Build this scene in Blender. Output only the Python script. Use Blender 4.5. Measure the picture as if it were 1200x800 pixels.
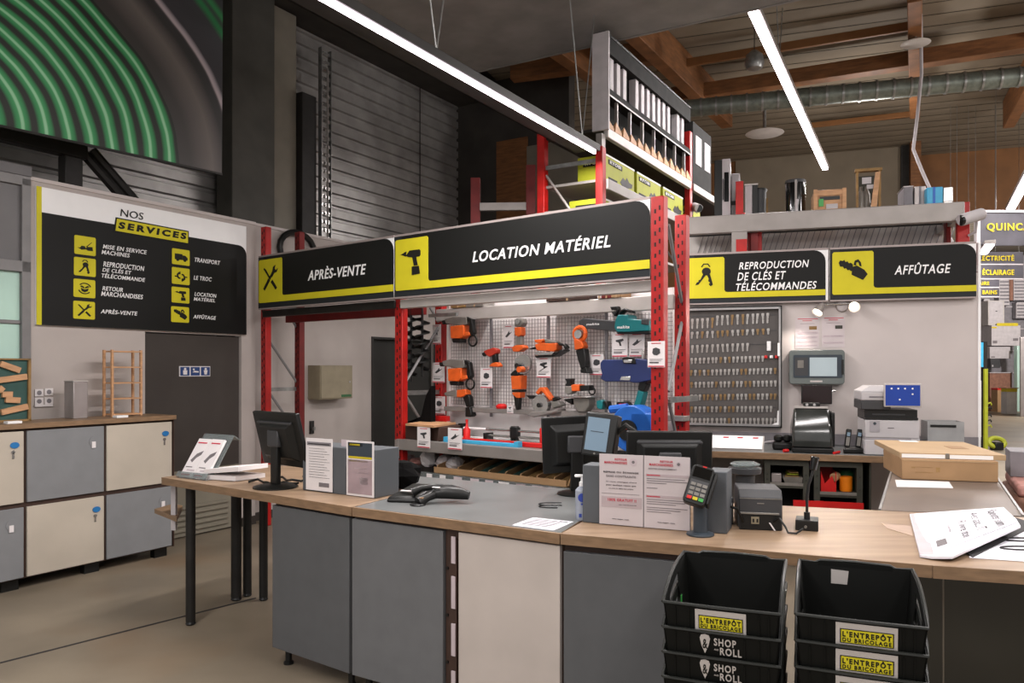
import bpy, bmesh, math, random
from mathutils import Matrix, Vector
for _o in list(bpy.data.objects): bpy.data.objects.remove(_o)
C = bpy.context.scene.collection
R = math.radians
rnd = random.Random(7)
# ------------------------------------------------------------------ camera, world, exposure
FP = 900.0; EYE = 1.65; HZ = 433.0            # focal length in px, eye height, horizon row of the photograph
cam_d = bpy.data.cameras.new('camera'); cam = bpy.data.objects.new('camera', cam_d); C.objects.link(cam)
cam_d.sensor_width = 36; cam_d.lens = FP/1200*36; cam_d.shift_y = (HZ-400)/1200
cam_d.clip_start = 0.05; cam_d.clip_end = 200
cam.location = (0, 0, EYE); cam.rotation_euler = (R(90), 0, 0)
bpy.context.scene.camera = cam
world = bpy.data.worlds.new('world'); bpy.context.scene.world = world; world.use_nodes = True
bg = world.node_tree.nodes['Background']; bg.inputs[0].default_value = (1.0, .97, .96, 1); bg.inputs[1].default_value = .62
vs = bpy.context.scene.view_settings
vs.view_transform = 'Standard'; vs.look = 'None'; vs.gamma = 1; vs.use_curve_mapping = False; vs.exposure = 0.35
def area(name, loc, rz, sx, sy, watts, col=(1, .95, .93)):
    l = bpy.data.lights.new(name, 'AREA'); l.shape = 'RECTANGLE'; l.size = sx; l.size_y = sy; l.energy = watts; l.color = col
    o = bpy.data.objects.new(name, l); C.objects.link(o); o.location = loc; o.rotation_euler = (0, 0, rz); return o
# rows of ceiling lamps of the hall around and behind the camera
for i, (x, y, z, w) in enumerate([(-2.2, 1.2, 4.3, 90), (1.6, 2.2, 4.6, 75), (3.8, 4.6, 5.0, 90), (-3.0, -2.5, 4.4, 90), (1.0, -2.5, 4.6, 90), (7.5, 7.5, 5.0, 150), (10.5, 13.0, 5.0, 120), (5.0, 0.5, 4.8, 75)]):
    area('hall_lamp_light', (x, y, z), R(58.6), 3.0, .25, w)
def fill_point(loc, watts, r=.25, col=(1, .95, .92)):  # unseen point lights, added to brighten the dark ceiling and the aisle
    l = bpy.data.lights.new('fill_point_light', 'POINT'); l.energy = watts; l.shadow_soft_size = r; l.color = col
    o = bpy.data.objects.new('fill_point_light', l); C.objects.link(o); o.location = loc
for x, y, z, w in [(-2.0, .5, 3.6, 60), (3.4, 1.8, 3.8, 80), (9.5, 8.5, 4.2, 380), (7.0, 3.5, 4.2, 160), (13, 14, 4.5, 150), (19, 25, 5.0, 1300), (5.8, 12.5, 4.8, 90)]: fill_point((x, y, z), w)
# ------------------------------------------------------------------ frames: u runs to the right, a away from the viewer
def pt(px, py, z):
    Y = (EYE-z)*FP/(py-HZ); return ((px-600)/FP*Y, Y, z)
class Fr:
    def __init__(s, ox, oy, ux, uy):
        n = math.hypot(ux, uy); s.o = (ox, oy); s.u = (ux/n, uy/n); s.a = (-uy/n, ux/n); s.ang = math.atan2(uy, ux)
    def w(s, u, o, z=0): return (s.o[0]+u*s.u[0]+o*s.a[0], s.o[1]+u*s.u[1]+o*s.a[1], z)
    def loc(s, x, y):
        dx, dy = x-s.o[0], y-s.o[1]; return (dx*s.u[0]+dy*s.u[1], dx*s.a[0]+dy*s.a[1])
    def hit(s, px, off=0):
        k = (px-600)/FP; ox, oy = s.o[0]+off*s.a[0], s.o[1]+off*s.a[1]
        t = (k*oy-ox)/(s.u[0]-k*s.u[1]); return t, oy+t*s.u[1]
    def U(s, px, off=0): return s.hit(px, off)[0]
    def uz(s, px, py, off=0):
        t, Y = s.hit(px, off); return t, EYE-(py-HZ)/FP*Y
    def Z(s, px, py, off=0): return s.uz(px, py, off)[1]
    def top(s, px, py, z): p = pt(px, py, z); return s.loc(p[0], p[1])
    def shift(s, u, o, rot=0):
        p = s.w(u, o); a = s.ang+rot; return Fr(p[0], p[1], math.cos(a), math.sin(a))
W0 = Fr(0, 0, 1, 0)
WA = Fr(-3.27, 7.39, .522, .853)               # left wall
LK = Fr(-3.005, 6.81, .522, .853)              # locker fronts, origin at their right end
RK = Fr(-1.013, 6.85, .792, -.610)             # tool rack, origin at its front left post
HR = Fr(.864, 7.2, .521, .853)                 # high rack
WC = Fr(1.96, 7.36, .956, -.293)               # white partition behind the bench
BN = Fr(1.71, 6.55, .956, -.293)               # bench front
F1 = Fr(-2.26, 4.96, 1.45, -1.075)             # counter fronts
F2 = Fr(-.81, 3.885, 1.013, -.627)
F3 = Fr(.203, 3.258, 1.29, -.528)
TB = Fr(1.82, 3.79, .88, -.47)                 # side table
# ------------------------------------------------------------------ materials
def lin(c): c = c/255; return c/12.92 if c <= .04045 else ((c+.055)/1.055)**2.4
def rgb(c): return tuple(lin(v) for v in c)+(1,)
MATS = {}
def mk(name, col, rough=.6, metal=0, var=.08, scale=8, bump=0, emit=0, stretch=None, col2=None, spec=.4, alpha=None, trans=0):
    m = bpy.data.materials.new(name); m.use_nodes = True; nt = m.node_tree; N = nt.nodes; L = nt.links
    b = N['Principled BSDF']; b.inputs['Roughness'].default_value = rough; b.inputs['Metallic'].default_value = metal
    b.inputs['Specular IOR Level'].default_value = spec
    tc = N.new('ShaderNodeTexCoord'); mp = N.new('ShaderNodeMapping'); L.new(tc.outputs['Object'], mp.inputs[0])
    if stretch: mp.inputs['Scale'].default_value = stretch
    nz = N.new('ShaderNodeTexNoise'); nz.inputs['Scale'].default_value = scale; nz.inputs['Detail'].default_value = 6; L.new(mp.outputs[0], nz.inputs[0])
    cr = N.new('ShaderNodeValToRGB'); L.new(nz.outputs[0], cr.inputs[0])
    c = rgb(col); c2 = rgb(col2) if col2 else tuple(v*(1+var*2) for v in c[:3])+(1,)
    c1 = c if col2 else tuple(v*(1-var*2) for v in c[:3])+(1,)
    cr.color_ramp.elements[0].position = .3; cr.color_ramp.elements[1].position = .7
    cr.color_ramp.elements[0].color = c1; cr.color_ramp.elements[1].color = c2
    L.new(cr.outputs[0], b.inputs['Base Color'])
    if bump:
        bp = N.new('ShaderNodeBump'); bp.inputs['Strength'].default_value = bump; bp.inputs['Distance'].default_value = .01
        L.new(nz.outputs[0], bp.inputs['Height']); L.new(bp.outputs[0], b.inputs['Normal'])
    if emit: b.inputs['Emission Color'].default_value = c; b.inputs['Emission Strength'].default_value = emit
    if trans: b.inputs['Transmission Weight'].default_value = trans; b.inputs['IOR'].default_value = 1.1
    MATS[name] = m; return m
mk('floor_concrete', (128, 117, 101), .45, var=.10, scale=1.3, bump=.03)
mk('wall_paint', (174, 165, 160), .75, var=.03, scale=2.5)
mk('wall_white', (190, 181, 178), .7, var=.03, scale=2)
mk('ceiling_cream', (122, 111, 95), .8, var=.05, scale=2)
mk('ceiling_dark', (58, 54, 50), .85, var=.15, scale=2)
mk('beam_grey', (128, 125, 123), .8, var=.08, scale=3)
mk('glulam', (120, 78, 44), .6, var=.15, scale=5, stretch=(1, 1, 6))
mk('wood_panel_orange', (118, 78, 42), .6, var=.08, scale=3)
mk('corrugated_steel', (150, 147, 144), .36, .45, var=.12, scale=3)
mk('rail_dark', (40, 40, 39), .8, var=.1, spec=.1)
mk('dark_steel', (38, 36, 34), .55, .3, var=.15, scale=6)
mk('column_paint', (70, 68, 62), .7, var=.10, scale=3)
mk('column_light', (120, 114, 102), .7, var=.06, scale=3)
mk('door_brown', (58, 52, 48), .6, var=.06, scale=3)
mk('door_beige', (128, 122, 108), .6, var=.05, scale=3)
mk('frame_grey', (118, 116, 116), .5, .1, var=.05)
mk('frame_panel', (98, 96, 97), .5, .1, var=.06, scale=2)
mk('window_glass', (176, 206, 194), .15, 0, var=.10, scale=1.5, stretch=(1, 1, .4))
mk('sign_black', (21, 21, 20), .55, var=.02, scale=1, spec=.2)
mk('sign_grey', (36, 39, 41), .5, var=.02, spec=.2)
mk('sign_white', (236, 235, 235), .6, var=.01, spec=.2)
mk('sign_yellow', (198, 187, 38), .55, var=.02, spec=.2)
mk('sign_edge', (150, 138, 135), .5, .2, var=.04)
mk('icon_black', (28, 28, 24), .6, var=.02, spec=.2)
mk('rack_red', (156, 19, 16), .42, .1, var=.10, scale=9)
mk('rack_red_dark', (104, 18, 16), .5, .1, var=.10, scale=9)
mk('slot_dark', (40, 12, 10), .7, var=.1)
mk('rack_grey', (138, 132, 128), .42, .35, var=.05, scale=5)
mk('rack_pale', (186, 180, 176), .4, .2, var=.05, scale=5)
mk('galvanized', (140, 140, 138), .35, .7, var=.12, scale=14)
mk('duct_metal', (112, 118, 110), .45, .5, var=.12, scale=14)
mk('wire_grey', (140, 132, 130), .4, .5, var=.05)
mk('back_panel', (236, 230, 229), .6, var=.04, scale=3)
mk('oak_top', (176, 142, 110), .42, var=.10, scale=5, stretch=(1, 1, 1), bump=.02)
mk('oak_edge', (128, 102, 77), .45, var=.10, scale=12, stretch=(1, 1, 5))
mk('laminate_grey', (112, 114, 114), .28, var=.08, scale=3)
mk('laminate_taupe', (104, 91, 82), .4, var=.10, scale=3)
mk('locker_cream', (182, 172, 158), .6, var=.03, scale=3)
mk('locker_grey', (124, 125, 127), .6, var=.03, scale=6)
mk('carcass_brown', (58, 40, 32), .6, var=.10)
mk('panel_grey', (84, 85, 87), .65, var=.03, scale=9)
mk('panel_grey_light', (100, 101, 103), .65, var=.03, scale=9)
mk('panel_cream', (184, 174, 167), .6, var=.03, scale=4)
mk('black_plastic', (15, 15, 14), .42, var=.08, spec=.4)
mk('crate_black', (9, 10, 8), .55, var=.08, spec=.18)
mk('crate_rim', (30, 32, 29), .38, var=.08, spec=.5)
mk('black_gloss', (12, 12, 12), .12, var=.02, spec=.6)
mk('charcoal', (58, 58, 60), .5, var=.05)
mk('divider_grey', (80, 83, 87), .6, var=.03, scale=6)
mk('pole_slate', (52, 60, 68), .45, var=.04)
mk('paper_white', (218, 212, 212), .7, var=.02, spec=.2)
mk('paper_bright', (228, 226, 234), .7, var=.02, spec=.2)
mk('paper_pink', (192, 182, 183), .7, var=.02, spec=.2)
mk('paper_lilac', (156, 138, 142), .6, var=.12, scale=6, spec=.2)
mk('ink_grey', (110, 104, 106), .7, var=.03)
mk('ink_black', (42, 40, 42), .7, var=.02)
mk('ink_red', (186, 40, 62), .6, var=.02)
mk('tag_pink', (186, 172, 176), .6, var=.04)
mk('print_band', (172, 158, 160), .7, var=.02)
mk('blue_tag', (40, 110, 168), .4, var=.05)
mk('sign_blue', (36, 62, 112), .5, var=.04)
mk('clear_plastic', (172, 180, 180), .15, var=.03, trans=.75)
mk('green_board', (46, 78, 72), .6, var=.10, scale=6)
mk('pine', (186, 142, 104), .6, var=.10, scale=8, stretch=(1, 1, 4))
mk('old_wood', (138, 108, 66), .7, var=.15, scale=9)
mk('orange_wall', (132, 88, 48), .6, var=.05)
mk('cardboard', (158, 125, 90), .75, var=.05, scale=6)
mk('cardboard_top', (176, 148, 114), .75, var=.04, scale=4)
mk('metal_box', (158, 150, 148), .35, .4, var=.06, scale=5)
mk('cream_box', (140, 130, 108), .55, var=.05)
mk('tool_orange', (216, 92, 30), .45, var=.10, scale=12)
mk('tool_red', (176, 50, 32), .45, var=.08)
mk('tool_grey', (122, 118, 112), .4, .2, var=.10)
mk('tool_teal', (18, 112, 116), .4, var=.06)
mk('tool_blue', (34, 46, 92), .5, var=.06)
mk('tool_sky', (30, 92, 176), .4, var=.06)
mk('steel_bright', (186, 184, 182), .25, .8, var=.06)
mk('red_plastic', (196, 28, 26), .4, var=.05)
mk('orange_plastic', (240, 132, 22), .4, var=.04)
mk('green_plastic', (40, 92, 52), .5, var=.06)
mk('cyan_plastic', (62, 160, 200), .4, var=.05)
mk('lime', (150, 156, 34), .55, var=.05)
mk('box_lime', (160, 164, 30), .6, var=.04)
mk('printer_white', (186, 182, 184), .45, var=.02)
mk('printer_grey', (160, 156, 160), .45, var=.02)
mk('screen_dim', (104, 124, 140), .3, var=.05, scale=3, emit=.25)
mk('screen_blue', (22, 52, 130), .25, var=.15, scale=2, emit=.22)
mk('screen_pale', (150, 162, 166), .3, var=.04, scale=3, emit=.25)
mk('screen_dark', (50, 58, 66), .3, var=.05)
mk('screen_off', (30, 14, 14), .25, var=.05)
mk('monitor_grey', (98, 104, 102), .45, var=.04)
mk('key_metal', (168, 164, 160), .3, .55, var=.12, scale=20)
mk('key_brass', (138, 112, 78), .35, .5, var=.12, scale=20)
mk('keyboard_bg', (78, 74, 72), .6, var=.06)
mk('alu', (158, 156, 156), .35, .6, var=.05)
mk('lamp_glow', (255, 238, 248), .5, var=0, emit=10)
mk('bulb_glow', (255, 244, 224), .5, var=0, emit=4)
mk('tape_clear', (196, 170, 146), .12, var=.06)
mk('frosted_plastic', (176, 176, 176), .2, var=.05, trans=.2)
mk('bottle_clear', (186, 192, 204), .2, var=.03, trans=.4)
mk('label_blue', (52, 72, 158), .4, var=.06)
mk('dark_glass', (34, 34, 28), .12, var=.08, scale=2, spec=.6)
mk('smoke_glass', (52, 54, 52), .12, var=.2, scale=4, spec=.7)
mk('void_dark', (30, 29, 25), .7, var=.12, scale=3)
mk('cabinet_olive', (56, 56, 48), .6, var=.06)
mk('banner_grey', (66, 64, 70), .5, var=.12, scale=3)
mk('letter_yellow', (190, 170, 30), .6, var=.05)
mk('store_white', (176, 170, 172), .6, var=.05)
mk('store_grey', (124, 120, 124), .6, var=.08)
mk('brown_pack', (130, 92, 76), .7, var=.12, scale=9)
mk('rose_pack', (176, 126, 118), .6, var=.15, scale=14)
mk('bag_black', (12, 11, 11), .85, spec=.1, var=.1, scale=20, bump=.3)
mk('key_green', (60, 150, 70), .4, var=.05)
mk('bubble_bag', (190, 180, 180), .35, var=.12, scale=22, bump=.3)
# oak with fine grain and streaks
def grain(m, a, b_, sx, sy, sz):
    nt = MATS[m].node_tree; N = nt.nodes; L = nt.links
    cr = [n for n in N if n.type == 'VALTORGB'][0]; mp = [n for n in N if n.type == 'MAPPING'][0]
    mp.inputs['Scale'].default_value = (sx, sy, sz); cr.color_ramp.elements[0].color = rgb(a); cr.color_ramp.elements[1].color = rgb(b_)
grain('oak_top', (132, 108, 87), (158, 133, 108), .5, 3.5, 1)
# floor: concrete with a joint line, rust stains and scuffs
def floor_mat():
    nt = MATS['floor_concrete'].node_tree; N = nt.nodes; L = nt.links; b = N['Principled BSDF']
    cr = [n for n in N if n.type == 'VALTORGB'][0]; tc = [n for n in N if n.type == 'TEX_COORD'][0]
    nz = N.new('ShaderNodeTexNoise'); nz.inputs['Scale'].default_value = .55; nz.inputs['Detail'].default_value = 3; L.new(tc.outputs['Object'], nz.inputs[0])
    r2 = N.new('ShaderNodeValToRGB'); r2.color_ramp.elements[0].position = .58; r2.color_ramp.elements[1].position = .80; L.new(nz.outputs[0], r2.inputs[0])
    mx = N.new('ShaderNodeMix'); mx.data_type = 'RGBA'; L.new(r2.outputs[0], mx.inputs[0]); L.new(cr.outputs[0], mx.inputs[6]); mx.inputs[7].default_value = rgb((122, 96, 70))
    n3 = N.new('ShaderNodeTexNoise'); n3.inputs['Scale'].default_value = 3.2; n3.inputs['Detail'].default_value = 8; L.new(tc.outputs['Object'], n3.inputs[0])
    r3 = N.new('ShaderNodeValToRGB'); r3.color_ramp.elements[0].position = .74; r3.color_ramp.elements[1].position = .78; L.new(n3.outputs[0], r3.inputs[0])
    m2 = N.new('ShaderNodeMix'); m2.data_type = 'RGBA'; L.new(r3.outputs[0], m2.inputs[0]); L.new(mx.outputs[2], m2.inputs[6]); m2.inputs[7].default_value = rgb((62, 56, 50))
    L.new(m2.outputs[2], b.inputs['Base Color'])
floor_mat()
# ------------------------------------------------------------------ mesh builder, all coordinates (u, a, z) of a frame
class MB:
    def __init__(s): s.v = []; s.f = []
    def add(s, vs_, fs): n = len(s.v); s.v += [tuple(v) for v in vs_]; s.f += [tuple(i+n for i in f) for f in fs]; return s
    def box(s, u0, u1, o0, o1, z0, z1):
        if u1 < u0: u0, u1 = u1, u0
        if o1 < o0: o0, o1 = o1, o0
        if z1 < z0: z0, z1 = z1, z0
        return s.add([(u0, o0, z0), (u1, o0, z0), (u1, o1, z0), (u0, o1, z0), (u0, o0, z1), (u1, o0, z1), (u1, o1, z1), (u0, o1, z1)],
                     [(0, 3, 2, 1), (4, 5, 6, 7), (0, 1, 5, 4), (1, 2, 6, 5), (2, 3, 7, 6), (3, 0, 4, 7)])
    def prism(s, pts, o0, o1):                 # outline in (u, z), thickness along a
        A = sum(pts[i][0]*pts[(i+1) % len(pts)][1]-pts[(i+1) % len(pts)][0]*pts[i][1] for i in range(len(pts)))
        if A < 0: pts = pts[::-1]
        n = len(pts); v = [(u, o0, z) for u, z in pts]+[(u, o1, z) for u, z in pts]
        return s.add(v, [tuple(range(n)), tuple(range(2*n-1, n-1, -1))]+[(i, i+n, (i+1) % n+n, (i+1) % n) for i in range(n)])
    def slab(s, pts, z0, z1):                  # outline in (u, a), thickness along z
        A = sum(pts[i][0]*pts[(i+1) % len(pts)][1]-pts[(i+1) % len(pts)][0]*pts[i][1] for i in range(len(pts)))
        if A < 0: pts = pts[::-1]
        n = len(pts); v = [(u, o, z0) for u, o in pts]+[(u, o, z1) for u, o in pts]
        return s.add(v, [tuple(range(n-1, -1, -1)), tuple(range(n, 2*n))]+[(i, (i+1) % n, (i+1) % n+n, i+n) for i in range(n)])
    def cyl(s, p0, p1, r0, r1=None, n=14, caps=True):
        r1 = r0 if r1 is None else r1; p0 = Vector(p0); p1 = Vector(p1); d = (p1-p0).normalized()
        x = d.cross(Vector((0, 0, 1)) if abs(d.z) < .9 else Vector((1, 0, 0))).normalized(); y = d.cross(x)
        v = []
        for p, r in ((p0, r0), (p1, r1)):
            for i in range(n): a = 2*math.pi*i/n; v.append(p+x*math.cos(a)*r+y*math.sin(a)*r)
        f = [(i, (i+1) % n, (i+1) % n+n, i+n) for i in range(n)]
        if caps: f += [tuple(range(n-1, -1, -1)), tuple(range(n, 2*n))]
        return s.add(v, f)
    def tube(s, path, r, n=8):
        P = [Vector(p) for p in path]; v = []; up = Vector((0, 0, 1)); x = None
        for i, p in enumerate(P):
            d = (P[min(i+1, len(P)-1)]-P[max(i-1, 0)]).normalized()
            if x is None: x = d.cross(up if abs(d.z) < .9 else Vector((1, 0, 0))).normalized()
            else: x = (x-d*x.dot(d)).normalized()
            y = d.cross(x); rr = r[i] if isinstance(r, (list, tuple)) else r
            for k in range(n): a = 2*math.pi*k/n; v.append(p+x*math.cos(a)*rr+y*math.sin(a)*rr)
        m = len(P); f = [(j*n+k, j*n+(k+1) % n, (j+1)*n+(k+1) % n, (j+1)*n+k) for j in range(m-1) for k in range(n)]
        f += [tuple(range(n-1, -1, -1)), tuple(range((m-1)*n, m*n))]
        return s.add(v, f)
    def lathe(s, c, prof, n=20):               # profile (r, z) turned round the z axis at c
        v = []; m = len(prof)
        for r, z in prof:
            for k in range(n): a = 2*math.pi*k/n; v.append((c[0]+r*math.cos(a), c[1]+r*math.sin(a), c[2]+z))
        f = [(j*n+k, j*n+(k+1) % n, (j+1)*n+(k+1) % n, (j+1)*n+k) for j in range(m-1) for k in range(n)]
        f += [tuple(range(n-1, -1, -1)), tuple(range((m-1)*n, m*n))]
        return s.add(v, f)
    def xf(s, M): s.v = [tuple(M @ Vector(v)) for v in s.v]; return s
    def rot(s, ang, axis, piv): T_ = Matrix.Translation(piv); return s.xf(T_ @ Matrix.Rotation(ang, 4, axis) @ T_.inverted())
    def join(s, o): return s.add(o.v, o.f)
    def text(s, txt, u0, u1, z0, z1, o, shear=0, bold=0.0, d=.003):
        cu = bpy.data.curves.new('t', 'FONT'); cu.body = txt; cu.shear = shear; cu.space_character = 1.0+bold*5; cu.offset = bold*.6; cu.size = 1; cu.resolution_u = 3; cu.extrude = .5
        ob = bpy.data.objects.new('t', cu); C.objects.link(ob)
        me = bpy.data.meshes.new_from_object(ob.evaluated_get(bpy.context.evaluated_depsgraph_get()))
        xs = [v.co.x for v in me.vertices]; ys = [v.co.y for v in me.vertices]
        x0, x1, y0, y1 = min(xs), max(xs), min(ys), max(ys); sx = (u1-u0)/(x1-x0); sz = (z1-z0)/(y1-y0)
        s.add([(u0+(v.co.x-x0)*sx, o-(v.co.z+.5)*d, z0+(v.co.y-y0)*sz) for v in me.vertices], [tuple(p.vertices) for p in me.polygons])
        bpy.data.objects.remove(ob); bpy.data.curves.remove(cu); bpy.data.meshes.remove(me); return s
def rrect(u0, u1, z0, z1, r, corners='1111', n=5):   # bl br tr tl
    out = []
    for (cx, cz, a0, on, ex, ez) in ((u0+r, z0+r, 180, corners[0], u0, z0), (u1-r, z0+r, 270, corners[1], u1, z0), (u1-r, z1-r, 0, corners[2], u1, z1), (u0+r, z1-r, 90, corners[3], u0, z1)):
        if on == '1':
            for i in range(n+1): a = R(a0+90*i/n); out.append((cx+r*math.cos(a), cz+r*math.sin(a)))
        else: out.append((ex, ez))
    return out
def circ(cu, cz, r, n=20): return [(cu+r*math.cos(2*math.pi*i/n), cz+r*math.sin(2*math.pi*i/n)) for i in range(n)]
def build(name, mb, mat, off=(0, 0, 0), bevel=0, smooth=True):
    me = bpy.data.meshes.new(name); me.from_pydata([(a-off[0], b-off[1], c-off[2]) for a, b, c in mb.v], [], mb.f)
    me.update(); me.materials.append(MATS[mat])
    if smooth:
        me.shade_smooth(); me.set_sharp_from_angle(angle=R(38))
    o = bpy.data.objects.new(name, me); C.objects.link(o)
    if bevel:
        m = o.modifiers.new('bevel', 'BEVEL'); m.width = bevel; m.segments = 2; m.limit_method = 'ANGLE'; m.angle_limit = R(40)
    return o
class T:                                        # a thing: an Empty at its base with its parts
    def __init__(s, name, label, cat, fr, o=(0, 0, 0), group=None, kind=None):
        s.fr = fr; s.off = o; s.e = bpy.data.objects.new(name, None); C.objects.link(s.e); s.e.empty_display_size = .1
        s.e.location = fr.w(*o); s.e.rotation_euler = (0, 0, fr.ang)
        if label: s.e['label'] = label
        if cat: s.e['category'] = cat
        if group: s.e['group'] = group
        if kind: s.e['kind'] = kind
    def part(s, name, mb, mat, parent=None, bevel=0, label=None, kind=None, smooth=True):
        o = build(name, mb, mat, s.off, bevel, smooth); o.parent = parent or s.e
        if label: o['label'] = label
        if kind: o['kind'] = kind
        return o
def solo(name, mb, mat, label, cat, fr, o=(0, 0, 0), group=None, bevel=0, kind=None, smooth=True):
    ob = build(name, mb, mat, o, bevel, smooth); ob.location = fr.w(*o); ob.rotation_euler = (0, 0, fr.ang)
    if label: ob['label'] = label
    if cat: ob['category'] = cat
    if group: ob['group'] = group
    if kind: ob['kind'] = kind
    return ob
def struct(name, mb, mat, fr=W0, bevel=0): return solo(name, mb, mat, None, None, fr, kind='structure', bevel=bevel)
def copy_of(root, fr, o, label, group=None):
    def rec(x, par):
        c = x.copy(); C.objects.link(c); c.parent = par
        for ch in x.children: rec(ch, c)
        return c
    r = rec(root, None); r.location = fr.w(*o); r.rotation_euler = (0, 0, fr.ang); r['label'] = label
    if group: r['group'] = group
    return r
# ================================================================== STRUCTURE
struct('floor', MB().box(-9, 34, -6, 45, -.1, 0), 'floor_concrete')
# slab joint in the floor
struct('trim_1', MB().slab([pt(0, 776, .0)[:2], pt(300, 700, 0)[:2], pt(300, 701.2, 0)[:2], pt(0, 777.4, 0)[:2]], .0005, .002), 'ink_black')
# --- left wall: drywall with the services board, then the lower continuation
uL = WA.U(35); uR = WA.U(299); ZT = 3.2
dl, dr = WA.U(170), WA.U(283); dz = WA.Z(226, 391)
w = MB(); w.box(uL, dl, 0, .10, 0, ZT).box(dr, uR, 0, .10, 0, ZT).box(dl, dr, 0, .10, dz, ZT)
struct('wall_left', w, 'wall_paint', WA)
struct('trim_2', MB().box(uL, uR, -.012, .112, ZT, ZT+.03), 'wall_white', WA)
d2l = WA.U(437, .12); d2r = d2l+1.3
w = MB(); w.box(uR, d2l, .12, .22, 0, ZT+.02).box(d2r, d2r+3, .12, .22, 0, ZT+.02).box(d2l, d2r, .12, .22, 2.05, ZT+.02)
struct('wall_left_rear', w, 'wall_paint', WA)
struct('trim_3', MB().box(uR+.02, d2r+3, .108, .232, ZT+.02, ZT+.05), 'wall_white', WA)
struct('baseboard_left', MB().box(dr, uR, -.015, 0, 0, .09).box(uR+.001, d2l, .105, .12, 0, .09), 'door_brown', WA)
t = T('door_1', None, None, WA, (dl, 0, 0), kind='structure')
t.part('leaf', MB().box(dl+.01, dr-.01, .03, .07, .66, dz-.01), 'door_brown', bevel=.003)
t.part('kick_panel', MB().box(dl+.01, dr-.01, .032, .068, .015, .66), 'door_beige')
g = MB()
for i in range(5): g.box(dl+.12, dr-.15, .012, .036, .06+i*.055, .06+i*.055+.03)
t.part('louvre', g, 'door_beige', bevel=.006)
t.part('door_handle', MB().cyl((dl+.08, .03, 1.03), (dl+.08, -.03, 1.03), .012).cyl((dl+.08, -.03, 1.03), (dl+.2, -.03, 1.03), .010), 'galvanized')
t = T('door_2', None, None, WA, (d2l, .12, 0), kind='structure')
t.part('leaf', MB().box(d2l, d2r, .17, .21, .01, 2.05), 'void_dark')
t.part('frame', MB().box(d2l-.03, d2l, .105, .235, 0, 2.08).box(d2r, d2r+.03, .105, .235, 0, 2.08).box(d2l, d2r, .105, .235, 2.05, 2.08), 'dark_steel')
# toilet sign: three pictograms in a row
s0, sz0 = WA.uz(212, 441, -.0); s1, sz1 = WA.uz(248, 429, 0)
t = T('toilet_sign', 'small blue toilet sign with three white pictograms on the dark brown door', 'sign', WA, (s0, .03, sz0))
t.part('plate', MB().box(s0, s1, .022, .029, sz0, sz1), 'paper_white')
for i in range(3):
    a = s0+(s1-s0)*(i/3)+.008; b = s0+(s1-s0)*((i+1)/3)-.008
    q = t.part('pictogram_panel', MB().box(a, b, .018, .0219, sz0+.008, sz1-.008), 'sign_blue'); m = (a+b)/2; h = sz1-sz0
    if i != 1: p = MB().prism(circ(m, sz0+h*.72, .012), .014, .0178).prism([(m-.022, sz0+h*.6), (m+.022, sz0+h*.6), (m+.012 if i else m+.02, sz0+h*.18), (m-.012 if i else m-.02, sz0+h*.18)], .014, .0178)
    else: p = MB().prism(circ(m-.02, sz0+h*.68, .010), .014, .0178).prism([(m-.035, sz0+h*.4), (m-.01, sz0+h*.55), (m+.035, sz0+h*.5), (m+.035, sz0+h*.38)], .014, .0178)
    t.part('pictogram', p, 'paper_white', parent=q)
# --- corrugated outer wall above and behind, built rib by rib
CW = Fr(*WA.w(0, 1.1)[:2], .522, .853)
w = MB(); prof = []; z = 0.0; zz = 2.6
while zz < 8.2: prof += [(0, zz), (0, zz+.105), (.035, zz+.12), (.035, zz+.155)]; zz += .17
n = len(prof); a0, a1 = -5.0, 13.0
w.add([(a0, o, z) for o, z in prof]+[(a1, o, z) for o, z in prof], [(i, i+n, i+n+1, i+1) for i in range(n-1)])
o = struct('wall_left_outer', w, 'corrugated_steel', CW)
for p in o.data.polygons: p.use_smooth = False
struct('wall_left_outer_base', MB().box(-5, 13, .02, .1, 0, 2.62), 'wall_paint', CW)
# seams between the sheets
struct('trim_4', MB().box(CW.U(492)-.01, CW.U(492)+.01, -.006, 0, 2.6, 8.1), 'dark_steel', CW)
# --- window left of the drywall
wl = WA.U(-60); wr = uL
t = T('window_1', None, None, WA, (wl, 0, 0), kind='structure')
fz = WA.Z(12, 313); tz = WA.Z(12, 206)
q = t.part('window_frame', MB().box(wr-.07, wr, -.02, .08, 0, tz).box(wl, wr, -.02, .08, tz-.06, tz+.02).box(wl, wr, -.02, .08, fz-.03, fz+.06).box(wl, wr, -.02, .08, 1.2, 1.27).box(wl, wl+.06, -.02, .08, 0, tz).box(wl, wr-.07, .0, .04, 2.02, 2.05), 'frame_grey', bevel=.004)
t.part('pane', MB().box(wl, wr-.07, .02, .03, 1.27, fz-.03), 'window_glass')  # bright daylight outside is put into the pane's pale green colour
t.part('panel', MB().box(wl, wr-.07, .01, .04, fz+.06, tz-.06), 'frame_panel')
t.part('lower_panel', MB().box(wl, wr-.07, .01, .04, .02, 1.2), 'frame_panel')
struct('trim_5', MB().box(wl-2, wr, -.03, .1, tz+.02, tz+.10), 'frame_panel', WA)
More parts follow.
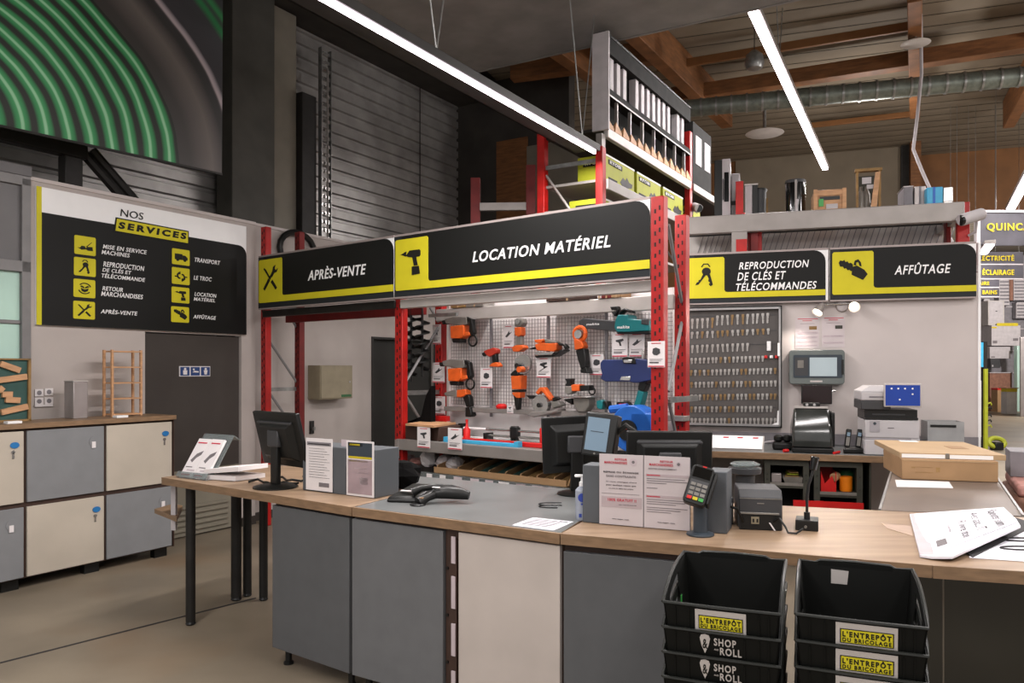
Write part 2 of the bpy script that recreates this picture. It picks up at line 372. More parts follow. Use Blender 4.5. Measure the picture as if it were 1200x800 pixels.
# --- columns and brace in front of the corrugated wall
CO = Fr(*WA.w(0, .75)[:2], .522, .853)
a, b = CO.U(272), CO.U(322)
struct('column_1', MB().box(a, b, 0, .28, 0, 8.2), 'column_paint', CO, bevel=.01)
a, b = CO.U(323), CO.U(354)
struct('column_2', MB().box(a, b, .1, .28, 0, 6.18), 'column_light', CO, bevel=.01)
a, b = CO.U(354), CO.U(371)
struct('column_3', MB().box(a, b, 0, .25, 0, 5.2), 'dark_steel', CO, bevel=.01)
t = T('vertical_cable_ladder', 'upright galvanized cable ladder rising in front of the corrugated wall', 'cable ladder', CO, (CO.U(378), -.05, 3.0))
a, b = CO.U(373), CO.U(385); zt = CO.Z(378, 58)
t.part('side_rail', MB().box(a, a+.012, -.06, .0, 2.3, zt), 'galvanized'); t.part('side_rail', MB().box(b-.012, b, -.06, .0, 2.3, zt), 'galvanized')
zz = 2.36
while zz < zt: t.part('rung', MB().box(a+.012, b-.012, -.045, -.02, zz, zz+.045), 'steel_bright'); zz += .11
t.part('cable', MB().tube([((a+b)/2, -.075, 2.3+i*.3) for i in range(int((zt-2.3)/.3)+1)], .014), 'rack_grey')
# dark steel truss above the services board
t = T('roof_truss', 'black steel truss beam with sloping brace above the services board', 'truss', WA, (uL, .3, 3.25))
z0 = WA.Z(20, 157, .35)
t.part('chord', MB().box(WA.U(-80, .35), WA.U(100, .35), .30, .42, z0-.09, z0+.07), 'dark_steel', bevel=.01)
a = WA.U(82, .35)
t.part('post', MB().box(a-.07, a+.09, .30, .42, 3.24, z0-.09), 'dark_steel', bevel=.01)
p0 = WA.uz(92, 172, .35); p1 = WA.uz(142, 224, .35)
for k in (0, .13): t.part('brace', MB().cyl((p0[0]+k, .36, p0[1]), (p1[0]+k+.05, .36, 3.26), .045, n=8), 'dark_steel')
# --- hose banner (flat print): arcs of green hose
def banner():
    m = bpy.data.materials.new('banner_print'); m.use_nodes = True; N = m.node_tree.nodes; L = m.node_tree.links; b = N['Principled BSDF']; b.inputs['Roughness'].default_value = .5
    tc = N.new('ShaderNodeTexCoord'); sub = N.new('ShaderNodeVectorMath'); sub.operation = 'SUBTRACT'; L.new(tc.outputs['Object'], sub.inputs[0])
    cu, cz = -2.4, 3.56; sub.inputs[1].default_value = (cu, 0, cz)
    mu = N.new('ShaderNodeVectorMath'); mu.operation = 'MULTIPLY'; mu.inputs[1].default_value = (.7, 0, 1); L.new(sub.outputs[0], mu.inputs[0])
    ln = N.new('ShaderNodeVectorMath'); ln.operation = 'LENGTH'; L.new(mu.outputs[0], ln.inputs[0])
    nz = N.new('ShaderNodeTexNoise'); nz.inputs['Scale'].default_value = 1.6; L.new(tc.outputs['Object'], nz.inputs[0])
    ad = N.new('ShaderNodeMath'); ad.operation = 'MULTIPLY_ADD'; L.new(nz.outputs[0], ad.inputs[0]); ad.inputs[1].default_value = .06; L.new(ln.outputs['Value'], ad.inputs[2])
    fr_ = N.new('ShaderNodeMath'); fr_.operation = 'PINGPONG'; fr_.inputs[1].default_value = .066; L.new(ad.outputs[0], fr_.inputs[0])
    c1 = N.new('ShaderNodeValToRGB'); sc = N.new('ShaderNodeMath'); sc.operation = 'MULTIPLY'; sc.inputs[1].default_value = 15; L.new(fr_.outputs[0], sc.inputs[0]); L.new(sc.outputs[0], c1.inputs[0])
    e = c1.color_ramp.elements; e[0].position = .22; e[0].color = rgb((34, 38, 32)); e[1].position = .5; e[1].color = rgb((46, 132, 78)); q = e.new(.78); q.color = rgb((64, 156, 96)); q = e.new(.9); q.color = rgb((150, 206, 164))
    dv = N.new('ShaderNodeMath'); dv.operation = 'DIVIDE'; dv.inputs[1].default_value = 3.0; L.new(ad.outputs[0], dv.inputs[0])
    c2 = N.new('ShaderNodeValToRGB'); L.new(dv.outputs[0], c2.inputs[0]); e = c2.color_ramp.elements; e[0].position = .6; e[0].color = rgb((60, 56, 54)); e[1].position = .66; e[1].color = rgb((104, 96, 92))
    for x, c in ((.70, (48, 46, 46)), (.722, (50, 48, 48)), (.728, (190, 176, 180)), (.738, (150, 140, 146)), (.745, (56, 54, 58)), (.83, (66, 66, 70)), (.85, (50, 140, 84)), (.865, (66, 66, 70)), (.88, (60, 150, 90)), (.9, (60, 60, 64))): q = e.new(x); q.color = rgb(c)
    gt = N.new('ShaderNodeMath'); gt.operation = 'GREATER_THAN'; gt.inputs[1].default_value = 1.72; L.new(ad.outputs[0], gt.inputs[0])
    cr = N.new('ShaderNodeMix'); cr.data_type = 'RGBA'; L.new(gt.outputs[0], cr.inputs[0]); L.new(c1.outputs[0], cr.inputs[6]); L.new(c2.outputs[0], cr.inputs[7])
    L.new(cr.outputs[2], b.inputs['Base Color']); MATS['banner_print'] = m
banner()
bl = WA.U(-120, -.1); br_, bz = WA.uz(260, 203, -.1); b2 = WA.uz(0, 146, -.1)
bzl = b2[1]+(bl-b2[0])*(bz-b2[1])/(br_-b2[0])
t = T('hose_banner', 'large dark banner printed with curved green hoses high on the left', 'banner', WA, (0, 0, 0))
t.part('print', MB().prism([(bl, bzl), (br_, bz), (br_+.02, bz+2.9), (bl, bz+2.9)], -.10, -.095), 'banner_print')
t.part('hem', MB().prism([(bl, bzl-.02), (br_, bz-.02), (br_, bz), (bl, bzl)], -.11, -.09), 'dark_steel')
t.part('hanger', MB().box(bl, br_, -.12, -.08, bz+2.9, bz+2.95), 'dark_steel')
# --- ceiling
cz = 6.5
w = MB()
zz = -3.0
while zz < 46:                                   # ribbed ceiling sheets, running across
    w.add([(-4.5, zz, cz), (-4.5, zz+.32, cz), (34, zz+.32, cz), (34, zz, cz), (-4.5, zz+.335, cz+.005), (-4.5, zz+.38, cz+.005), (34, zz+.38, cz+.005), (34, zz+.335, cz+.005)], [(0, 1, 2, 3), (1, 4, 7, 2), (4, 5, 6, 7)])
    zz += .39
CE = Fr(0, 0, .945, -.33)
struct('ceiling', w, 'ceiling_cream', CE)
struct('ceiling_slab', MB().box(-9, 34, -8, 46, cz+.05, cz+.2), 'ceiling_dark', CE)
struct('ceiling_left', MB().box(-9, -4.4, -8, 24, 6.2, 6.25), 'ceiling_dark', CE)
def beam2(name, p, q, wd, ht, mat):              # level beam between two plan points, its underside at the given z
    d = Vector((q[0]-p[0], q[1]-p[1])); n = d.length; f = Fr(p[0], p[1], d.x, d.y)
    return struct(name, MB().box(0, n, -wd/2, wd/2, p[2], p[2]+ht), mat, f, bevel=.01)
beam2('rafter_1', pt(1072, 2, 6.0), pt(1072, 139, 6.0), .16, .5, 'glulam')
beam2('rafter_2', pt(1290, -40, 6.0), pt(1182, 150, 6.0), .18, .5, 'glulam')
beam2('rafter_3', pt(735, 40, 6.0), pt(852, 150, 6.0), .2, .5, 'glulam')
beam2('rafter_4', pt(560, 0, 6.0), pt(700, 100, 6.0), .2, .5, 'glulam')
beam2('purlin_1', pt(780, 122, 6.05), pt(1230, 55, 6.05), .22, .22, 'glulam')
beam2('purlin_2', pt(770, 84, 6.25), pt(1066, 36, 6.25), .06, .12, 'wood_panel_orange')
beam2('purlin_3', pt(600, 95, 6.1), pt(780, 72, 6.1), .2, .3, 'glulam')
beam2('purlin_4', pt(950, 150, 6.3), pt(1066, 137, 6.3), .06, .1, 'wood_panel_orange')
# wide grey bulkhead across the hall, its soffit in view
p0, p1 = pt(560, 84, 4.9), pt(960, -6, 4.9); f = Fr(p0[0], p0[1], p1[0]-p0[0], p1[1]-p0[1])
struct('ceiling_bulkhead', MB().box(-.15, 12, -1.9, 0, 4.9, 5.5), 'beam_grey', f, bevel=.02)
struct('trim_6', MB().box(-.15, 12, .0, .03, 4.9, 5.0), 'beam_grey', f)
# far walls of the hall
f = Fr(6.2, 17.5, .945, -.33); zt = 6.6
struct('wall_back', MB().box(f.U(862), f.U(1056), 0, .2, 0, zt), 'ceiling_cream', f)
struct('wall_back_left', MB().box(f.U(540), f.U(868), .05, .25, 0, zt), 'wood_panel_orange', f)
struct('wall_back_right', MB().box(f.U(1056)+.4, 24, .9, 1.1, 5.0, zt), 'wood_panel_orange', f)
struct('column_4', MB().box(f.U(1066, -.2), f.U(1078, -.2), -.35, -.15, 0, 6.5), 'glulam', f)
struct('column_5', MB().box(f.U(1056, -.1), f.U(1066, -.1), -.1, .1, 0, 6.5), 'dark_steel', f)
# big dark wall behind the tool rack area
f = Fr(-1.4, 13.6, .854, -.521)
struct('wall_rear', MB().box(-3.2, 2.7, 0, .2, 0, 7), 'ceiling_dark', f)
struct('wall_rear_panel', MB().box(f.U(618, -.02), f.U(700, -.02), -.04, 0, 0, f.Z(640, 168, -.02)), 'column_light', f)
struct('wall_rear_wood', MB().box(f.U(582, -.02), f.U(618, -.02), -.03, 0, 0, f.Z(590, 165, -.02)), 'glulam', f)
# --- white partition behind the bench
wl, wr = WC.U(795), WC.U(1146)
struct('wall_right', MB().box(wl, wr, 0, .08, 0, 2.50), 'wall_white', WC)
struct('trim_7', MB().box(wr, wr+.02, -.01, .09, 0, 2.76), 'sign_white', WC)
struct('trim_8', MB().box(wl, wr, -.015, 0, .96, 1.06), 'store_grey', WC)
# ================================================================== CEILING FIXTURES
def strip_lamp(label, A, B, wd, z, watts, hang, tray, ztop=6.1):
    f = Fr(A[0], A[1], B[0]-A[0], B[1]-A[1]); n = math.hypot(B[0]-A[0], B[1]-A[1])
    t = T('strip_lamp', label, 'lamp', f, (0, 0, z))
    t.part('tube', MB().box(0, n, -wd/2, wd/2, z, z+.03), 'lamp_glow')
    t.part('housing', MB().box(-.05, n+.05, -wd/2-.02, wd/2+.02, z+.03, z+.09), 'dark_steel' if tray else 'rack_grey', bevel=.005)
    if tray:
        q = t.part('cable_tray', MB().box(-.05, n+.05, wd/2+.02, wd/2+.22, z+.05, z+.065).box(-.05, n+.05, wd/2+.21, wd/2+.22, z+.05, z+.11), 'dark_steel')
    for k in hang: t.part('suspension_wire', MB().cyl((n*k, 0, z+.09), (n*k+.25, 0, ztop), .006, n=6).cyl((n*k, 0, z+.09), (n*k-.25, 0, ztop), .006, n=6), 'galvanized')
    l = area('strip_light', f.w(n/2, 0, z-.02), f.ang, n, wd, watts); l.parent = t.e; l.location = (n/2, 0, -.02); l.rotation_euler = (0, 0, 0)
    return t
Z1 = 3.62
A = pt(330, -26, Z1); B = pt(697, 180, Z1)
strip_lamp('long glowing strip lamp on a dark tray above the tool hire sign', A, B, .024, Z1, 125, (.35, .93), True, 4.88)
A = pt(881, 12, 5.25); B = pt(967, 199, 5.25)
strip_lamp('bright strip lamp hanging over the key copying deck at right', A, B, .09, 5.25, 190, (.25,), False)
A = pt(1212, 196, 4.6); B = pt(1184, 247, 4.6)
strip_lamp('short bright strip lamp seen above the grey aisle banner', A, B, .12, 4.6, 60, (), False)
A = pt(1160, 288, 3.7); B = pt(1152, 298, 3.7)
strip_lamp('tiny far strip lamp between grey banner and aisle boards', A, B, .12, 3.7, 30, (), False)
# galvanised cable basket across the hall
p0, p1 = pt(800, 137, 5.5), pt(1230, 97, 5.5); f = Fr(p0[0], p0[1], p1[0]-p0[0], p1[1]-p0[1]); n = math.hypot(p1[0]-p0[0], p1[1]-p0[1])
t = T('ventilation_duct', 'long perforated galvanized duct crossing under the wooden ceiling beams', 'duct', f, (0, 0, 5.5))
t.part('pipe', MB().cyl((-.5, 0, 5.62), (n+.3, 0, 5.62), .13, n=18), 'duct_metal')
k = -.4
while k < n: t.part('band', MB().cyl((k, 0, 5.62), (k+.03, 0, 5.62), .142, n=18), 'galvanized'); k += .22
# round ceiling diffusers
for (px, py, z, r, lab) in ((896, 157, 5.7, .3, 'large round louvred ceiling diffuser above the dark bins'), (1073, 52, 5.9, .16, 'small round diffuser at the wooden beam crossing')):
    c = pt(px, py, z)
    t = T('ceiling_diffuser', lab, 'diffuser', W0, (c[0], c[1], z))
    for i in range(4): t.part('ring', MB().lathe((c[0], c[1], z+i*.02), [(r*(1-i*.26), 0), (r*(1-i*.26)+.02, .01), (r*(1-i*.26)-.02, .03), (max(r*(1-i*.26)-.05, .01), .035)], 24), 'rack_pale')
    t.part('stem', MB().cyl((c[0], c[1], z+.05), (c[0], c[1], cz-.02), .03 if r > .2 else .012, n=8), 'galvanized')
c = pt(884, 70, 5.8)
t = T('wire_lamp_cage', 'grey caged hall lamp hanging left of the bright strip lamp', 'lamp', W0, c)
t.part('shade', MB().lathe((c[0], c[1], c[2]-.1), [(.04, .22), (.11, .16), (.13, .05), (.10, -.02), (.03, -.04)], 12), 'galvanized')
t.part('cord', MB().cyl((c[0], c[1], c[2]+.1), (c[0], c[1], cz-.02), .006, n=6), 'dark_steel')
c = pt(1079, 122, 5.2)
solo('hanging_cable', MB().tube([(c[0], c[1], 6.4), (c[0]+.01, c[1], 5.6), (c[0]-.05, c[1], 5.0), (c[0]-.1, c[1], 4.6), (c[0]+.02, c[1], 4.3), (c[0]+.2, c[1]-.1, 3.75), (c[0]+.22, c[1]-.2, 3.5), (c[0]+.25, c[1]-.3, 3.3)], .022), 'store_white',
     'white cable dangling beside the wooden post behind the deck', 'cable', W0)
# ================================================================== ICONS, in a unit square (x right, y up), as lists of outlines
def ic(name):
    if name == 'tools':
        return [[(.14,.16),(.22,.10),(.50,.42),(.42,.50)], [(.44,.52),(.50,.46),(.58,.54),(.52,.60)],
                [(.86,.16),(.78,.10),(.54,.36),(.62,.44)], [(.50,.44),(.54,.48),(.28,.80),(.20,.86),(.16,.82),(.22,.76)],
                [(.52,.58),(.60,.52),(.72,.66),(.84,.68),(.90,.80),(.80,.74),(.74,.80),(.78,.92),(.66,.86),(.62,.72)]]
    if name == 'drill':
        return [[(.30,.66),(.44,.80),(.80,.80),(.84,.76),(.84,.64),(.80,.60),(.68,.60),(.74,.36),(.60,.36),(.54,.60),(.40,.62)],
                [(.20,.68),(.30,.64),(.32,.78),(.22,.76)], [(.10,.71),(.20,.69),(.20,.74)], [(.52,.34),(.78,.34),(.82,.12),(.52,.10)]]
    if name == 'keys':
        return [circ(.52,.64,.15,14), [(.42,.56),(.50,.50),(.26,.16),(.16,.14),(.20,.24),(.26,.26),(.26,.32),(.32,.34)],
                [(.54,.52),(.64,.54),(.74,.14),(.66,.08),(.60,.16),(.64,.22),(.58,.28),(.60,.36)],
                [(.38,.80),(.44,.90),(.56,.90),(.62,.80),(.66,.82),(.58,.94),(.42,.94),(.34,.82)]]
    if name == 'saw':
        return [[(.08,.78),(.12,.86),(.20,.84),(.24,.88),(.28,.80),(.34,.82),(.38,.75),(.44,.77),(.50,.70),(.50,.50),(.44,.46),(.40,.52),(.34,.50),(.30,.58),(.24,.56),(.20,.64),(.12,.64),(.10,.70)],
                [(.48,.62),(.62,.66),(.84,.50),(.94,.34),(.80,.14),(.46,.34)], [(.52,.68),(.56,.84),(.66,.88),(.74,.76),(.76,.62),(.70,.64),(.66,.78),(.60,.76),(.60,.66)]]
    if name == 'mower':
        return [[(.08,.34),(.22,.34),(.30,.46),(.46,.46),(.52,.34),(.60,.44),(.88,.46),(.90,.22),(.62,.22),(.54,.28),(.30,.22),(.20,.28)], [(.54,.44),(.58,.42),(.86,.74),(.82,.74)]]
    if name == 'truck':
        return [[(.10,.30),(.10,.72),(.58,.72),(.58,.30)], [(.60,.30),(.60,.64),(.76,.64),(.92,.48),(.92,.30)], circ(.28,.27,.09,10), circ(.74,.27,.09,10)]
    if name == 'swap':
        return [[(.24,.50),(.10,.50),(.10,.42),(.24,.42),(.34,.30),(.46,.30),(.46,.40),(.38,.40),(.32,.5),(.34,.6),(.46,.62),(.46,.82),(.34,.76),(.22,.60)],
                [(.76,.42),(.90,.42),(.90,.50),(.76,.50),(.66,.66),(.54,.66),(.54,.56),(.62,.56),(.68,.46),(.66,.36),(.54,.34),(.54,.12),(.66,.18),(.78,.32)]]
    if name == 'back':
        L_ = []
        for k in range(2):
            a0 = 20+180*k; L_.append([(.5+.36*math.cos(R(a)), .5+.36*math.sin(R(a))) for a in range(a0, a0+140, 20)]+[(.5+.30*math.cos(R(a)), .5+.30*math.sin(R(a))) for a in range(a0+120, a0-20, -20)])
        return L_+[[(.30,.52),(.50,.44),(.70,.52),(.66,.34),(.50,.26),(.34,.34)], [(.26,.60),(.48,.50),(.46,.60),(.34,.68)], [(.74,.60),(.52,.50),(.54,.60),(.66,.68)]]
def icon_tile(t, nm, u0, u1, z0, z1, o, pad=.04, parent=None, tile=True):
    q = parent
    if tile: q = t.part('icon_tile', MB().prism(rrect(u0, u1, z0, z1, (z1-z0)*.08), o-.004, o), 'sign_yellow')
    m = MB(); W_ = u1-u0; H_ = z1-z0
    for pl in ic(nm): m.prism([(u0+W_*(pad+(1-2*pad)*x), z0+H_*(pad+(1-2*pad)*y)) for x, y in pl], o-.008, o-.0045)
    t.part('pictogram', m, 'icon_black', parent=q)
# ================================================================== SERVICE SIGNS
def hanging_sign(fr, u0, u1, z0, z1, o, lines, icon, label, txtbox, gap=.0):
    t = T('service_sign', label, 'sign', fr, (u0, o, z0), 'black and yellow service signs')
    H_ = z1-z0
    t.part('panel', MB().box(u0, u1, o, o+.05, z0, z1), 'sign_white', bevel=.002)
    t.part('edge_trim', MB().box(u0, u1, o-.002, o+.052, z1, z1+.018).box(u0, u1, o-.002, o+.052, z0-.014, z0), 'sign_edge')
    t.part('dark_border', MB().prism(rrect(u0, u1-gap, z0, z1, H_*.22, '0010'), o-.003, o-.0005), 'sign_grey')
    bu = u0+.02; iw = H_*.90
    t.part('black_field', MB().prism(rrect(u0+iw*.2, u1-.001-gap, z0+H_*.22, z1-.002, H_*.22, '0010'), o-.006, o-.0035), 'sign_black')
    u1 = u1-gap
    # yellow tile and the stripe it runs into
    y0 = z0+H_*.10; s1 = z0+H_*.215; iz1 = z1-H_*.06; iu1 = bu+iw*(.83 if len(lines) else .83)
    t.part('yellow_band', MB().prism([(bu+.01, y0), (u1, y0), (u1, s1), (iu1+.03, s1), (iu1+.01, s1+.004), (iu1, s1+.02), (iu1, iz1-.015), (iu1-.012, iz1), (bu+.012, iz1), (bu, iz1-.012), (bu, y0+.012)], o-.010, o-.0065), 'sign_yellow')
    icon_tile(t, icon, bu+.02, iu1-.02, y0+.08, iz1-.03, o-.006, parent=None, tile=False)
    m = MB()
    for (s_, a, b, c, d) in lines: m.text(s_, a, b, c, d, o-.0062, shear=.22, bold=.022)
    t.part('lettering', m, 'sign_white', smooth=False)
    return t
SO = -.10
def quadsign(fr, off, pxl, pxr, z0, z1, lines_px, icon, label, gap=.0):
    a, b = fr.U(pxl, off), fr.U(pxr, off); L_ = []
    for (s_, x0, x1, y0a, y1a) in lines_px:      # rows given at the left end of the word
        ua, za = fr.uz(x0, y1a, off); ub = fr.U(x1, off); L_.append((s_, ua, ub, za, fr.Z(x0, y0a, off)))
    return hanging_sign(fr, a, b, z0, z1, off, L_, icon, label, None, gap)
quadsign(RK, SO, 303, 461.5, 2.285, 2.81, [("APRÈS-VENTE", 361.5, 429.5, 314.5, 329)], 'tools', 'black and yellow hanging sign reading APRÈS-VENTE')
quadsign(RK, SO, 462.5, 762, 2.285, 2.81, [("LOCATION MATÉRIEL", 554.5, 716, 292, 307.5)], 'drill', 'long black and yellow hanging sign reading LOCATION MATÉRIEL')
quadsign(WC, -.06, 803, 970.5, 2.285, 2.745, [("REPRODUCTION", 866, 948, 307.5, 316), ("DE CLÉS ET", 864, 921, 317, 329), ("TÉLÉCOMMANDES", 862.5, 957, 330, 341)], 'keys', 'black and yellow sign about key copying, REPRODUCTION DE CLÉS', .022)
quadsign(WC, -.06, 972.5, 1144, 2.285, 2.745, [("AFFÛTAGE", 1048, 1114, 308.5, 322)], 'saw', 'black and yellow sign reading AFFÛTAGE with a chainsaw pictogram')
# ---- NOS SERVICES board on the drywall
o = -.004; u0, zb = WA.uz(41, 383, o); u1 = WA.U(287, o); zt = WA.Z(44, 222, o); u2 = WA.U(47, o)
zb = (zb+WA.Z(285, 390, o))/2; zt = (zt+WA.Z(287, 263, o))/2
t = T('services_board', 'large wall board headed NOS SERVICES listing eight services', 'sign', WA, (u0, 0, zb))
t.part('panel', MB().box(u0, u1, -.025, 0, zb, zt), 'sign_white')
t.part('yellow_edge', MB().box(u0, u2, -.029, -.0255, zb, zt), 'sign_yellow')
zf = WA.Z(48, 249, o)
t.part('black_field', MB().prism(rrect(u2, u1, zb, zf, .10, '0010'), -.029, -.0255), 'sign_black')
B_ = lambda px, py: WA.uz(px, py, -.03)
def bx4(x0, y0, x1, y1):                        # y taken at the left edge
    a, z1_ = B_(x0, y0); _, z0_ = B_(x0, y1); return a, B_(x1, y1)[0], z0_, z1_
a, b, c, d = bx4(141, 244.5, 168, 253); m = MB().text('NOS', a, b, c, d, -.0295, shear=.1, bold=.002)
t.part('heading', m, 'icon_black', smooth=False)
a, b, c, d = bx4(133, 254, 221, 271.5)
q = t.part('heading_box', MB().prism([(a, c), (b, c-.01), (b, d-.01), (a+.02, d)], -.034, -.0292), 'icon_black')
t.part('heading_fill', MB().prism([(a+.015, c+.012), (b-.012, c+.003), (b-.012, d-.022), (a+.03, d-.012)], -.037, -.0342), 'sign_yellow', parent=q)
t.part('heading_word', MB().text('SERVICES', a+.04, b-.03, c+.035, d-.035, -.0375, shear=.12, bold=.085), 'icon_black', parent=q, smooth=False)
rows = [('mower', 87, 275, 112, 297, [("MISE EN SERVICE", 120.5, 172, 286, 291), ("MACHINES", 119, 152, 292.5, 297.5)]),
        ('keys', 86.5, 300.5, 112, 322, [("REPRODUCTION", 121, 169, 306, 312), ("DE CLÉS ET", 120, 154, 312.5, 318), ("TÉLÉCOMMANDE", 119, 170, 319, 325)]),
        ('back', 86, 326, 111.5, 347.5, [("RETOUR", 120, 144, 335, 340), ("MARCHANDISES", 118.5, 167.5, 341, 346.5)]),
        ('tools', 85.7, 352, 111, 373, [("APRÈS-VENTE", 118, 161, 361, 367)]),
        ('truck', 201.5, 290.5, 222, 309, [("TRANSPORT", 228, 258, 301.5, 306.5)]),
        ('swap', 201.3, 312.5, 222, 332, [("LE TROC", 227, 248, 322.5, 327.5)]),
        ('drill', 201, 335.5, 221.7, 354, [("LOCATION", 228, 253.5, 342, 346.5), ("MATÉRIEL", 227, 252, 347, 352)]),
        ('saw', 200.5, 358.5, 221.3, 377, [("AFFÛTAGE", 226.5, 253, 367.5, 373)])]
for nm, x0, y0, x1, y1, ls in rows:
    a, b, c, d = bx4(x0, y0, x1, y1); icon_tile(t, nm, a, b, c, d, -.0292, pad=.06)
    m = MB()
    for s_, lx0, lx1, ly0, ly1 in ls:
        a, b, c, d = bx4(lx0, ly0, lx1, ly1); m.text(s_, a, b, c, d, -.0292, shear=.2, bold=.016)
    t.part('lettering', m, 'sign_white', smooth=False)
# ================================================================== TOOL RACK
uP = RK.U(354)+.0; uE = RK.U(770, -.11); uL0 = RK.U(306.5, 0)
rack = T('tool_rack', 'red and grey pallet rack carrying the hire tools', 'rack', RK, (0, 0, 0))
def post(t, u, o, z0, z1, mat='rack_red', w=.09, slots=True, d=.07):
    p = t.part('upright', MB().box(u-w/2, u+w/2, o, o+d, z0, z1), mat, bevel=.006)
    if slots:
        m = MB(); z = z0+.08
        while z < z1-.05: m.box(u-w*.22, u-w*.08, o-.002, o+.001, z, z+.028).box(u+w*.14, u+w*.26, o-.002, o+.001, z+.02, z+.05); z += .075
        t.part('slot', m, 'slot_dark', parent=p, kind='stuff')
    return p
DP = .52
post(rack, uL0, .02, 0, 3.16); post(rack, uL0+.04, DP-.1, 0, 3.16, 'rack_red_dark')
uM = 0.0
post(rack, uM, 0, 0, 2.28, w=.095); post(rack, uM, DP, 0, 2.28, 'rack_red')
post(rack, uE, -.11, 0, 2.82, w=.095); uB = RK.U(797, DP-.05)
post(rack, uB, DP-.05, 0, 2.80, 'rack_red')
for u in (uM, uE):
    z = .3; k = 0
    while z < 2.2:
        rack.part('brace', MB().cyl((u if (k % 2 == 0 or u == uM) else uB, .06 if k % 2 == 0 else DP, z), (u if (k % 2 or u == uM) else uB, DP if k % 2 == 0 else .06, z+.55), .013, n=6), 'frame_grey'); z += .6; k += 1
    rack.part('tie_bar', MB().box(u-.015, u+.015, .06, DP, 1.42, 1.46), 'galvanized')
rack.part('tie_bar', MB().box(uL0-.01, uL0+.03, .06, DP-.1, 1.42, 1.46).box(uL0-.01, uL0+.03, .06, DP-.1, 2.3, 2.34), 'galvanized')
for zz in (.35, .95, 1.5, 2.1): rack.part('brace', MB().cyl((uL0, .06, zz+.5), (uL0+.02, DP-.08, zz), .013, n=6), 'frame_grey')
# beams under the signs and at the back
rack.part('beam', MB().box(uM+.05, uE-.03, -.03, .03, 2.19, 2.27), 'rack_pale', bevel=.006)
rack.part('beam', MB().box(uL0+.04, uM-.03, -.02, .03, 2.20, 2.27), 'dark_steel', bevel=.006)
rack.part('back_beam', MB().box(uM+.05, uB-.04, DP-.09, DP-.04, 2.10, 2.21), 'rack_pale', bevel=.006)
rack.part('beam', MB().box(uL0, uM, .3, .36, 2.16, 2.28), 'rack_red_dark')
# back panel and wire grid
gz0, gz1 = 1.33, 2.09; gu0, gu1 = uM+.16, RK.U(788, DP)-.2
rack.part('back_panel', MB().box(gu0-.1, RK.U(789, DP+.08), DP+.08, DP+.10, .5, 2.28), 'back_panel')
g = MB(); z = gz0
while z < gz1: g.box(gu0, gu1+.2, DP, DP+.003, z, z+.0035); z += .031
u = gu0
while u < gu1+.2: g.box(u, u+.0035, DP+.003, DP+.006, gz0, gz1); u += .031
rack.part('wire_grid', g, 'wire_grey', kind='stuff', smooth=False)
for px in (576, 643, 711): a = RK.U(px, DP); rack.part('grid_strut', MB().box(a-.012, a+.012, DP-.012, DP, gz0-.1, gz1+.02), 'store_grey')
rack.part('ledge', MB().box(gu0, uE-.05, DP-.10, DP, 1.27, 1.31), 'rack_grey', bevel=.004)
# shelves
rack.part('shelf_beam', MB().box(uM-.0, uE-.05, -.03, .03, .94, 1.035), 'rack_grey', bevel=.006)
rack.part('shelf', MB().box(uM-.0, uE, .03, DP+.05, 1.01, 1.03), 'rack_grey')
rack.part('beam_end_plate', MB().box(uM-.0, uM+.04, -.045, -.03, .87, 1.03), 'rack_grey')
rack.part('shelf', MB().box(uM-.15, uE, .0, DP+.05, .74, .76), 'dark_steel')
rack.part('price_rail', MB().box(uM-.15, uE, -.02, 0, .715, .765), 'clear_plastic')
for i in range(16):
    a = uM-.1+i*.16+rnd.uniform(-.02, .02)
    rack.part('shelf_ticket', MB().box(a, a+rnd.uniform(.06, .11), -.024, -.0205, .722, .758), rnd.choice(['tag_pink', 'paper_white', 'paper_lilac']))
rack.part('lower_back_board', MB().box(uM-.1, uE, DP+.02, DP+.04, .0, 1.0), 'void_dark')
rack.part('stop_plate', MB().box(uM+.33, uM+.48, -.01, .02, 1.30, 1.36) if False else MB().box(RK.U(505, DP-.1), RK.U(524, DP-.1), DP-.12, DP-.06, RK.Z(515, 493, DP-.1), RK.Z(515, 487, DP-.1)), 'red_plastic', label='red foot guard with yellow sticker')
# ---- compartment trays on the lower shelf
us = [RK.U(px, .1) for px in (516, 540, 557, 576, 595, 613, 632, 652, 670)]
t = T('divided_tray', 'long wooden divided tray of bags on the lower rack shelf', 'tray', RK, (us[0], .0, .76))
t.part('front_board', MB().box(us[0], us[-1], .02, .035, .765, .815), 'cardboard'); t.part('base_board', MB().box(us[0], us[-1], .035, .46, .762, .772), 'cardboard')
for u in us: t.part('divider', MB().add([(u, .04, .772), (u+.012, .04, .772), (u+.012, .46, .772), (u, .46, .772), (u+.02, .04, .83), (u+.032, .04, .83), (u+.05, .46, .92), (u+.038, .46, .92)], [(0, 3, 2, 1), (4, 5, 6, 7), (0, 1, 5, 4), (1, 2, 6, 5), (2, 3, 7, 6), (3, 0, 4, 7)]), 'cardboard')
for i in range(2, 8):
    a = us[i]+.04; b = us[i+1]-.0
    solo('sheet_bundle', MB().add([(a, .06, .774), (b, .06, .774), (b+.02, .44, .86), (a+.02, .44, .86), (a, .06, .79), (b, .06, .79), (b+.02, .44, .885), (a+.02, .44, .885)], [(0, 3, 2, 1), (4, 5, 6, 7), (0, 1, 5, 4), (1, 2, 6, 5), (2, 3, 7, 6), (3, 0, 4, 7)]), 'green_board' if i < 5 else 'old_wood',
         'dark sanding sheet bundle in compartment %s of the wooden tray' % ['', '', 'two', 'three', 'four', 'five', 'six', 'seven'][i], 'sheets', RK, (a, .06, .774), 'sheet bundles in the divided tray')
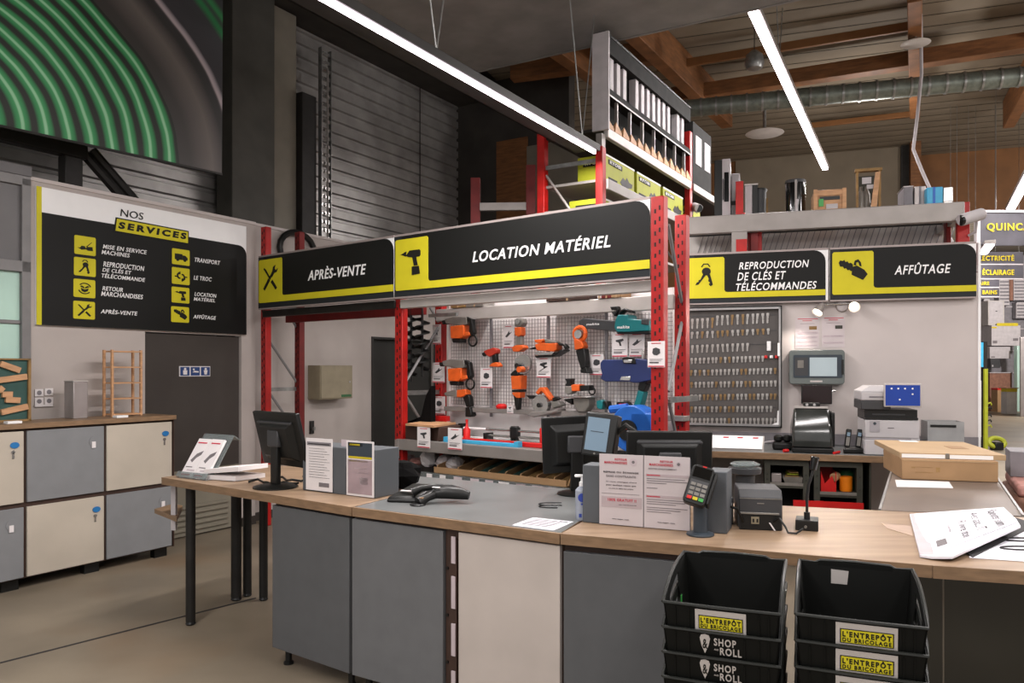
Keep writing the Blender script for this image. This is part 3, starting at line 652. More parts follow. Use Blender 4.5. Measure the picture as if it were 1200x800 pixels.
def lump(mb, c, rx, ry, rz, seed, n=10, m=7):
    r_ = random.Random(seed); v = []; f = []
    for j in range(m+1):
        th = math.pi*j/m
        for i in range(n):
            ph = 2*math.pi*i/n; k = 1+r_.uniform(-.3, .22)
            v.append((c[0]+rx*k*math.sin(th)*math.cos(ph), c[1]+ry*k*math.sin(th)*math.sin(ph), c[2]+rz*(1-math.cos(th))/1*.5*2*.5*(1 if j else 0)))
    f = [(j*n+i, j*n+(i+1) % n, (j+1)*n+(i+1) % n, (j+1)*n+i) for j in range(m) for i in range(n)]
    return mb.add([(x, y, z) for x, y, z in v], [q[::-1] for q in f])
for i, (px, w_, h_, mt, lab) in enumerate([(478, .05, .10, 'tag_pink', 'rose and white parts bag beside the red post on the lower shelf'), (487, .06, .075, 'rose_pack', 'brown parts bag at the left end of the lower shelf'), (503, .07, .17, 'paper_white', 'white bucket-sized parts bag on the lower shelf'), (522, .08, .13, 'bubble_bag', 'clear plastic parts bag at the left of the divided tray'), (534, .07, .12, 'paper_white', 'second white parts bag lying in the divided tray')]):
    u = RK.U(px, .2); solo('parts_bag', lump(MB(), (u, .2, .774), w_, .09, h_, 5+i), mt, lab, 'bag', RK, (u, .2, .774), smooth=False)
# ---- auger bits hanging in the left bay
def auger(u, o, z0, z1, r, label):
    t = T('auger_bit', label, 'auger', RK, (u, o, z0), 'black auger bits hanging in the rack end')
    t.part('shaft', MB().cyl((u, o, z0-.06), (u, o, z1+.12), .012, n=8), 'black_plastic')
    n = 12; turns = (z1-z0)/.085; steps = int(turns*n); v = []; f = []
    for i in range(steps+1):
        a = 2*math.pi*i/n; z = z0+(z1-z0)*i/steps
        v += [(u+.01*math.cos(a), o+.01*math.sin(a), z), (u+r*math.cos(a), o+r*math.sin(a), z-.006), (u+r*math.cos(a), o+r*math.sin(a), z+.006), (u+.01*math.cos(a), o+.01*math.sin(a), z+.014)]
    for i in range(steps):
        for k in range(4): f.append((i*4+k, i*4+(k+1) % 4, (i+1)*4+(k+1) % 4, (i+1)*4+k))
    t.part('flight', MB().add(v, f), 'black_plastic')
    t.part('coupling', MB().cyl((u, o, z1+.12), (u, o, z1+.17), .02, n=8), 'galvanized')
rack.part('hook_rail', MB().box(.08, .42, .30, .33, 2.13, 2.16), 'galvanized')
auger(RK.U(481, .3), .31, RK.Z(481, 440, .3), RK.Z(481, 372, .3)+.02, .055, 'slim black auger bit hanging nearest the front red post')
auger(RK.U(494, .3), .31, RK.Z(494, 434, .3), RK.Z(494, 376, .3)+.02, .075, 'wider black auger bit hanging beside the second red post')
u = RK.U(497, .25)
solo('black_tarpaulin', MB().prism([RK.uz(x, y, .25) for x, y in ((506, 452), (500, 463), (494, 488), (480, 500), (479, 494), (506, 494))], .24, .30), 'bag_black', 'black folded tarpaulin slung against the second red post', 'tarpaulin', RK, (u, .25, RK.Z(497, 495, .25)))
u0, z0 = RK.uz(479, 497, .0)
solo('plywood_piece', MB().slab([(RK.U(477, 0), -.02), (RK.U(514, 0), -.06), (RK.U(530, .3), .35), (RK.U(494, .3), .35)], z0-.01, z0+.008), 'pine', 'thin plywood offcut lying above the grey shelf by the red post', 'board', RK, (u0, 0, z0-.01))
solo('tool_case', MB().box(RK.U(478, .1), RK.U(520, .1), .04, .42, 1.03, z0-.012), 'carcass_brown', 'dark closed tool case under the plywood offcut', 'case', RK, (RK.U(478, .1), .04, 1.03), bevel=.01)
# ================================================================== HIRE TOOLS on the grid, outlines in crop pixels (8x)
CR = dict(A=(460, 350), B=(600, 350), C_=(460, 430), D=(590, 420), E=(700, 330))
TO = DP-.13
def trc(c, pts, off=TO): ox, oy = CR[c]; return [RK.uz(ox+x/8, oy+y/8, off) for x, y in pts]
def tool(name, label, cat, c, parts, base, group=None):
    bu, bz_ = trc(c, [base])[0]
    t = T(name, label, cat, RK, (bu, TO, bz_), group)
    last = {}
    for p in parts:
        nm, mat, pts, o0, o1 = p[:5]; m = MB()
        if isinstance(pts, tuple):               # ('disc', x, y, r) or ('ring', x, y, r, tube)
            (cu_, cz_), (ru, _) = trc(c, [(pts[1], pts[2]), (pts[1]+pts[3], pts[2])]); r = abs(ru-cu_)*.86
            if pts[0] == 'disc': m.cyl((cu_, TO+o0, cz_), (cu_, TO+o1, cz_), r, n=20)
            else: m.tube([(cu_+r*math.cos(R(a)), TO+(o0+o1)/2, cz_+r*math.sin(R(a))) for a in range(0, 361, 24)], pts[4])
            t.part(nm, m, mat)
        else:
            m.prism(trc(c, pts), TO+o0, TO+o1); t.part(nm, m, mat, bevel=.006)
    t.part('hook', MB().cyl((bu, TO+.03, bz_+.06), (bu, DP, bz_+.06), .004, n=6), 'galvanized')
    return t
# rotary hammers (the second is a copy lower down)
rh = tool('rotary_hammer', 'orange and grey rotary hammer, top left of the wire grid', 'power tool', 'A', [
    ('gear_housing', 'tool_grey', [(485, 190), (560, 168), (690, 170), (692, 240), (640, 252), (560, 240), (498, 232)], 0, .08),
    ('motor_body', 'tool_orange', [(545, 258), (672, 244), (672, 345), (640, 372), (550, 372)], -.01, .09),
    ('handle', 'black_plastic', [(680, 165), (735, 190), (752, 320), (735, 345), (708, 330), (712, 215), (688, 205)], .01, .06),
    ('grip', 'tool_orange', [(600, 332), (715, 310), (722, 342), (612, 372)], 0, .07),
    ('base_cap', 'black_plastic', [(552, 374), (640, 374), (640, 412), (562, 412)], 0, .08),
    ('chuck', 'dark_steel', [(448, 205), (486, 196), (494, 236), (458, 240)], .01, .07),
    ('coiled_cable', 'black_plastic', ('ring', 735, 392, 45, .009), 0, .05)], (600, 412), 'large orange rotary hammers')
e = copy_of(rh.e, RK, tuple(x+y for x, y in zip(rh.off, (-.03, 0, -.46*.84))), 'orange and grey rotary hammer hanging below the top one', 'large orange rotary hammers')
tool('cordless_screwdriver', 'grey and orange corded drill at the lower left of the grid', 'power tool', 'C_', [
    ('gear_housing', 'tool_grey', [(482, 242), (560, 218), (600, 216), (598, 280), (560, 276), (490, 268)], 0, .07),
    ('motor_body', 'tool_orange', [(600, 214), (680, 206), (690, 258), (640, 284), (600, 282)], 0, .075),
    ('handle', 'black_plastic', [(650, 284), (692, 254), (714, 280), (722, 370), (682, 375), (668, 330)], .01, .065),
    ('battery', 'black_plastic', [(680, 378), (724, 372), (742, 456), (726, 468), (680, 466)], 0, .07)], (700, 466))
tool('cordless_drill', 'small red and black cordless drill left of the grid centre', 'power tool', 'A', [
    ('chuck', 'black_plastic', [(825, 512), (850, 495), (866, 520), (842, 542)], .01, .05),
    ('body', 'tool_red', [(850, 492), (885, 476), (940, 458), (974, 474), (972, 508), (935, 530), (905, 545), (880, 530)], 0, .06),
    ('grip', 'black_plastic', [(922, 528), (960, 512), (968, 592), (932, 602)], .01, .05),
    ('battery', 'tool_orange', [(900, 634), (926, 604), (972, 594), (1000, 626), (990, 640)], 0, .06)], (950, 640))
tool('straight_grinder', 'slim upright grinder with silver head near the grid top', 'power tool', 'B', [
    ('head', 'tool_grey', [(18, 200), (50, 178), (92, 185), (104, 225), (82, 262), (28, 262)], 0, .07),
    ('collar', 'tool_orange', [(20, 266), (82, 264), (84, 340), (60, 354), (26, 346)], 0, .07),
    ('grip', 'tool_grey', [(28, 352), (78, 350), (80, 432), (24, 436)], .01, .06),
    ('foot', 'tool_orange', [(-6, 452), (30, 436), (96, 434), (108, 462), (60, 496), (8, 496)], 0, .08),
    ('spindle', 'steel_bright', ('disc', 60, 212, 24), -.015, .0)], (50, 496))
tool('large_angle_grinder', 'big orange angle grinder hanging disc up on the grid centre', 'power tool', 'B', [
    ('guard', 'steel_bright', ('disc', 82, 612, 88), .02, .05),
    ('hub', 'dark_steel', ('disc', 56, 628, 24), -.02, .02),
    ('side_handle', 'tool_orange', ('disc', 104, 662, 26), -.06, .0),
    ('neck', 'black_plastic', [(-16, 700), (24, 664), (60, 700), (60, 722), (-16, 722)], 0, .08),
    ('motor_body', 'tool_orange', [(-14, 724), (84, 718), (82, 848), (-4, 850)], 0, .09),
    ('band', 'black_plastic', [(-2, 852), (80, 852), (78, 874), (-2, 874)], -.002, .092),
    ('tail', 'tool_orange', [(0, 876), (76, 876), (70, 930), (40, 930), (0, 895)], 0, .08),
    ('grip', 'black_plastic', [(2, 898), (40, 932), (58, 930), (50, 1040), (28, 1042), (14, 960)], .01, .06)], (40, 1044))
tool('belt_sander', 'orange handheld belt sander lying level on the grid', 'power tool', 'B', [
    ('front_knob', 'tool_orange', [(205, 385), (285, 376), (290, 396), (262, 420), (215, 410)], 0, .07),
    ('body', 'tool_orange', [(212, 428), (270, 412), (330, 418), (416, 414), (412, 480), (388, 494), (228, 484)], 0, .09),
    ('motor', 'tool_grey', [(295, 376), (340, 385), (415, 402), (410, 416), (300, 416)], .01, .08),
    ('rear_grip', 'black_plastic', [(418, 412), (480, 420), (508, 452), (490, 478), (470, 440), (430, 436)], .01, .06),
    ('base', 'steel_bright', [(215, 500), (398, 498), (376, 528), (214, 534)], -.01, .1),
    ('belt', 'black_plastic', [(210, 536), (378, 530), (470, 470), (490, 482), (390, 540), (230, 552)], -.01, .1),
    ('nose', 'black_plastic', [(150, 466), (210, 448), (214, 470), (160, 474)], .01, .06)], (300, 552))
tool('long_neck_sander', 'upright tool with orange collar and black grip, right of centre', 'power tool', 'B', [
    ('head_ring', 'tool_orange', ('ring', 618, 328, 62, .018), 0, .06),
    ('head', 'steel_bright', ('disc', 616, 332, 40), .0, .04),
    ('body', 'tool_orange', [(576, 384), (600, 374), (650, 400), (668, 440), (662, 464), (586, 480)], 0, .08),
    ('grip', 'black_plastic', [(590, 482), (674, 466), (686, 560), (692, 640), (640, 660), (612, 570)], .005, .075),
    ('foot', 'black_plastic', [(636, 662), (694, 642), (712, 700), (640, 694)], 0, .08)], (670, 700))
tool('electric_chainsaw', 'teal electric chainsaw with long dark bar at the rack top', 'chainsaw', 'B', [
    ('guide_bar', 'charcoal', [(606, 205), (640, 180), (700, 182), (965, 206), (975, 300), (900, 300), (670, 280), (625, 268), (606, 240)], .03, .05),
    ('body', 'tool_teal', [(985, 200), (1010, 152), (1105, 150), (1110, 190), (1180, 196), (1300, 200), (1300, 300), (1100, 312), (1000, 314), (975, 270)], -.03, .11),
    ('front_guard', 'black_plastic', [(915, 75), (990, 68), (1000, 106), (960, 165), (928, 120), (944, 122), (960, 138), (978, 102), (930, 104)], 0, .1),
    ('top_handle', 'black_plastic', [(985, 170), (1005, 110), (1050, 88), (1105, 105), (1120, 135), (1100, 130), (1050, 110), (1018, 130), (1000, 175)], 0, .08),
    ('rear_handle', 'charcoal', [(1230, 190), (1300, 190), (1300, 250), (1230, 240)], -.035, .115),
    ('bottom_cover', 'black_plastic', [(985, 316), (1300, 302), (1300, 330), (1000, 330)], -.02, .1)], (1080, 330))
m = MB(); a = trc('B', [(680, 248), (800, 222)]); m.text('makita', a[0][0], a[1][0], a[0][1], a[1][1], TO+.029, shear=.2, bold=.02)
t_ = [o for o in bpy.data.objects if o.name == 'electric_chainsaw'][0]
def sub(owner_off, owner, name, mb, mat): o = build(name, mb, mat, owner_off, 0, False); o.parent = owner; return o
sub(tuple([trc('B', [(1080, 330)])[0][0], TO, trc('B', [(1080, 330)])[0][1]]), t_, 'lettering', m, 'sign_white')
a = trc('B', [(1004, 282), (1120, 250)]); m = MB().text('makita', a[0][0], a[1][0], a[0][1], a[1][1], TO-.031, shear=.2, bold=.03)
sub(tuple([trc('B', [(1080, 330)])[0][0], TO, trc('B', [(1080, 330)])[0][1]]), t_, 'lettering', m, 'sign_white')
tool('circular_saw', 'orange circular saw with a silver blade guard, low on the grid', 'power tool', 'D', [
    ('blade_guard', 'steel_bright', ('disc', 342, 432, 86), .0, .05),
    ('blade_hub', 'dark_steel', ('disc', 340, 436, 20), -.02, .0),
    ('handle', 'tool_orange', [(290, 318), (330, 270), (368, 268), (400, 318), (446, 384), (424, 398), (372, 330), (345, 304), (312, 340)], .01, .07),
    ('front_lever', 'black_plastic', [(195, 345), (300, 346), (280, 376), (230, 380)], .02, .06),
    ('rear_grip', 'black_plastic', [(440, 370), (480, 358), (508, 378), (480, 392), (450, 402)], .02, .07),
    ('motor', 'tool_grey', [(430, 400), (500, 404), (530, 440), (440, 470)], .02, .1),
    ('base_plate', 'rack_grey', [(240, 528), (280, 498), (470, 486), (520, 470), (525, 500), (300, 548)], -.03, .1)], (350, 548))
tool('mitre_saw', 'compact tile saw with orange motor below the blue case', 'power tool', 'D', [
    ('knob', 'black_plastic', [(574, 188), (634, 188), (622, 222), (632, 258), (574, 258), (588, 222)], .0, .07),
    ('gear_head', 'tool_grey', [(572, 268), (636, 262), (640, 318), (600, 338), (570, 322)], 0, .08),
    ('motor', 'tool_orange', [(638, 250), (660, 240), (712, 246), (714, 304), (644, 306)], -.01, .09),
    ('motor_tail', 'black_plastic', [(716, 252), (800, 250), (804, 300), (716, 306)], 0, .08),
    ('cable', 'black_plastic', ('ring', 808, 305, 34, .006), .02, .05),
    ('table', 'steel_bright', [(556, 352), (840, 352), (842, 366), (560, 366)], -.04, .12),
    ('wing', 'black_plastic', [(558, 384), (636, 372), (640, 432), (600, 412)], 0, .1),
    ('stand', 'tool_grey', [(650, 372), (800, 368), (800, 440), (760, 500), (690, 500), (655, 420)], 0, .1)], (720, 500))
tool('blue_tool_case', 'dark blue plastic tool case hanging at the right of the grid', 'case', 'B', [
    ('shell', 'tool_blue', [(850, 600), (872, 572), (1060, 568), (1190, 560), (1330, 580), (1340, 760), (1180, 788), (1120, 776), (900, 776), (852, 748), (866, 700), (852, 650)], -.04, .08),
    ('handle', 'black_plastic', [(1058, 556), (1100, 545), (1180, 552), (1190, 610), (1070, 606)], -.05, -.0401),
    ('latch', 'steel_bright', [(1075, 572), (1160, 570), (1152, 600), (1080, 600)], -.056, -.0501),
    ('logo_plate', 'steel_bright', [(1050, 728), (1140, 726), (1132, 766), (1036, 762)], -.046, -.0401)], (1060, 788))
tool('long_teal_grinder', 'tall teal and black grinder standing right of the blue case', 'power tool', 'E', [
    ('nozzle', 'steel_bright', [(414, 640), (436, 636), (424, 770), (404, 770)], .0, .03),
    ('head', 'black_plastic', [(395, 770), (430, 750), (480, 800), (505, 880), (470, 960), (400, 900)], -.03, .07),
    ('neck', 'black_plastic', [(400, 905), (470, 962), (440, 1030), (385, 1012)], -.01, .06),
    ('grip', 'tool_teal', [(384, 1016), (440, 1032), (420, 1120), (400, 1180), (330, 1190), (360, 1110)], -.01, .07)], (370, 1190))
tool('teal_mini_saw', 'small teal saw perched beside the blue blower', 'power tool', 'D', [
    ('body', 'tool_teal', [(870, 400), (900, 388), (930, 395), (925, 470), (905, 480), (872, 460)], 0, .07),
    ('guard', 'black_plastic', [(932, 396), (968, 402), (982, 462), (970, 478), (945, 420)], 0, .07)], (900, 480))
tool('magenta_clamp_tool', 'black tool with magenta stripe above the blue blower', 'power tool', 'D', [
    ('body', 'black_plastic', [(1056, 410), (1150, 402), (1180, 430), (1180, 470), (1060, 468)], 0, .06),
    ('stripe', 'red_plastic', [(1080, 424), (1150, 418), (1160, 436), (1084, 440)], -.004, -.0002)], (1110, 470))
# ---- blue blower in front of the rack
u, z = RK.uz(740, 505, .05)
t = T('blue_blower', 'round blue blower on the rack shelf behind the till screens', 'blower', RK, (u, .1, 1.03))
cc = RK.uz(742, 502, .12); r = .17
t.part('housing', MB().cyl((cc[0], .08, cc[1]), (cc[0], .24, cc[1]), r, n=28), 'tool_sky', bevel=.01)
t.part('outlet', MB().box(cc[0], RK.U(767, .1), .08, .24, 1.06, RK.Z(767, 484, .1)), 'tool_sky', bevel=.01)
t.part('intake', MB().cyl((cc[0]-.02, .06, cc[1]-.01), (cc[0]-.02, .0795, cc[1]-.01), .075, n=20), 'black_plastic')
t.part('red_button', MB().cyl((cc[0]-.02, .045, cc[1]+.01), (cc[0]-.02, .0595, cc[1]+.01), .014, n=12), 'red_plastic')
t.part('hose', MB().tube([(RK.U(712, .1), .14, RK.Z(712, 480, .1)), (cc[0]-.06, .15, cc[1]+.15)], .03), 'tool_sky')
t.part('foot', MB().box(cc[0]-.12, cc[0]+.12, .1, .22, 1.03, 1.06), 'black_plastic')
# ---- price cards: (crop, box, kind of sketch, what it hangs by)
cards = [('A', (378, 243, 456, 426), 'price card on the second red post beside the top rotary hammer', DP-.0),
         ('A', (376, 598, 490, 784), 'price card on the second red post level with the small drill', DP-.0),
         ('C_', (384, 272, 494, 442), 'lowest price card on the second red post above the red guard', DP-.0),
         ('C_', (235, 558, 354, 752), 'price card on the grey shelf edge showing a round tool, nearest the red post', -.04),
         ('C_', (522, 566, 652, 768), 'price card on the grey shelf edge in front of the blue bars', -.04),
         ('C_', (826, 8, 938, 196), 'price card hung under the small cordless drill', DP-.1),
         ('B', (234, 548, 366, 740), 'price card with zigzag pictures under the belt sander', DP-.1),
         ('A', (1040, 245, 1138, 465), 'pale card behind the slim upright grinder', DP-.03),
         ('B', (728, 520, 862, 716), 'white price card tucked left of the blue case', DP-.03),
         ('B', (940, 322, 1086, 546), 'left price card of the pair below the chainsaw', DP-.08),
         ('B', (1100, 320, 1244, 544), 'right price card of the pair below the chainsaw', DP-.08),
         ('E', (474, 560, 634, 802), 'price card hung on the front of the large right red post', -.13),
         ('D', (36, 432, 92, 512), 'small pale card beside the foot of the big angle grinder', DP-.1)]
for i, (c, (x0, y0, x1, y1), lab, off) in enumerate(cards):
    (a, zt_), (b, zb_) = trc(c, [(x0, y0), (x1, y1)], off); zb_ = min(zb_, zt_-.1); zt2 = trc(c, [(x0, y0)], off)[0][1]; zb2 = trc(c, [(x0, y1)], off)[0][1]
    zt_, zb_ = zt2, zb2
    t = T('price_card', lab, 'card', RK, (a, off, zb_), 'price cards on the tool rack')
    w_ = b-a; h_ = zt_-zb_
    t.part('sheet', MB().box(a, b, off-.004, off, zb_, zt_), 'paper_white')
    t.part('red_strip', MB().box(a+.004, b-.004, off-.006, off-.0042, zb_+.003, zb_+h_*.06), 'ink_red')
    t.part('red_heading', MB().box(a+w_*.22, b-w_*.22, off-.006, off-.0042, zt_-h_*.09, zt_-h_*.06), 'ink_red')
    k = i % 3; cu_, cz_ = a+w_*.5, zb_+h_*.60
    if k == 0: pl = [(-.25, .10), (.2, .16), (.26, .08), (.06, .02), (.12, -.14), (.0, -.14), (-.06, .0), (-.25, .04)]
    elif k == 1: pl = [(-.3, -.10), (-.05, .04), (.05, .14), (.12, .04), (.34, .10), (.05, -.06), (-.15, -.14)]
    else: pl = [(-.22, -.04), (-.18, .12), (.0, .16), (.22, .10), (.24, -.06), (.05, -.14), (-.15, -.12)]
    t.part('tool_picture', MB().prism([(cu_+w_*x, cz_+h_*y) for x, y in pl], off-.006, off-.0042), 'charcoal')
    t.part('text_line', MB().box(a+w_*.12, b-w_*.12, off-.006, off-.0042, zb_+h_*.30, zb_+h_*.315).box(a+w_*.12, b-w_*.35, off-.006, off-.0042, zb_+h_*.16, zb_+h_*.20).box(a+w_*.12, b-w_*.2, off-.006, off-.0042, zb_+h_*.24, zb_+h_*.25), 'ink_black')
    if i == 6:
        t.part('zigzag', MB().prism([(cu_+w_*x, cz_+h_*y) for x, y in [(-.3, .22), (.2, .12), (.3, .14), (-.1, .02), (.25, -.08), (.3, -.05), (-.25, -.28), (-.3, -.26), (.1, -.10), (-.3, .02), (.1, .12)]], off-.007, off-.0061), 'ink_black')
# ---- long goods on the grey shelf
S = 1.032
def bar(name, lab, cat, px0, px1, o, h, z, mat, r=None, extra=None):
    a, b = RK.U(px0, o), RK.U(px1, o)
    t = T(name, lab, cat, RK, (a, o, z))
    if r: t.part('tube', MB().cyl((a, o, z+r), (b, o, z+r), r, n=10), mat)
    else: t.part('rail', MB().box(a, b, o, o+.05, z, z+h), mat, bevel=.003)
    if extra: extra(t, a, b, o, z)
    return t
ends = lambda col: (lambda t, a, b, o, z: (t.part('end_cap', MB().box(a-.01, a+.03, o-.004, o+.054, z, z+.045), col), t.part('end_cap', MB().box(b-.03, b+.01, o-.004, o+.054, z, z+.045), col)))
bar('spirit_level', 'bright blue long level on the front edge of the grey shelf', 'level', 521, 606, .04, .028, S, 'cyan_plastic', extra=ends('cyan_plastic'))
bar('straightedge', 'long red straightedge lying behind the blue level', 'tool', 526, 642, .12, .035, S, 'red_plastic', extra=ends('black_plastic'))
def cutter(t, a, b, o, z):
    for k in (.06, .11): t.part('guide_rod', MB().cyl((a, o+.02, z+k), (b, o+.02, z+k), .010, n=8), 'steel_bright')
    t.part('end_frame', MB().box(b-.03, b, o-.02, o+.08, z, z+.15), 'red_plastic', bevel=.01); t.part('end_frame', MB().box(a, a+.03, o-.02, o+.08, z, z+.08), 'black_plastic')
    t.part('carriage', MB().box((a+b)/2-.04, (a+b)/2+.04, o, o+.05, z+.05, z+.14), 'black_plastic', bevel=.006)
bar('tile_cutter', 'long red tile cutter with chrome guide rods on the grey shelf', 'tile cutter', 568, 637, .24, .03, S, 'steel_bright', extra=cutter)
bar('small_tile_cutter', 'white and black tile cutter left of the chrome one', 'tile cutter', 537, 604, .32, .03, S, 'paper_white', extra=lambda t, a, b, o, z: (t.part('guide_rod', MB().cyl((a, o+.02, z+.10), (b, o+.02, z+.10), .012, n=8), 'paper_white'), t.part('end_frame', MB().box(a, a+.05, o, o+.05, z, z+.14), 'black_plastic'), t.part('end_frame', MB().box(b-.05, b, o, o+.05, z, z+.14), 'black_plastic')))
u = RK.U(538, .1); t = T('red_adhesive_bottle', 'small red bottle standing on the grey shelf', 'bottle', RK, (u, .16, S))
t.part('body', MB().lathe((u, .20, S), [(.03, 0), (.032, .1), (.012, .13), (.01, .17)], 12), 'red_plastic'); t.part('cap', MB().cyl((u, .20, S+.17), (u, .20, S+.19), .012, n=8), 'red_plastic')
solo('red_pouch', MB().lathe((RK.U(588, DP-.06), DP-.06, 1.312), [(.05, 0), (.055, .02), (.03, .04)], 12), 'red_plastic', 'small round red puck on the ledge under the grid', 'tool', RK, (RK.U(588, DP-.06), DP-.06, 1.312))
for i, (px0, px1, mat, lab) in enumerate([(705, 716, 'rack_red_dark', 'dark red cardboard carton above the back beam at right'), (716, 728, 'cardboard', 'brown carton above the back beam beside the dark red one'), (700, 704.5, 'paper_white', 'tiny white and red box on the back beam'), (528, 545, 'old_wood', 'brown parcel on the upper deck above the rotary hammer'), (546, 566, 'tool_grey', 'grey parcel on the upper deck above the grid'), (640, 690, 'carcass_brown', 'wide dark brown carton on the upper deck at centre')]):
    a, b = RK.U(px0, DP-.1), RK.U(px1, DP-.1)
    t = T('carton', lab, 'box', RK, (a, DP-.1, 2.212)); t.part('body', MB().box(a, b, DP-.1, DP+.06, 2.212, 2.30), mat, bevel=.003); t.part('tape', MB().box((a+b)/2-.008, (a+b)/2+.008, DP-.102, DP-.1001, 2.212, 2.30), 'cardboard_top')
# ================================================================== HIGH RACK running away above the tool rack
DH = .62; h1 = HR.U(810); zS = 3.80
hr = T('high_rack', 'tall red pallet rack running away behind the tool hire sign', 'rack', HR, (0, 0, 0))
for u in (0, h1, h1*2): 
    p = hr.part('upright', MB().box(u-.045, u+.045, 0, .07, 0, 3.74 if u == 0 else (4.55 if u == h1 else 4.0)), 'rack_red', bevel=.006)
    hr.part('upright', MB().box(u-.045, u+.045, DH, DH+.08, 0, 3.96), 'rack_red', bevel=.006)
    hr.part('tie_bar', MB().box(u-.012, u+.012, .07, DH, 3.60, 3.64), 'galvanized'); 
    for k, zz in enumerate((1.6, 2.2, 2.8)): hr.part('brace', MB().cyl((u, .08, zz), (u, DH, zz+.75), .013, n=6), 'rack_grey')
hr.part('post_cap', MB().box(-.04, .04, .005, .065, 3.74, 3.86), 'rack_grey')
hr.part('shelf_beam', MB().box(.05, h1-.05, -.02, .03, 3.84, 3.93), 'rack_pale', bevel=.006)
hr.part('shelf_beam', MB().box(h1+.05, h1*2-.05, -.02, .03, 3.84, 3.93), 'rack_grey', bevel=.006)
hr.part('shelf_deck', MB().box(-.0, h1*2, .03, DH, 3.90, 3.925), 'dark_steel')
zb0 = HR.Z(716, 212, 0)
hr.part('shelf_beam', MB().box(.05, h1-.05, -.02, .03, zb0-.10, zb0), 'rack_grey', bevel=.006)
hr.part('shelf_deck', MB().box(.0, h1, .03, DH, zb0-.03, zb0-.005), 'rack_grey')
hr.part('side_rail', MB().box(-.03, .02, .07, DH, zb0-.32, zb0-.26), 'rack_grey')
hr.part('shelf_deck', MB().box(.0, h1, .03, DH, 2.85, 2.875), 'rack_grey')
def lime_box(u0, u1, o0, o1, z, h, lab, front=True):
    t = T('lime_tool_carton', lab, 'box', HR, (u0, o0, z), 'lime power tool cartons on the high rack')
    t.part('body', MB().box(u0, u1, o0, o1, z, z+h), 'box_lime', bevel=.004)
    W_ = u1-u0
    t.part('black_label', MB().box(u0+W_*.08, u0+W_*.55, o0-.003, o0-.0005, z+h*.68, z+h*.86), 'icon_black')
    t.part('lettering', MB().text('RYOBI', u0+W_*.12, u0+W_*.5, z+h*.71, z+h*.83, o0-.0032, bold=.03), 'sign_white', smooth=False)
    t.part('tool_picture', MB().prism([(u0+W_*x, z+h*y) for x, y in ((.48, .22), (.58, .45), (.66, .38), (.72, .52), (.8, .38), (.92, .36), (.9, .2), (.7, .1), (.55, .12))], o0-.003, o0-.0005), 'dark_steel')
    t.part('black_bar', MB().box(u0+W_*.08, u0+W_*.38, o0-.003, o0-.0005, z+h*.12, z+h*.2), 'icon_black')
    t.part('white_edge', MB().box(u0, u1, o0-.004, o0, z+h-.015, z+h+.002), 'sign_white')
    # the end facing the camera
    D_ = o1-o0
    e = t.part('end_label', MB().box(u0-.003, u0-.0005, o0+.04, o0+D_*.8, z+h*.62, z+h*.88), 'icon_black')
    mb = MB().text('RYOBI', 0, D_*.55, z+h*.67, z+h*.82, 0, bold=.03)
    mb.v = [(u0-.0035+y, o0+D_*.72-x, zz) for x, y, zz in mb.v]
    t.part('lettering', mb, 'sign_white', parent=e, smooth=False)
    return t
hb = HR.Z(716, 182, .02)-zb0
for (x0, x1, lab) in ((714.5, 747.5, 'lime power tool carton nearest the first red post on the high rack'), (750.5, 778, 'second lime power tool carton on the high rack shelf'), (781, 804, 'third lime power tool carton on the high rack, before the second post'), (816, 824, 'small lime carton beyond the second post of the high rack')):
    a, b = HR.U(x0), HR.U(x1)
    if x0 > 810: hr.part('shelf_deck', MB().box(h1, h1*2, .03, DH, zb0-.03, zb0-.005), 'rack_grey')
    lime_box(a, b, .04, .34, zb0, hb if x0 < 810 else .25, lab)
a, b = HR.U(716), HR.U(741)
lime_box(.10, b, .06, .42, 2.877, zb0-.16-2.877, 'large lime carton on the lower shelf of the high rack')
u2 = h1-.06
# crated window frames standing on the top shelf: white end, black bars, white packs
zt, zb2 = HR.Z(714, 44, 0), 3.93
t = T('crated_door_frames', 'long black slatted crate with white packs on the high rack top', 'crate', HR, (0, 0, zb2))
o0, o1 = -.012, .11
t.part('end_board', MB().box(-.03, -.002, o0-.045, o1-.0, zb2-.04, zt+.0), 'store_white')
t.part('top_rail', MB().box(0, u2, o0, o1, zt-.16, zt), 'rail_dark'); t.part('top_cap', MB().box(0, u2, o0-.006, o1, zt, zt+.02), 'black_plastic')
H_ = zt-zb2; zm = zb2+H_*.44
t.part('mid_rail', MB().box(0, u2, o0, o1, zm-.07, zm), 'rail_dark'); t.part('mid_strip', MB().box(0, u2, o0-.008, o0-.001, zm-.075, zm-.06), 'rack_grey')
t.part('back_board', MB().box(0, u2, o1-.01, o1+.01, zb2, zt), 'rail_dark')
n = 15
for i in range(n):
    a = .02+(u2-.1)*i/n; b = a+(u2-.1)/n*.5
    if i in (4, 12): continue
    t.part('white_pack', MB().box(a, b, o0+.03, o1-.02, zm, zt-.165), 'store_white')
for i in range(7): a = (u2-.02)*(i+.9)/7.4; t.part('strut', MB().box(a, a+.025, o0+.01, o0+.04, zb2, zm-.07), 'rack_grey')
m = MB(); k = 0.02
while k < u2-.1:
    t.part('broken_slat', MB().add([(k, o0-.01, zb2), (k+.16, o0-.01, zb2), (k+.16, o0+.03, zb2), (k, o0+.03, zb2), (k+.02, o0-.01, zb2+.07+rnd.uniform(0, .04)), (k+.15, o0-.01, zb2+.03), (k+.15, o0+.03, zb2+.03), (k+.02, o0+.03, zb2+.06)], [(0, 3, 2, 1), (4, 5, 6, 7), (0, 1, 5, 4), (1, 2, 6, 5), (2, 3, 7, 6), (3, 0, 4, 7)]), 'pine'); k += .19
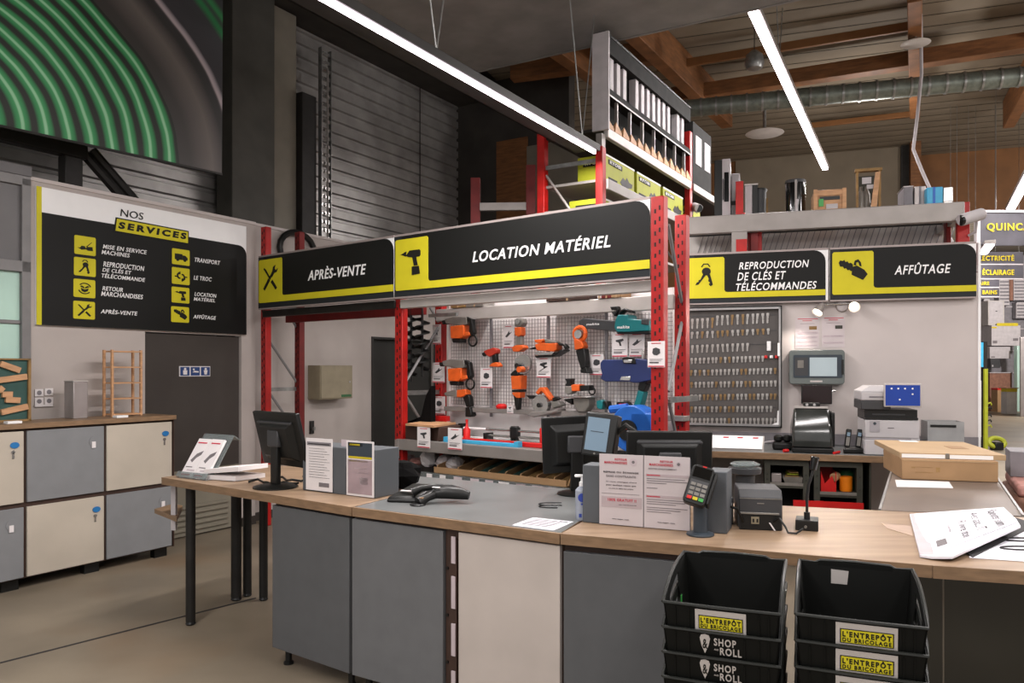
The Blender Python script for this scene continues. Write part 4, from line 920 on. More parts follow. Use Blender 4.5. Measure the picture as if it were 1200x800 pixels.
# a second shorter unit beyond the post
a, b = HR.U(815.5), HR.U(834)
a2 = b+.55
t = T('crated_window', 'short grey unit with two white panes beyond the second red post', 'crate', HR, (b-.5, 0, 3.93))
u_a, u_b = h1+.07, HR.U(833.5, 0); zt3 = HR.Z(817, 146, 0)
t.part('frame', MB().box(u_a, u_b, .0, .12, 3.93, zt3), 'rail_dark', bevel=.004)
for x0, x1 in ((.12, .42), (.6, .9)): t.part('pane', MB().box(u_a+(u_b-u_a)*x0, u_a+(u_b-u_a)*x1, -.008, -.0005, zt3-.5, zt3-.15), 'store_white')
# the plainer rack further left, behind
p0 = pt(557, 208, 3.72); p1 = pt(622, 193, 3.85); f = Fr(p0[0], p0[1], p1[0]-p0[0], p1[1]-p0[1]); n = math.hypot(p1[0]-p0[0], p1[1]-p0[1])
t = T('rear_rack', 'low lit red rack far behind the tool hire sign', 'rack', f, (0, 0, 0))
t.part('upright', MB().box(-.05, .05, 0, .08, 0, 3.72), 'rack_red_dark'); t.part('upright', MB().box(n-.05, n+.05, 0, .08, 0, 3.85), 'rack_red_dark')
zz = f.Z(560, 238, 0); t.part('beam', MB().box(.05, n-.05, -.02, .03, zz-.08, zz), 'rack_grey'); t.part('beam', MB().box(.05, n-.05, -.02, .03, zz-.6, zz-.5), 'rack_grey')
t.part('shelf', MB().box(.0, n, .03, .8, zz-.55, zz-.52), 'rack_grey')
solo('poster_tube_box', MB().box(f.U(594, .1), f.U(611, .1), .1, .5, zz-.52, zz-.52+.38), 'rack_pale', 'pale printed carton on the rear rack shelf', 'box', f, (f.U(594, .1), .1, zz-.52), bevel=.005)
solo('grey_carton', MB().box(f.U(566, .1), f.U(585, .1), .1, .5, zz-.52, zz-.52+.3), 'store_grey', 'grey carton beside the red post on the rear rack', 'box', f, (f.U(566, .1), .1, zz-.52), bevel=.005)
# ================================================================== DECK over the right partition
zD = 3.12
dk = T('storage_deck', 'grey steel storage deck with mesh floor over the right wall', 'deck', WC, (0, 0, zD))
dl_, dr_ = WC.U(799, -.02), WC.U(1130, -.02)
dk.part('front_beam', MB().box(dl_, dr_, -.04, .03, zD-.17, zD), 'rack_grey', bevel=.008)
dk.part('side_beam', MB().box(dr_-.06, dr_, .03, 1.2, zD-.16, zD-.02), 'rack_grey')
dk.part('rear_beam', MB().box(dl_, dr_, 1.15, 1.2, zD-.16, zD-.02), 'rack_grey')
g = MB(); u = dl_
while u < dr_: g.box(u, u+.006, .03, 1.15, zD-.03, zD-.024); u += .05
o = .06
while o < 1.15: g.box(dl_, dr_, o, o+.006, zD-.036, zD-.03); o += .06
dk.part('mesh_floor', g, 'galvanized', kind='stuff', smooth=False)
g = MB(); u = dl_
while u < dr_: g.add([(u, .72, 2.55), (u+.008, .72, 2.55), (u+.168, .72, zD-.06), (u+.16, .72, zD-.06), (u, .73, 2.55), (u+.008, .73, 2.55), (u+.168, .73, zD-.06), (u+.16, .73, zD-.06)], [(0, 1, 2, 3), (7, 6, 5, 4), (0, 3, 7, 4), (1, 5, 6, 2)]); u += .055
dk.part('rear_mesh', g, 'store_grey', kind='stuff', smooth=False)
dk.part('rear_sheet', MB().box(dl_, dr_, .75, .76, 1.2, zD-.04), 'rack_pale')
zz = zD-.20
dk.part('inner_rail', MB().box(dl_, dr_, .5, .53, zD-.10, zD-.05), 'dark_steel')
a = WC.U(1112, .7); dk.part('inner_post', MB().box(a-.015, a+.015, .68, .70, 2.3, zD-.04), 'rack_pale')
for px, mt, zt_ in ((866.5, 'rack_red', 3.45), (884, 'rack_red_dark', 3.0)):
    a = WC.U(px, -.03); b = WC.U(px+7, .3)
    dk.part('upright', MB().box(a-.04, a+.04, -.055, -.041, 2.76, 2.86) if False else MB().box(a-.035, a+.035, .035, .09, 2.752, zt_), mt, bevel=.005)
a = WC.U(869, -.05); q = dk.part('joint_plate', MB().box(a-.09, a+.05, -.05, -.041, 2.76, zD-.17), 'rack_grey')
dk.part('joint_plate', MB().box(a-.05, a+.05, -.055, -.041, 2.752, 2.88), 'rack_red')
dk.part('upright', MB().box(WC.U(884, .0)-.06, WC.U(884, 0)+.07, .10, .16, 2.752, 3.0), 'rack_red', bevel=.005)
a = WC.U(1134); q = dk.part('upright', MB().box(a-.06, a+.04, .09, .16, 0, zD+.02), 'rack_red', bevel=.006)
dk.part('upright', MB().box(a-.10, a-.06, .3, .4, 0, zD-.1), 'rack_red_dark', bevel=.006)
def camera_cc(fr, px, py, off, L, r, label, ux=1, back=None):
    u, z = fr.uz(px, py, off)
    t = T('security_camera', label, 'camera', fr, (u, off, z-r))
    t.part('body', MB().cyl((u, off, z), (u+L, off+.12, z+L*.35), r, n=18), 'store_white', bevel=.004)
    t.part('lens_face', MB().cyl((u-.004, off-.001, z-.001), (u+.02, off+.004, z+.003), r*.9, n=18), 'black_gloss')
    t.part('bracket', MB().tube([(u+L*.8, off+.12, z+.02), (u+L*.8, off+.16, z-.08), (u+L*.6, off+.22, z-.1)], .012), 'store_white')
camera_cc(WC, 1126, 258, -.15, .19, .052, 'white security camera pointing left beside the right red post')
camera_cc(HR, 819, 244, -.12, .2, .05, 'small white security camera below the high rack shelf')
# goods on the deck
def dbox(name, lab, cat, x0, x1, yt, o, dp, mat, more=None, front=None):
    a, b = WC.U(x0, o), WC.U(x1, o); zt_ = WC.Z((x0+x1)/2, yt, o)
    t = T(name, lab, cat, WC, (a, o, zD)); t.part('body', MB().box(a, b, o, o+dp, zD, zt_), mat, bevel=.006)
    if more: more(t, a, b, o, zD, zt_)
    return t
def cooler(t, a, b, o, z0, z1):
    w_ = b-a
    t.part('white_front', MB().box(a+w_*.5, b, o-.02, o-.001, z0, z1), 'store_white')
    t.part('dark_window', MB().box(a+w_*.62, b-w_*.1, o-.024, o-.0205, z0+(z1-z0)*.3, z1-(z1-z0)*.22), 'black_gloss')
    t.part('handle', MB().box(a+w_*.54, a+w_*.58, o-.045, o-.0205, z0+.2, z1-.2), 'dark_steel')
dbox('wine_cooler', 'black cooler with white framed door at the left of the deck', 'cooler', 837, 856, 187, .25, .4, 'black_plastic', cooler)
dbox('white_cabinet', 'pale narrow cabinet behind the cooler beside the red post', 'cabinet', 857, 867, 203, .5, .3, 'store_white', lambda t, a, b, o, z0, z1: (t.part('dark_base', MB().box(a, b, o-.01, o-.0005, z0+.2, z0+.24), 'black_plastic')))
dbox('white_carton', 'white carton right of the deck red post', 'box', 873, 881.5, 217, .3, .35, 'store_white', lambda t, a, b, o, z0, z1: (t.part('dark_side', MB().box(b, b+.05, o, o+.35, z0, z1), 'black_plastic'), t.part('lid', MB().box(a-.005, b+.055, o-.005, o+.355, z1, z1+.012), 'rack_pale')))
u, z = WC.uz(890, 224, .4)
t = T('dark_bin', 'dark round bin in the row left of the gap on the deck', 'bin', WC, (u, .4, zD)); t.part('body', MB().lathe((u, .4, zD), [(.06, 0), (.065, z-zD-.02), (.07, z-zD)], 18), 'charcoal'); t.part('rim', MB().lathe((u, .4, z-.0), [(.072, 0), (.074, .01), (.07, .02)], 18), 'black_plastic')
a = WC.U(898.5, .4); solo('yellow_board', MB().box(a-.012, a+.012, .4, .6, zD, WC.Z(898, 232, .4)), 'old_wood', 'thin yellowish panel standing right of the dark round bin', 'panel', WC, (a, .4, zD))
u, z = WC.uz(932, 213, .3); r = .5*(WC.U(944, .3)-WC.U(920, .3))
t = T('black_drum', 'tall glossy black drum standing alone on the deck', 'drum', WC, (u, .3, zD))
t.part('body', MB().lathe((u, .3, zD), [(r*.98, 0), (r, .03), (r, z-zD-.03), (r*.96, z-zD)], 24), 'black_gloss'); t.part('rim', MB().lathe((u, .3, z-.02), [(r+.004, 0), (r+.006, .015), (r+.002, .03)], 24), 'charcoal')
t.part('seam', MB().box(u-.01, u+.01, .3-r-.006, .3-r+.01, zD, z), 'rack_grey')
solo('white_cable_end', MB().tube([(WC.U(933, .0), -.02, zD), (WC.U(933, 0), -.03, zD+.06), (WC.U(934, 0), -.02, zD+.11)], .012), 'store_white', 'short white cable end sticking up before the black drum', 'cable', WC, (WC.U(933, 0), -.02, zD))
def crate1(t, a, b, o, z0, z1):
    h = z1-z0
    for k in range(2): t.part('slat', MB().box(a-.005, b+.005, o-.014, o-.001, z0+h*(.02+.74*k), z0+h*(.2+.74*k)), 'pine')
    for x in (a-.005, b-.03): t.part('post', MB().box(x, x+.035, o-.018, o-.001, z0, z1+.005), 'pine')
    t.part('opening', MB().box(a+.05, b-.05, o-.008, o-.0005, z1-h*.42, z1-h*.28), 'black_plastic'); t.part('green_sticker', MB().box(a+.04, a+(b-a)*.3, o-.012, o-.0005, z0+h*.32, z0+h*.62), 'key_green')
    t.part('white_goods', MB().box(a+(b-a)*.38, b-.07, o-.012, o-.0005, z0+.01, z0+h*.4), 'store_white')
dbox('wooden_crate', 'low wooden crate with a green sticker on the deck', 'crate', 954, 991, 222, .2, .35, 'pine', crate1)
a, b = WC.U(1003, .3), WC.U(1032, .3); zt_ = WC.Z(1017, 201, .3)
t = T('wooden_display_frame', 'tall open wooden frame with diagonal plank holding grey cylinders', 'frame', WC, (a, .3, zD))
for x in (a, b-.02): t.part('post', MB().box(x, x+.02, .28, .32, zD, zt_), 'old_wood')
t.part('top_bar', MB().box(a-.01, b+.01, .27, .33, zt_, zt_+.025), 'old_wood'); t.part('base_bar', MB().box(a, b, .27, .5, zD, zD+.015), 'old_wood'); t.part('back', MB().box(a+.02, b-.02, .48, .5, zD+.015, zt_), 'cabinet_olive')
t.part('diagonal_plank', MB().prism([(a+.12, zD+.015), (a+.17, zD+.015), (b-.01, zt_-.02), (b-.05, zt_-.02)], .25, .275), 'pine')
for k, x in enumerate((.26, .48)): t.part('cylinder', MB().lathe((a+(b-a)*x, .38, zD+.015), [(.035, 0), (.035, .18), (.015, .23), (.012, .26)], 12), 'tool_grey')
t.part('label_card', MB().box(a+.05, a+.13, .27, .275, zt_-.12, zt_-.06), 'store_white'); t.part('label_card', MB().box(a+.09, a+.15, .268, .2695, zt_-.17, zt_-.13), 'store_white')
dbox('grey_box', 'dull grey brown carton left of the blue pack on the deck', 'box', 1059, 1070, 219, .3, .3, 'store_grey', lambda t, a, b, o, z0, z1: t.part('lid', MB().box(a-.003, b+.003, o-.003, o+.3, z1, z1+.01), 'metal_box'))
dbox('grey_carton', 'grey carton directly beside the blue pack on the deck', 'box', 1071.5, 1085, 218, .3, .3, 'metal_box', lambda t, a, b, o, z0, z1: t.part('tape', MB().box((a+b)/2-.01, (a+b)/2+.01, o-.002, o-.0005, z0, z1), 'store_grey'))
dbox('blue_pack', 'bright blue pack near the right end of the deck', 'pack', 1086, 1105, 219, .2, .3, 'cyan_plastic', lambda t, a, b, o, z0, z1: t.part('band', MB().box(a+.05, a+.07, o-.003, o-.0005, z0, z1), 'tool_sky'))
dbox('silver_pack', 'silver wrapped pack right of the blue one', 'pack', 1105.5, 1117, 219, .2, .3, 'steel_bright', lambda t, a, b, o, z0, z1: t.part('crease', MB().box(a, b, o-.003, o-.0005, z0+.05, z0+.058), 'rack_grey'))
# ================================================================== RIGHT WALL: key board, posters, lamp, screen
ko = -.07
a, b = WC.U(798, ko), WC.U(916.5, ko); zb = WC.Z(800, 499, ko); zt = (WC.Z(800, 362, ko)+WC.Z(916, 356, ko))/2
kb = T('key_board', 'wide glazed metal cabinet holding rows of blank keys', 'cabinet', WC, (a, 0, zb))
kb.part('back', MB().box(a, b, -.03, 0, zb, zt), 'keyboard_bg'); fw = .028
kb.part('outer_frame', MB().box(a, a+.012, ko, 0, zb, zt).box(b-.012, b, ko, 0, zb, zt).box(a, b, ko, 0, zt-.012, zt).box(a, b, ko, 0, zb, zb+.012), 'black_plastic')
kb.part('inner_frame', MB().box(a+.012, a+.012+fw, ko-.004, -.031, zb+.012, zt-.012).box(b-.012-fw*.6, b-.012, ko-.004, -.031, zb+.012, zt-.012).box(a+.012, b-.012, ko-.004, -.031, zt-.03, zt-.012).box(a+.012, b-.012, ko-.004, -.031, zb+.012, zb+.03), 'alu')
kb.part('lock', MB().box(b-.04, b-.02, ko-.012, ko-.004, (zb+zt)/2+.1, (zb+zt)/2+.22), 'sign_white'); kb.part('corner_patch', MB().prism([(b-.02, zb+.03), (b-.09, zb+.03), (b-.045, zb+.05), (b-.04, zb+.16), (b-.02, zb+.16)], ko-.001, -.05), 'sign_white')
rows_y = [(367, 381, 17), (384.5, 394, 17), (400, 411, 13), (415, 424, 19), (429, 438, 22), (443, 452, 22), (457.5, 466.5, 22), (471.5, 480.5, 21), (485, 495, 22)]
names = ['top', 'second', 'third', 'fourth', 'fifth', 'sixth', 'seventh', 'eighth', 'lowest']
protos = {}
ORD = 'first second third fourth fifth sixth seventh eighth ninth tenth eleventh twelfth thirteenth fourteenth fifteenth sixteenth seventeenth eighteenth nineteenth twentieth twenty-first twenty-second twenty-third'.split()
def key_mesh(mat, h):
    k = (mat, round(h, 3))
    if k not in protos:
        m = MB(); w_ = .013
        m.prism([(w_*math.cos(R(q)), -w_+w_*math.sin(R(q))) for q in range(0, 360, 45)], -.006, -.002)
        m.prism([(-.009, -w_*1.5), (.009, -w_*1.5), (.009, -h*.5), (.005, -h*.6), (.009, -h*.7), (.005, -h*.8), (.008, -h*.9), (0, -h), (-.009, -h*.94)], -.006, -.002)
        m.box(-.012, .012, -.010, -.006, -w_*2.2, -w_*.2)
        o = build('blank_key', m, mat, smooth=False); protos[k] = o; return o, True
    return protos[k], False
for r_, (y0, y1, n) in enumerate(rows_y):
    y0 += 1.5; 
    for i in range(n):
        px = 805.5+(rnd.uniform(-.3, .3))+i*(5.9 if r_ < 4 and n < 20 and r_ != 3 else 4.9)
        if px > 912: continue
        if r_ == 0 and i < 6: dyl = 2.4
        else: dyl = 0
        slope = (px-800)*(6/116)*(1-r_/8)
        u, z = WC.uz(px, y0+3-slope+dyl, -.035); z2 = WC.Z(px, y1+3-slope+dyl, -.035)
        mat = 'key_brass' if rnd.random() < (.35 if r_ in (1, 4, 6) else .15) else 'key_metal'
        h = round((z-z2)*1.0, 2); o, first = key_mesh(mat, h)
        if not first: o = o.copy(); C.objects.link(o)
        o.location = WC.w(u, -.031, z); o.rotation_euler = (0, R(rnd.uniform(-5, 5)), WC.ang)
        o['label'] = '%s blank key, %s from the left in the %s row of the key cabinet' % ('brass' if mat == 'key_brass' else 'silver', ORD[i], names[r_]); o['category'] = 'key'
        o['group'] = '%s keys in the %s row of the key board' % ('brass' if mat == 'key_brass' else 'silver', names[r_])
    u0_, z_ = WC.uz(804, y0+2.4, -.031); kb.part('key_rail', MB().box(a+.05, b-.05, -.034, -.0305, z_-.004-0*r_, z_+.002), 'charcoal')
for px, mt in ((897.5, 'red_plastic'), (910, 'red_plastic'), (904, 'sign_white')):
    u, z = WC.uz(px, 418, -.035); solo('key_fob', MB().lathe((u, -.045, z-.012), [(.014, 0), (.016, .012), (.012, .026)], 10), mt, {897.5: 'left red round key fob on the key cabinet', 910: 'right red round key fob on the key cabinet', 904: 'white fob between the two red ones on the key cabinet'}[px], 'fob', WC, (u, -.045, z-.012))
u, z = WC.uz(901, 411, -.04); solo('remote_key', MB().box(u-.018, u+.018, -.045, -.032, z, z+.09), 'sign_white', 'white remote control key hanging right in the third row', 'remote', WC, (u, -.045, z), bevel=.004)
# posters
def poster(name, lab, fr, x0, x1, y0, y1, off, mat, draw, cat='poster'):
    a, zt_ = fr.uz(x0, y0, off); b = fr.U(x1, off); zb_ = fr.Z(x0, y1, off)
    t = T(name, lab, cat, fr, (a, off, zb_)); t.part('sheet', MB().box(a, b, off-.003, off, zb_, zt_), mat)
    draw(t, a, b, zb_, zt_, off-.003); return t
def rule(t, nm, mat, a, b, z0, z1, o, x0, x1, y0, y1): t.part(nm, MB().box(a+(b-a)*x0, a+(b-a)*x1, o-.0015, o-.0002, z0+(z1-z0)*y0, z0+(z1-z0)*y1), mat)
def post1(pic, rows_):
    def f(t, a, b, z0, z1, o):
        rule(t, 'red_title', 'ink_red', a, b, z0, z1, o, .1, .95, .94, .96); rule(t, 'red_title', 'ink_red', a, b, z0, z1, o, .3, .7, .88, .90); rule(t, 'subtitle', 'ink_grey', a, b, z0, z1, o, .2, .8, .79, .80)
        rule(t, 'picture', pic, a, b, z0, z1, o, .58, .9, .60, .71)
        for y in rows_: rule(t, 'text_band', 'tag_pink', a, b, z0, z1, o, .05, .95, y, y+.07); rule(t, 'text_line', 'ink_grey', a, b, z0, z1, o, .08, .9, y+.03, y+.04)
    return f
poster('price_poster', 'left of two pink price posters above the grey screen', WC, 932, 960, 372, 408, -.001, 'paper_pink', post1('old_wood', (.05, .18, .32, .46)))
poster('price_poster', 'right of two pink price posters under the wall lamp', WC, 963, 990, 371, 407, -.001, 'paper_pink', post1('cabinet_olive', (.12, .33)))
# wall lamp: rosette, bar, two spots
u, z = WC.uz(987, 358.5, -.02)
t = T('wall_spot_lamp', 'brushed metal wall lamp with two lit spots under the sign', 'lamp', WC, (u, 0, z))
t.part('rosette', MB().cyl((u, 0, z), (u, -.03, z), .055, .05, n=24), 'metal_box', bevel=.004)
ul, zl = WC.uz(963, 357, -.06); ur, zr = WC.uz(1003, 355, -.06)
t.part('bar', MB().cyl((ul, -.045, zl), (ur, -.045, zr), .008, n=8), 'steel_bright')
for (x, y, dx, dy, dz_, lab) in ((961, 361, -.035, -.045, -.07, 0), (1001, 359, .0, -.10, -.045, 1)):
    c = WC.uz(x, y, -.06); c0 = Vector((c[0]+(.02 if not lab else 0), -.05, c[1]+.03)); d = Vector((dx-.01, dy, dz_)).normalized(); c1 = c0+d*.10
    s = t.part('spot_shade', MB().cyl(c0, c1, .028, .05, n=20, caps=False).cyl(c0-d*.01, c0, .02, .028, n=20), 'metal_box')
    t.part('bulb', MB().cyl(c1-d*.02, c1-d*.008, .040, n=20), 'bulb_glow', parent=s)
    t.part('joint', MB().cyl((c0.x, -.045, c0.z-.01), (c0.x, -.045, c0.z+.04), .008, n=8), 'steel_bright')
    l = bpy.data.lights.new('spot_bulb', 'SPOT'); l.energy = 14; l.spot_size = R(110); l.color = (1, .9, .8); l.shadow_soft_size = .03
    lo = bpy.data.objects.new('spot_bulb', l); C.objects.link(lo); lo.parent = t.e; lo.location = Vector(c1+d*.02)-Vector(t.off)
    lo.rotation_euler = d.to_track_quat('-Z', 'Y').to_euler()
# wall terminal
a, zt_ = WC.uz(925, 410, -.10); b = WC.U(990, -.10); zb_ = WC.Z(925, 450, -.10)
t = T('wall_terminal', 'grey wall terminal with a pale lit screen above the key machine', 'screen', WC, (a, 0, zb_))
t.part('housing', MB().prism(rrect(a, b, zb_, zt_, .03), -.10, 0), 'monitor_grey', bevel=.006)
t.part('black_bezel', MB().prism(rrect(a+.035, b-.02, zb_+.06, zt_-.045, .012), -.105, -.1005), 'screen_dark')
w_ = b-a
t.part('left_panel', MB().box(a+w_*.10, a+w_*.34, -.107, -.1052, zb_+.08, zt_-.07), 'charcoal'); t.part('button_label', MB().box(a+w_*.15, a+w_*.26, -.109, -.1072, zb_+.15, zb_+.22), 'tool_grey')
t.part('lit_screen', MB().box(a+w_*.37, a+w_*.86, -.107, -.1052, zb_+.075, zt_-.07), 'screen_pale'); t.part('logo_bar', MB().box(a+w_*.38, a+w_*.6, -.103, -.1005, zb_+.02, zb_+.035), 'rack_pale')
t.part('side_knob', MB().box(b-.028, b-.01, -.112, -.1005, zb_+.09, zt_-.09), 'black_plastic')
a, zt_ = WC.uz(939, 451, -.12); b = WC.U(975, -.12); zb_ = WC.Z(939, 473, -.12)
t = T('small_dark_screen', 'small switched-off screen hanging below the grey wall terminal', 'screen', WC, (a, -.12, zb_))
t.part('bezel', MB().box(a, b, -.13, -.10, zb_, zt_), 'black_plastic', bevel=.004); t.part('display', MB().box(a+.008, b-.008, -.133, -.1302, zb_+.008, zt_-.006), 'screen_off'); t.part('arm', MB().box((a+b)/2-.03, (a+b)/2+.03, -.0995, 0, zb_+.03, zb_+.12), 'metal_box')
t.part('side_clip', MB().cyl((b, -.115, zb_+.12), (b+.03, -.115, zb_+.12), .01, n=8), 'steel_bright')
# ================================================================== BENCH
ZB = .955
bl_, br2 = BN.U(790), BN.U(1135)
bd = BN.loc(*WC.w(0, 0)[:2])[1]-.015
t = T('back_bench', 'long wood edged bench with grey top along the right wall', 'bench', BN, (bl_, 0, 0))
t.part('worktop', MB().box(bl_, br2, .012, bd, ZB-.05, ZB-.002), 'laminate_grey'); t.part('front_edge', MB().box(bl_, br2, -.004, .0118, ZB-.055, ZB), 'oak_edge', bevel=.004); t.part('laminate', MB().box(bl_, br2, .012, bd, ZB-.0018, ZB), 'laminate_grey')
t.part('end_panel', MB().box(bl_+.02, bl_+.05, .05, bd, 0, ZB-.05), 'cabinet_olive'); t.part('end_panel', MB().box(BN.U(1020), BN.U(1022), .05, bd, 0, ZB-.05), 'cabinet_olive')
# pigeonhole units under the bench
def pigeon(x0, x1, lab, yb=572):
    a, b = BN.U(x0, .04), BN.U(x1, .04); z1 = ZB-.06; z0 = BN.Z((x0+x1)/2, yb, .04)
    t = T('pigeonhole_unit', lab, 'shelf unit', BN, (a, .04, 0)); w = .045
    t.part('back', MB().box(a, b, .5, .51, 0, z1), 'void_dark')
    for x in (a, b-w): t.part('side', MB().box(x, x+w, .04, .5, 0, z1), 'cabinet_olive')
    t.part('top', MB().box(a+w, b-w, .04, .5, z1-.045, z1), 'cabinet_olive'); t.part('shelf', MB().box(a+w, b-w, .04, .5, z0-.04, z0), 'cabinet_olive'); t.part('lip', MB().box(a+w, b-w, .035, .0398, z0-.02, z0+.004), 'tool_grey')
    t.part('shelf', MB().box(a+w, b-w, .04, .5, z0-.42, z0-.38), 'cabinet_olive')
    m = MB()
    for zz in (z1-.12, z0+.03, z0-.1):
        for x in (a+w/2, b-w/2): m.cyl((x, .036, zz), (x, .0402, zz), .006, n=8)
    t.part('screw', m, 'black_plastic'); return a+w, b-w, z0, z1-.045
BO = .02
p1 = pigeon(896, 948, 'dark pigeonhole unit under the bench holding papers', 566)
p2 = pigeon(954, 1011, 'dark pigeonhole unit holding the red bin and the orange cup', 577)
a, b, z0, z1 = p2; w_ = b-a
t = T('red_parts_bin', 'open red plastic bin in the pigeonhole under the bench', 'bin', BN, (a, .06, z0))
ax, bx_ = a+.01, a+w_*.46
t.part('shell', MB().prism([(ax, z0), (bx_, z0), (bx_, z0+.06), (bx_-.02, z0+.09), (bx_-.03, z0+.13), (bx_-.035, z0+.13), (ax+.03, z0+.065), (ax+.01, z0+.14), (ax, z0+.14)], .07, .075).box(ax, ax+.006, .075, .35, z0, z0+.16).box(bx_-.006, bx_, .075, .35, z0, z0+.16).box(ax, bx_, .345, .35, z0, z0+.2).box(ax, bx_, .075, .345, z0, z0+.005), 'red_plastic')
solo('tape_roll', MB().cyl((ax+.10, .09, z0+.115), (ax+.13, .15, z0+.125), .035, n=16), 'pine', 'beige tape roll lying in the red bin', 'tape', BN, (ax+.10, .09, z0+.08), bevel=.003)
u = a+w_*.75
t = T('orange_cup', 'bright orange round cup in the pigeonhole', 'cup', BN, (u, .14, z0)); t.part('body', MB().lathe((u, .14, z0+.001), [(.046, 0), (.05, .01), (.05, .12), (.044, .122), (.044, .02)], 22), 'orange_plastic')
t = T('green_cup', 'dark green round cup behind the orange one', 'cup', BN, (u+.02, .26, z0)); t.part('body', MB().lathe((u+.02, .27, z0+.001), [(.06, 0), (.062, .01), (.062, .16), (.055, .162), (.055, .02)], 22), 'green_plastic')
a, b, z0, z1 = p1; w_ = b-a
t = T('paper_tray', 'grey tray of loose notes in the left pigeonhole', 'tray', BN, (a+w_*.4, .05, z0))
t.part('tray', MB().add([(a+w_*.45, .06, z0), (b-.005, .06, z0), (b-.005, .4, z0), (a+w_*.45, .4, z0), (a+w_*.38, .05, z0+.05), (b-.002, .05, z0+.05), (b-.002, .42, z0+.05), (a+w_*.38, .42, z0+.05)], [(0, 3, 2, 1), (4, 5, 6, 7), (0, 1, 5, 4), (1, 2, 6, 5), (2, 3, 7, 6), (3, 0, 4, 7)]), 'tool_grey')
for k in range(3): t.part('note', MB().slab([(a+w_*.45+k*.02, .06+k*.03), (b-.03, .08+k*.02), (b-.05, .3), (a+w_*.5, .28)], z0+.051+k*.014, z0+.056+k*.014), 'lime' if k == 1 else 'old_wood')
solo('white_sensor_box', MB().box(a+.01, a+.09, .06, .12, z0, z0+.075), 'metal_box', 'small grey white box in the left pigeonhole', 'box', BN, (a+.01, .06, z0), bevel=.006)
# red strips below
a = BN.U(930, -.02); b = BN.U(1013, -.02); z = BN.Z(970, 590, -.02)
solo('red_drawer_edge', MB().box(a, b, .02, .038, z-.04, z+.01), 'red_plastic', 'red strip running below the pigeonholes behind the counter', 'strip', BN, (a, .02, z-.04))
# on the bench
a, b = BN.U(833, .15), BN.U(893, .15)
t = T('white_price_trough', 'long white angled price trough with red marks on the bench', 'trough', BN, (a, .1, ZB))
t.part('front', MB().add([(a, .10, ZB+.02), (b, .10, ZB+.02), (b+.01, .22, ZB+.12), (a, .22, ZB+.12), (a, .12, ZB+.01), (b, .12, ZB+.01), (b+.01, .24, ZB+.11), (a, .24, ZB+.11)], [(0, 1, 2, 3), (7, 6, 5, 4), (0, 3, 7, 4), (1, 5, 6, 2), (0, 4, 5, 1), (2, 6, 7, 3)]), 'sign_white')
t.part('foot', MB().box(a, b, .11, .24, ZB, ZB+.012), 'rack_pale'); t.part('end', MB().add([(b, .10, ZB), (b+.012, .10, ZB), (b+.022, .24, ZB+.12), (b+.01, .24, ZB+.12), (b, .24, ZB), (b+.012, .24, ZB)], [(0, 1, 2, 3), (0, 3, 4), (1, 5, 2), (3, 2, 5, 4), (0, 4, 5, 1)]), 'rack_pale')
for x in (.24, .52, .82): t.part('red_mark', MB().add([(a+(b-a)*x, .194, ZB+.10), (a+(b-a)*x+.045, .194, ZB+.10), (a+(b-a)*x+.05, .206, ZB+.11), (a+(b-a)*x+.004, .206, ZB+.11)], [(0, 1, 2, 3)]), 'ink_red')
# power adapter cluster
u = BN.U(918, .3)
t = T('black_headset', 'black headset lying between the trough and the key machine', 'headset', BN, (u, .3, ZB))
t.part('ear_cup', MB().lathe((u-.04, .3, ZB+.07), [(.02, 0), (.04, .015), (.04, .045), (.02, .06)], 16), 'black_plastic'); t.part('ear_cup', MB().lathe((u+.03, .3, ZB+.07), [(.02, 0), (.04, .015), (.04, .045), (.02, .06)], 16), 'black_plastic')
t.part('base', MB().box(u-.09, u+.08, .24, .38, ZB, ZB+.07), 'black_plastic', bevel=.02); t.part('cable', MB().tube([(u-.08, .24, ZB+.08), (u-.15, .22, ZB+.07), (u-.2, .2, ZB+.03), (u-.26, .2, ZB+.01)], .006), 'store_white')
u = BN.U(918, .08); solo('red_bottle_cap', MB().cyl((u, .08, ZB+.014), (u+.04, .10, ZB+.014), .014, n=12), 'red_plastic', 'short red cap lying in front of the headset', 'cap', BN, (u, .08, ZB))
u = BN.U(977, .06); solo('red_marker', MB().cyl((u, .04, ZB+.011), (u+.05, .14, ZB+.011), .011, n=12), 'red_plastic', 'red marker lying right of the key cutting machine', 'marker', BN, (u, .04, ZB))
# key cutting machine: smoked hood
a, b = BN.U(928, .1), BN.U(977, .1); zt_ = BN.Z(950, 478, .2); w_ = b-a
t = T('key_cutting_machine', 'black key cutting machine with glossy smoked hood on the bench', 'machine', BN, (a, .06, ZB))
t.part('base', MB().box(a, b, .06, .42, ZB+.0, ZB+.045), 'black_plastic', bevel=.01)
t.part('hood', MB().add([(a+.0, .06, ZB+.046), (b-.005, .06, ZB+.046), (b, .4, ZB+.046), (a, .4, ZB+.046), (a+.0, .05, ZB+.2), (b-.02, .05, ZB+.2), (b-.0, .4, ZB+.2), (a+.0, .4, ZB+.2), (a+.02, .16, zt_), (b-.03, .16, zt_), (b-.02, .36, zt_), (a+.03, .36, zt_)], [(0, 1, 5, 4), (1, 2, 6, 5), (2, 3, 7, 6), (3, 0, 4, 7), (4, 5, 9, 8), (5, 6, 10, 9), (6, 7, 11, 10), (7, 4, 8, 11), (8, 9, 10, 11), (3, 2, 1, 0)]), 'smoke_glass', bevel=.02)
t.part('top_rim', MB().box(a+.02, b-.04, .155, .2, zt_, zt_+.015), 'rack_pale'); t.part('lamp_head', MB().box(a+w_*.3, b-w_*.3, .18, .3, zt_+.016, zt_+.045), 'black_plastic', bevel=.006)
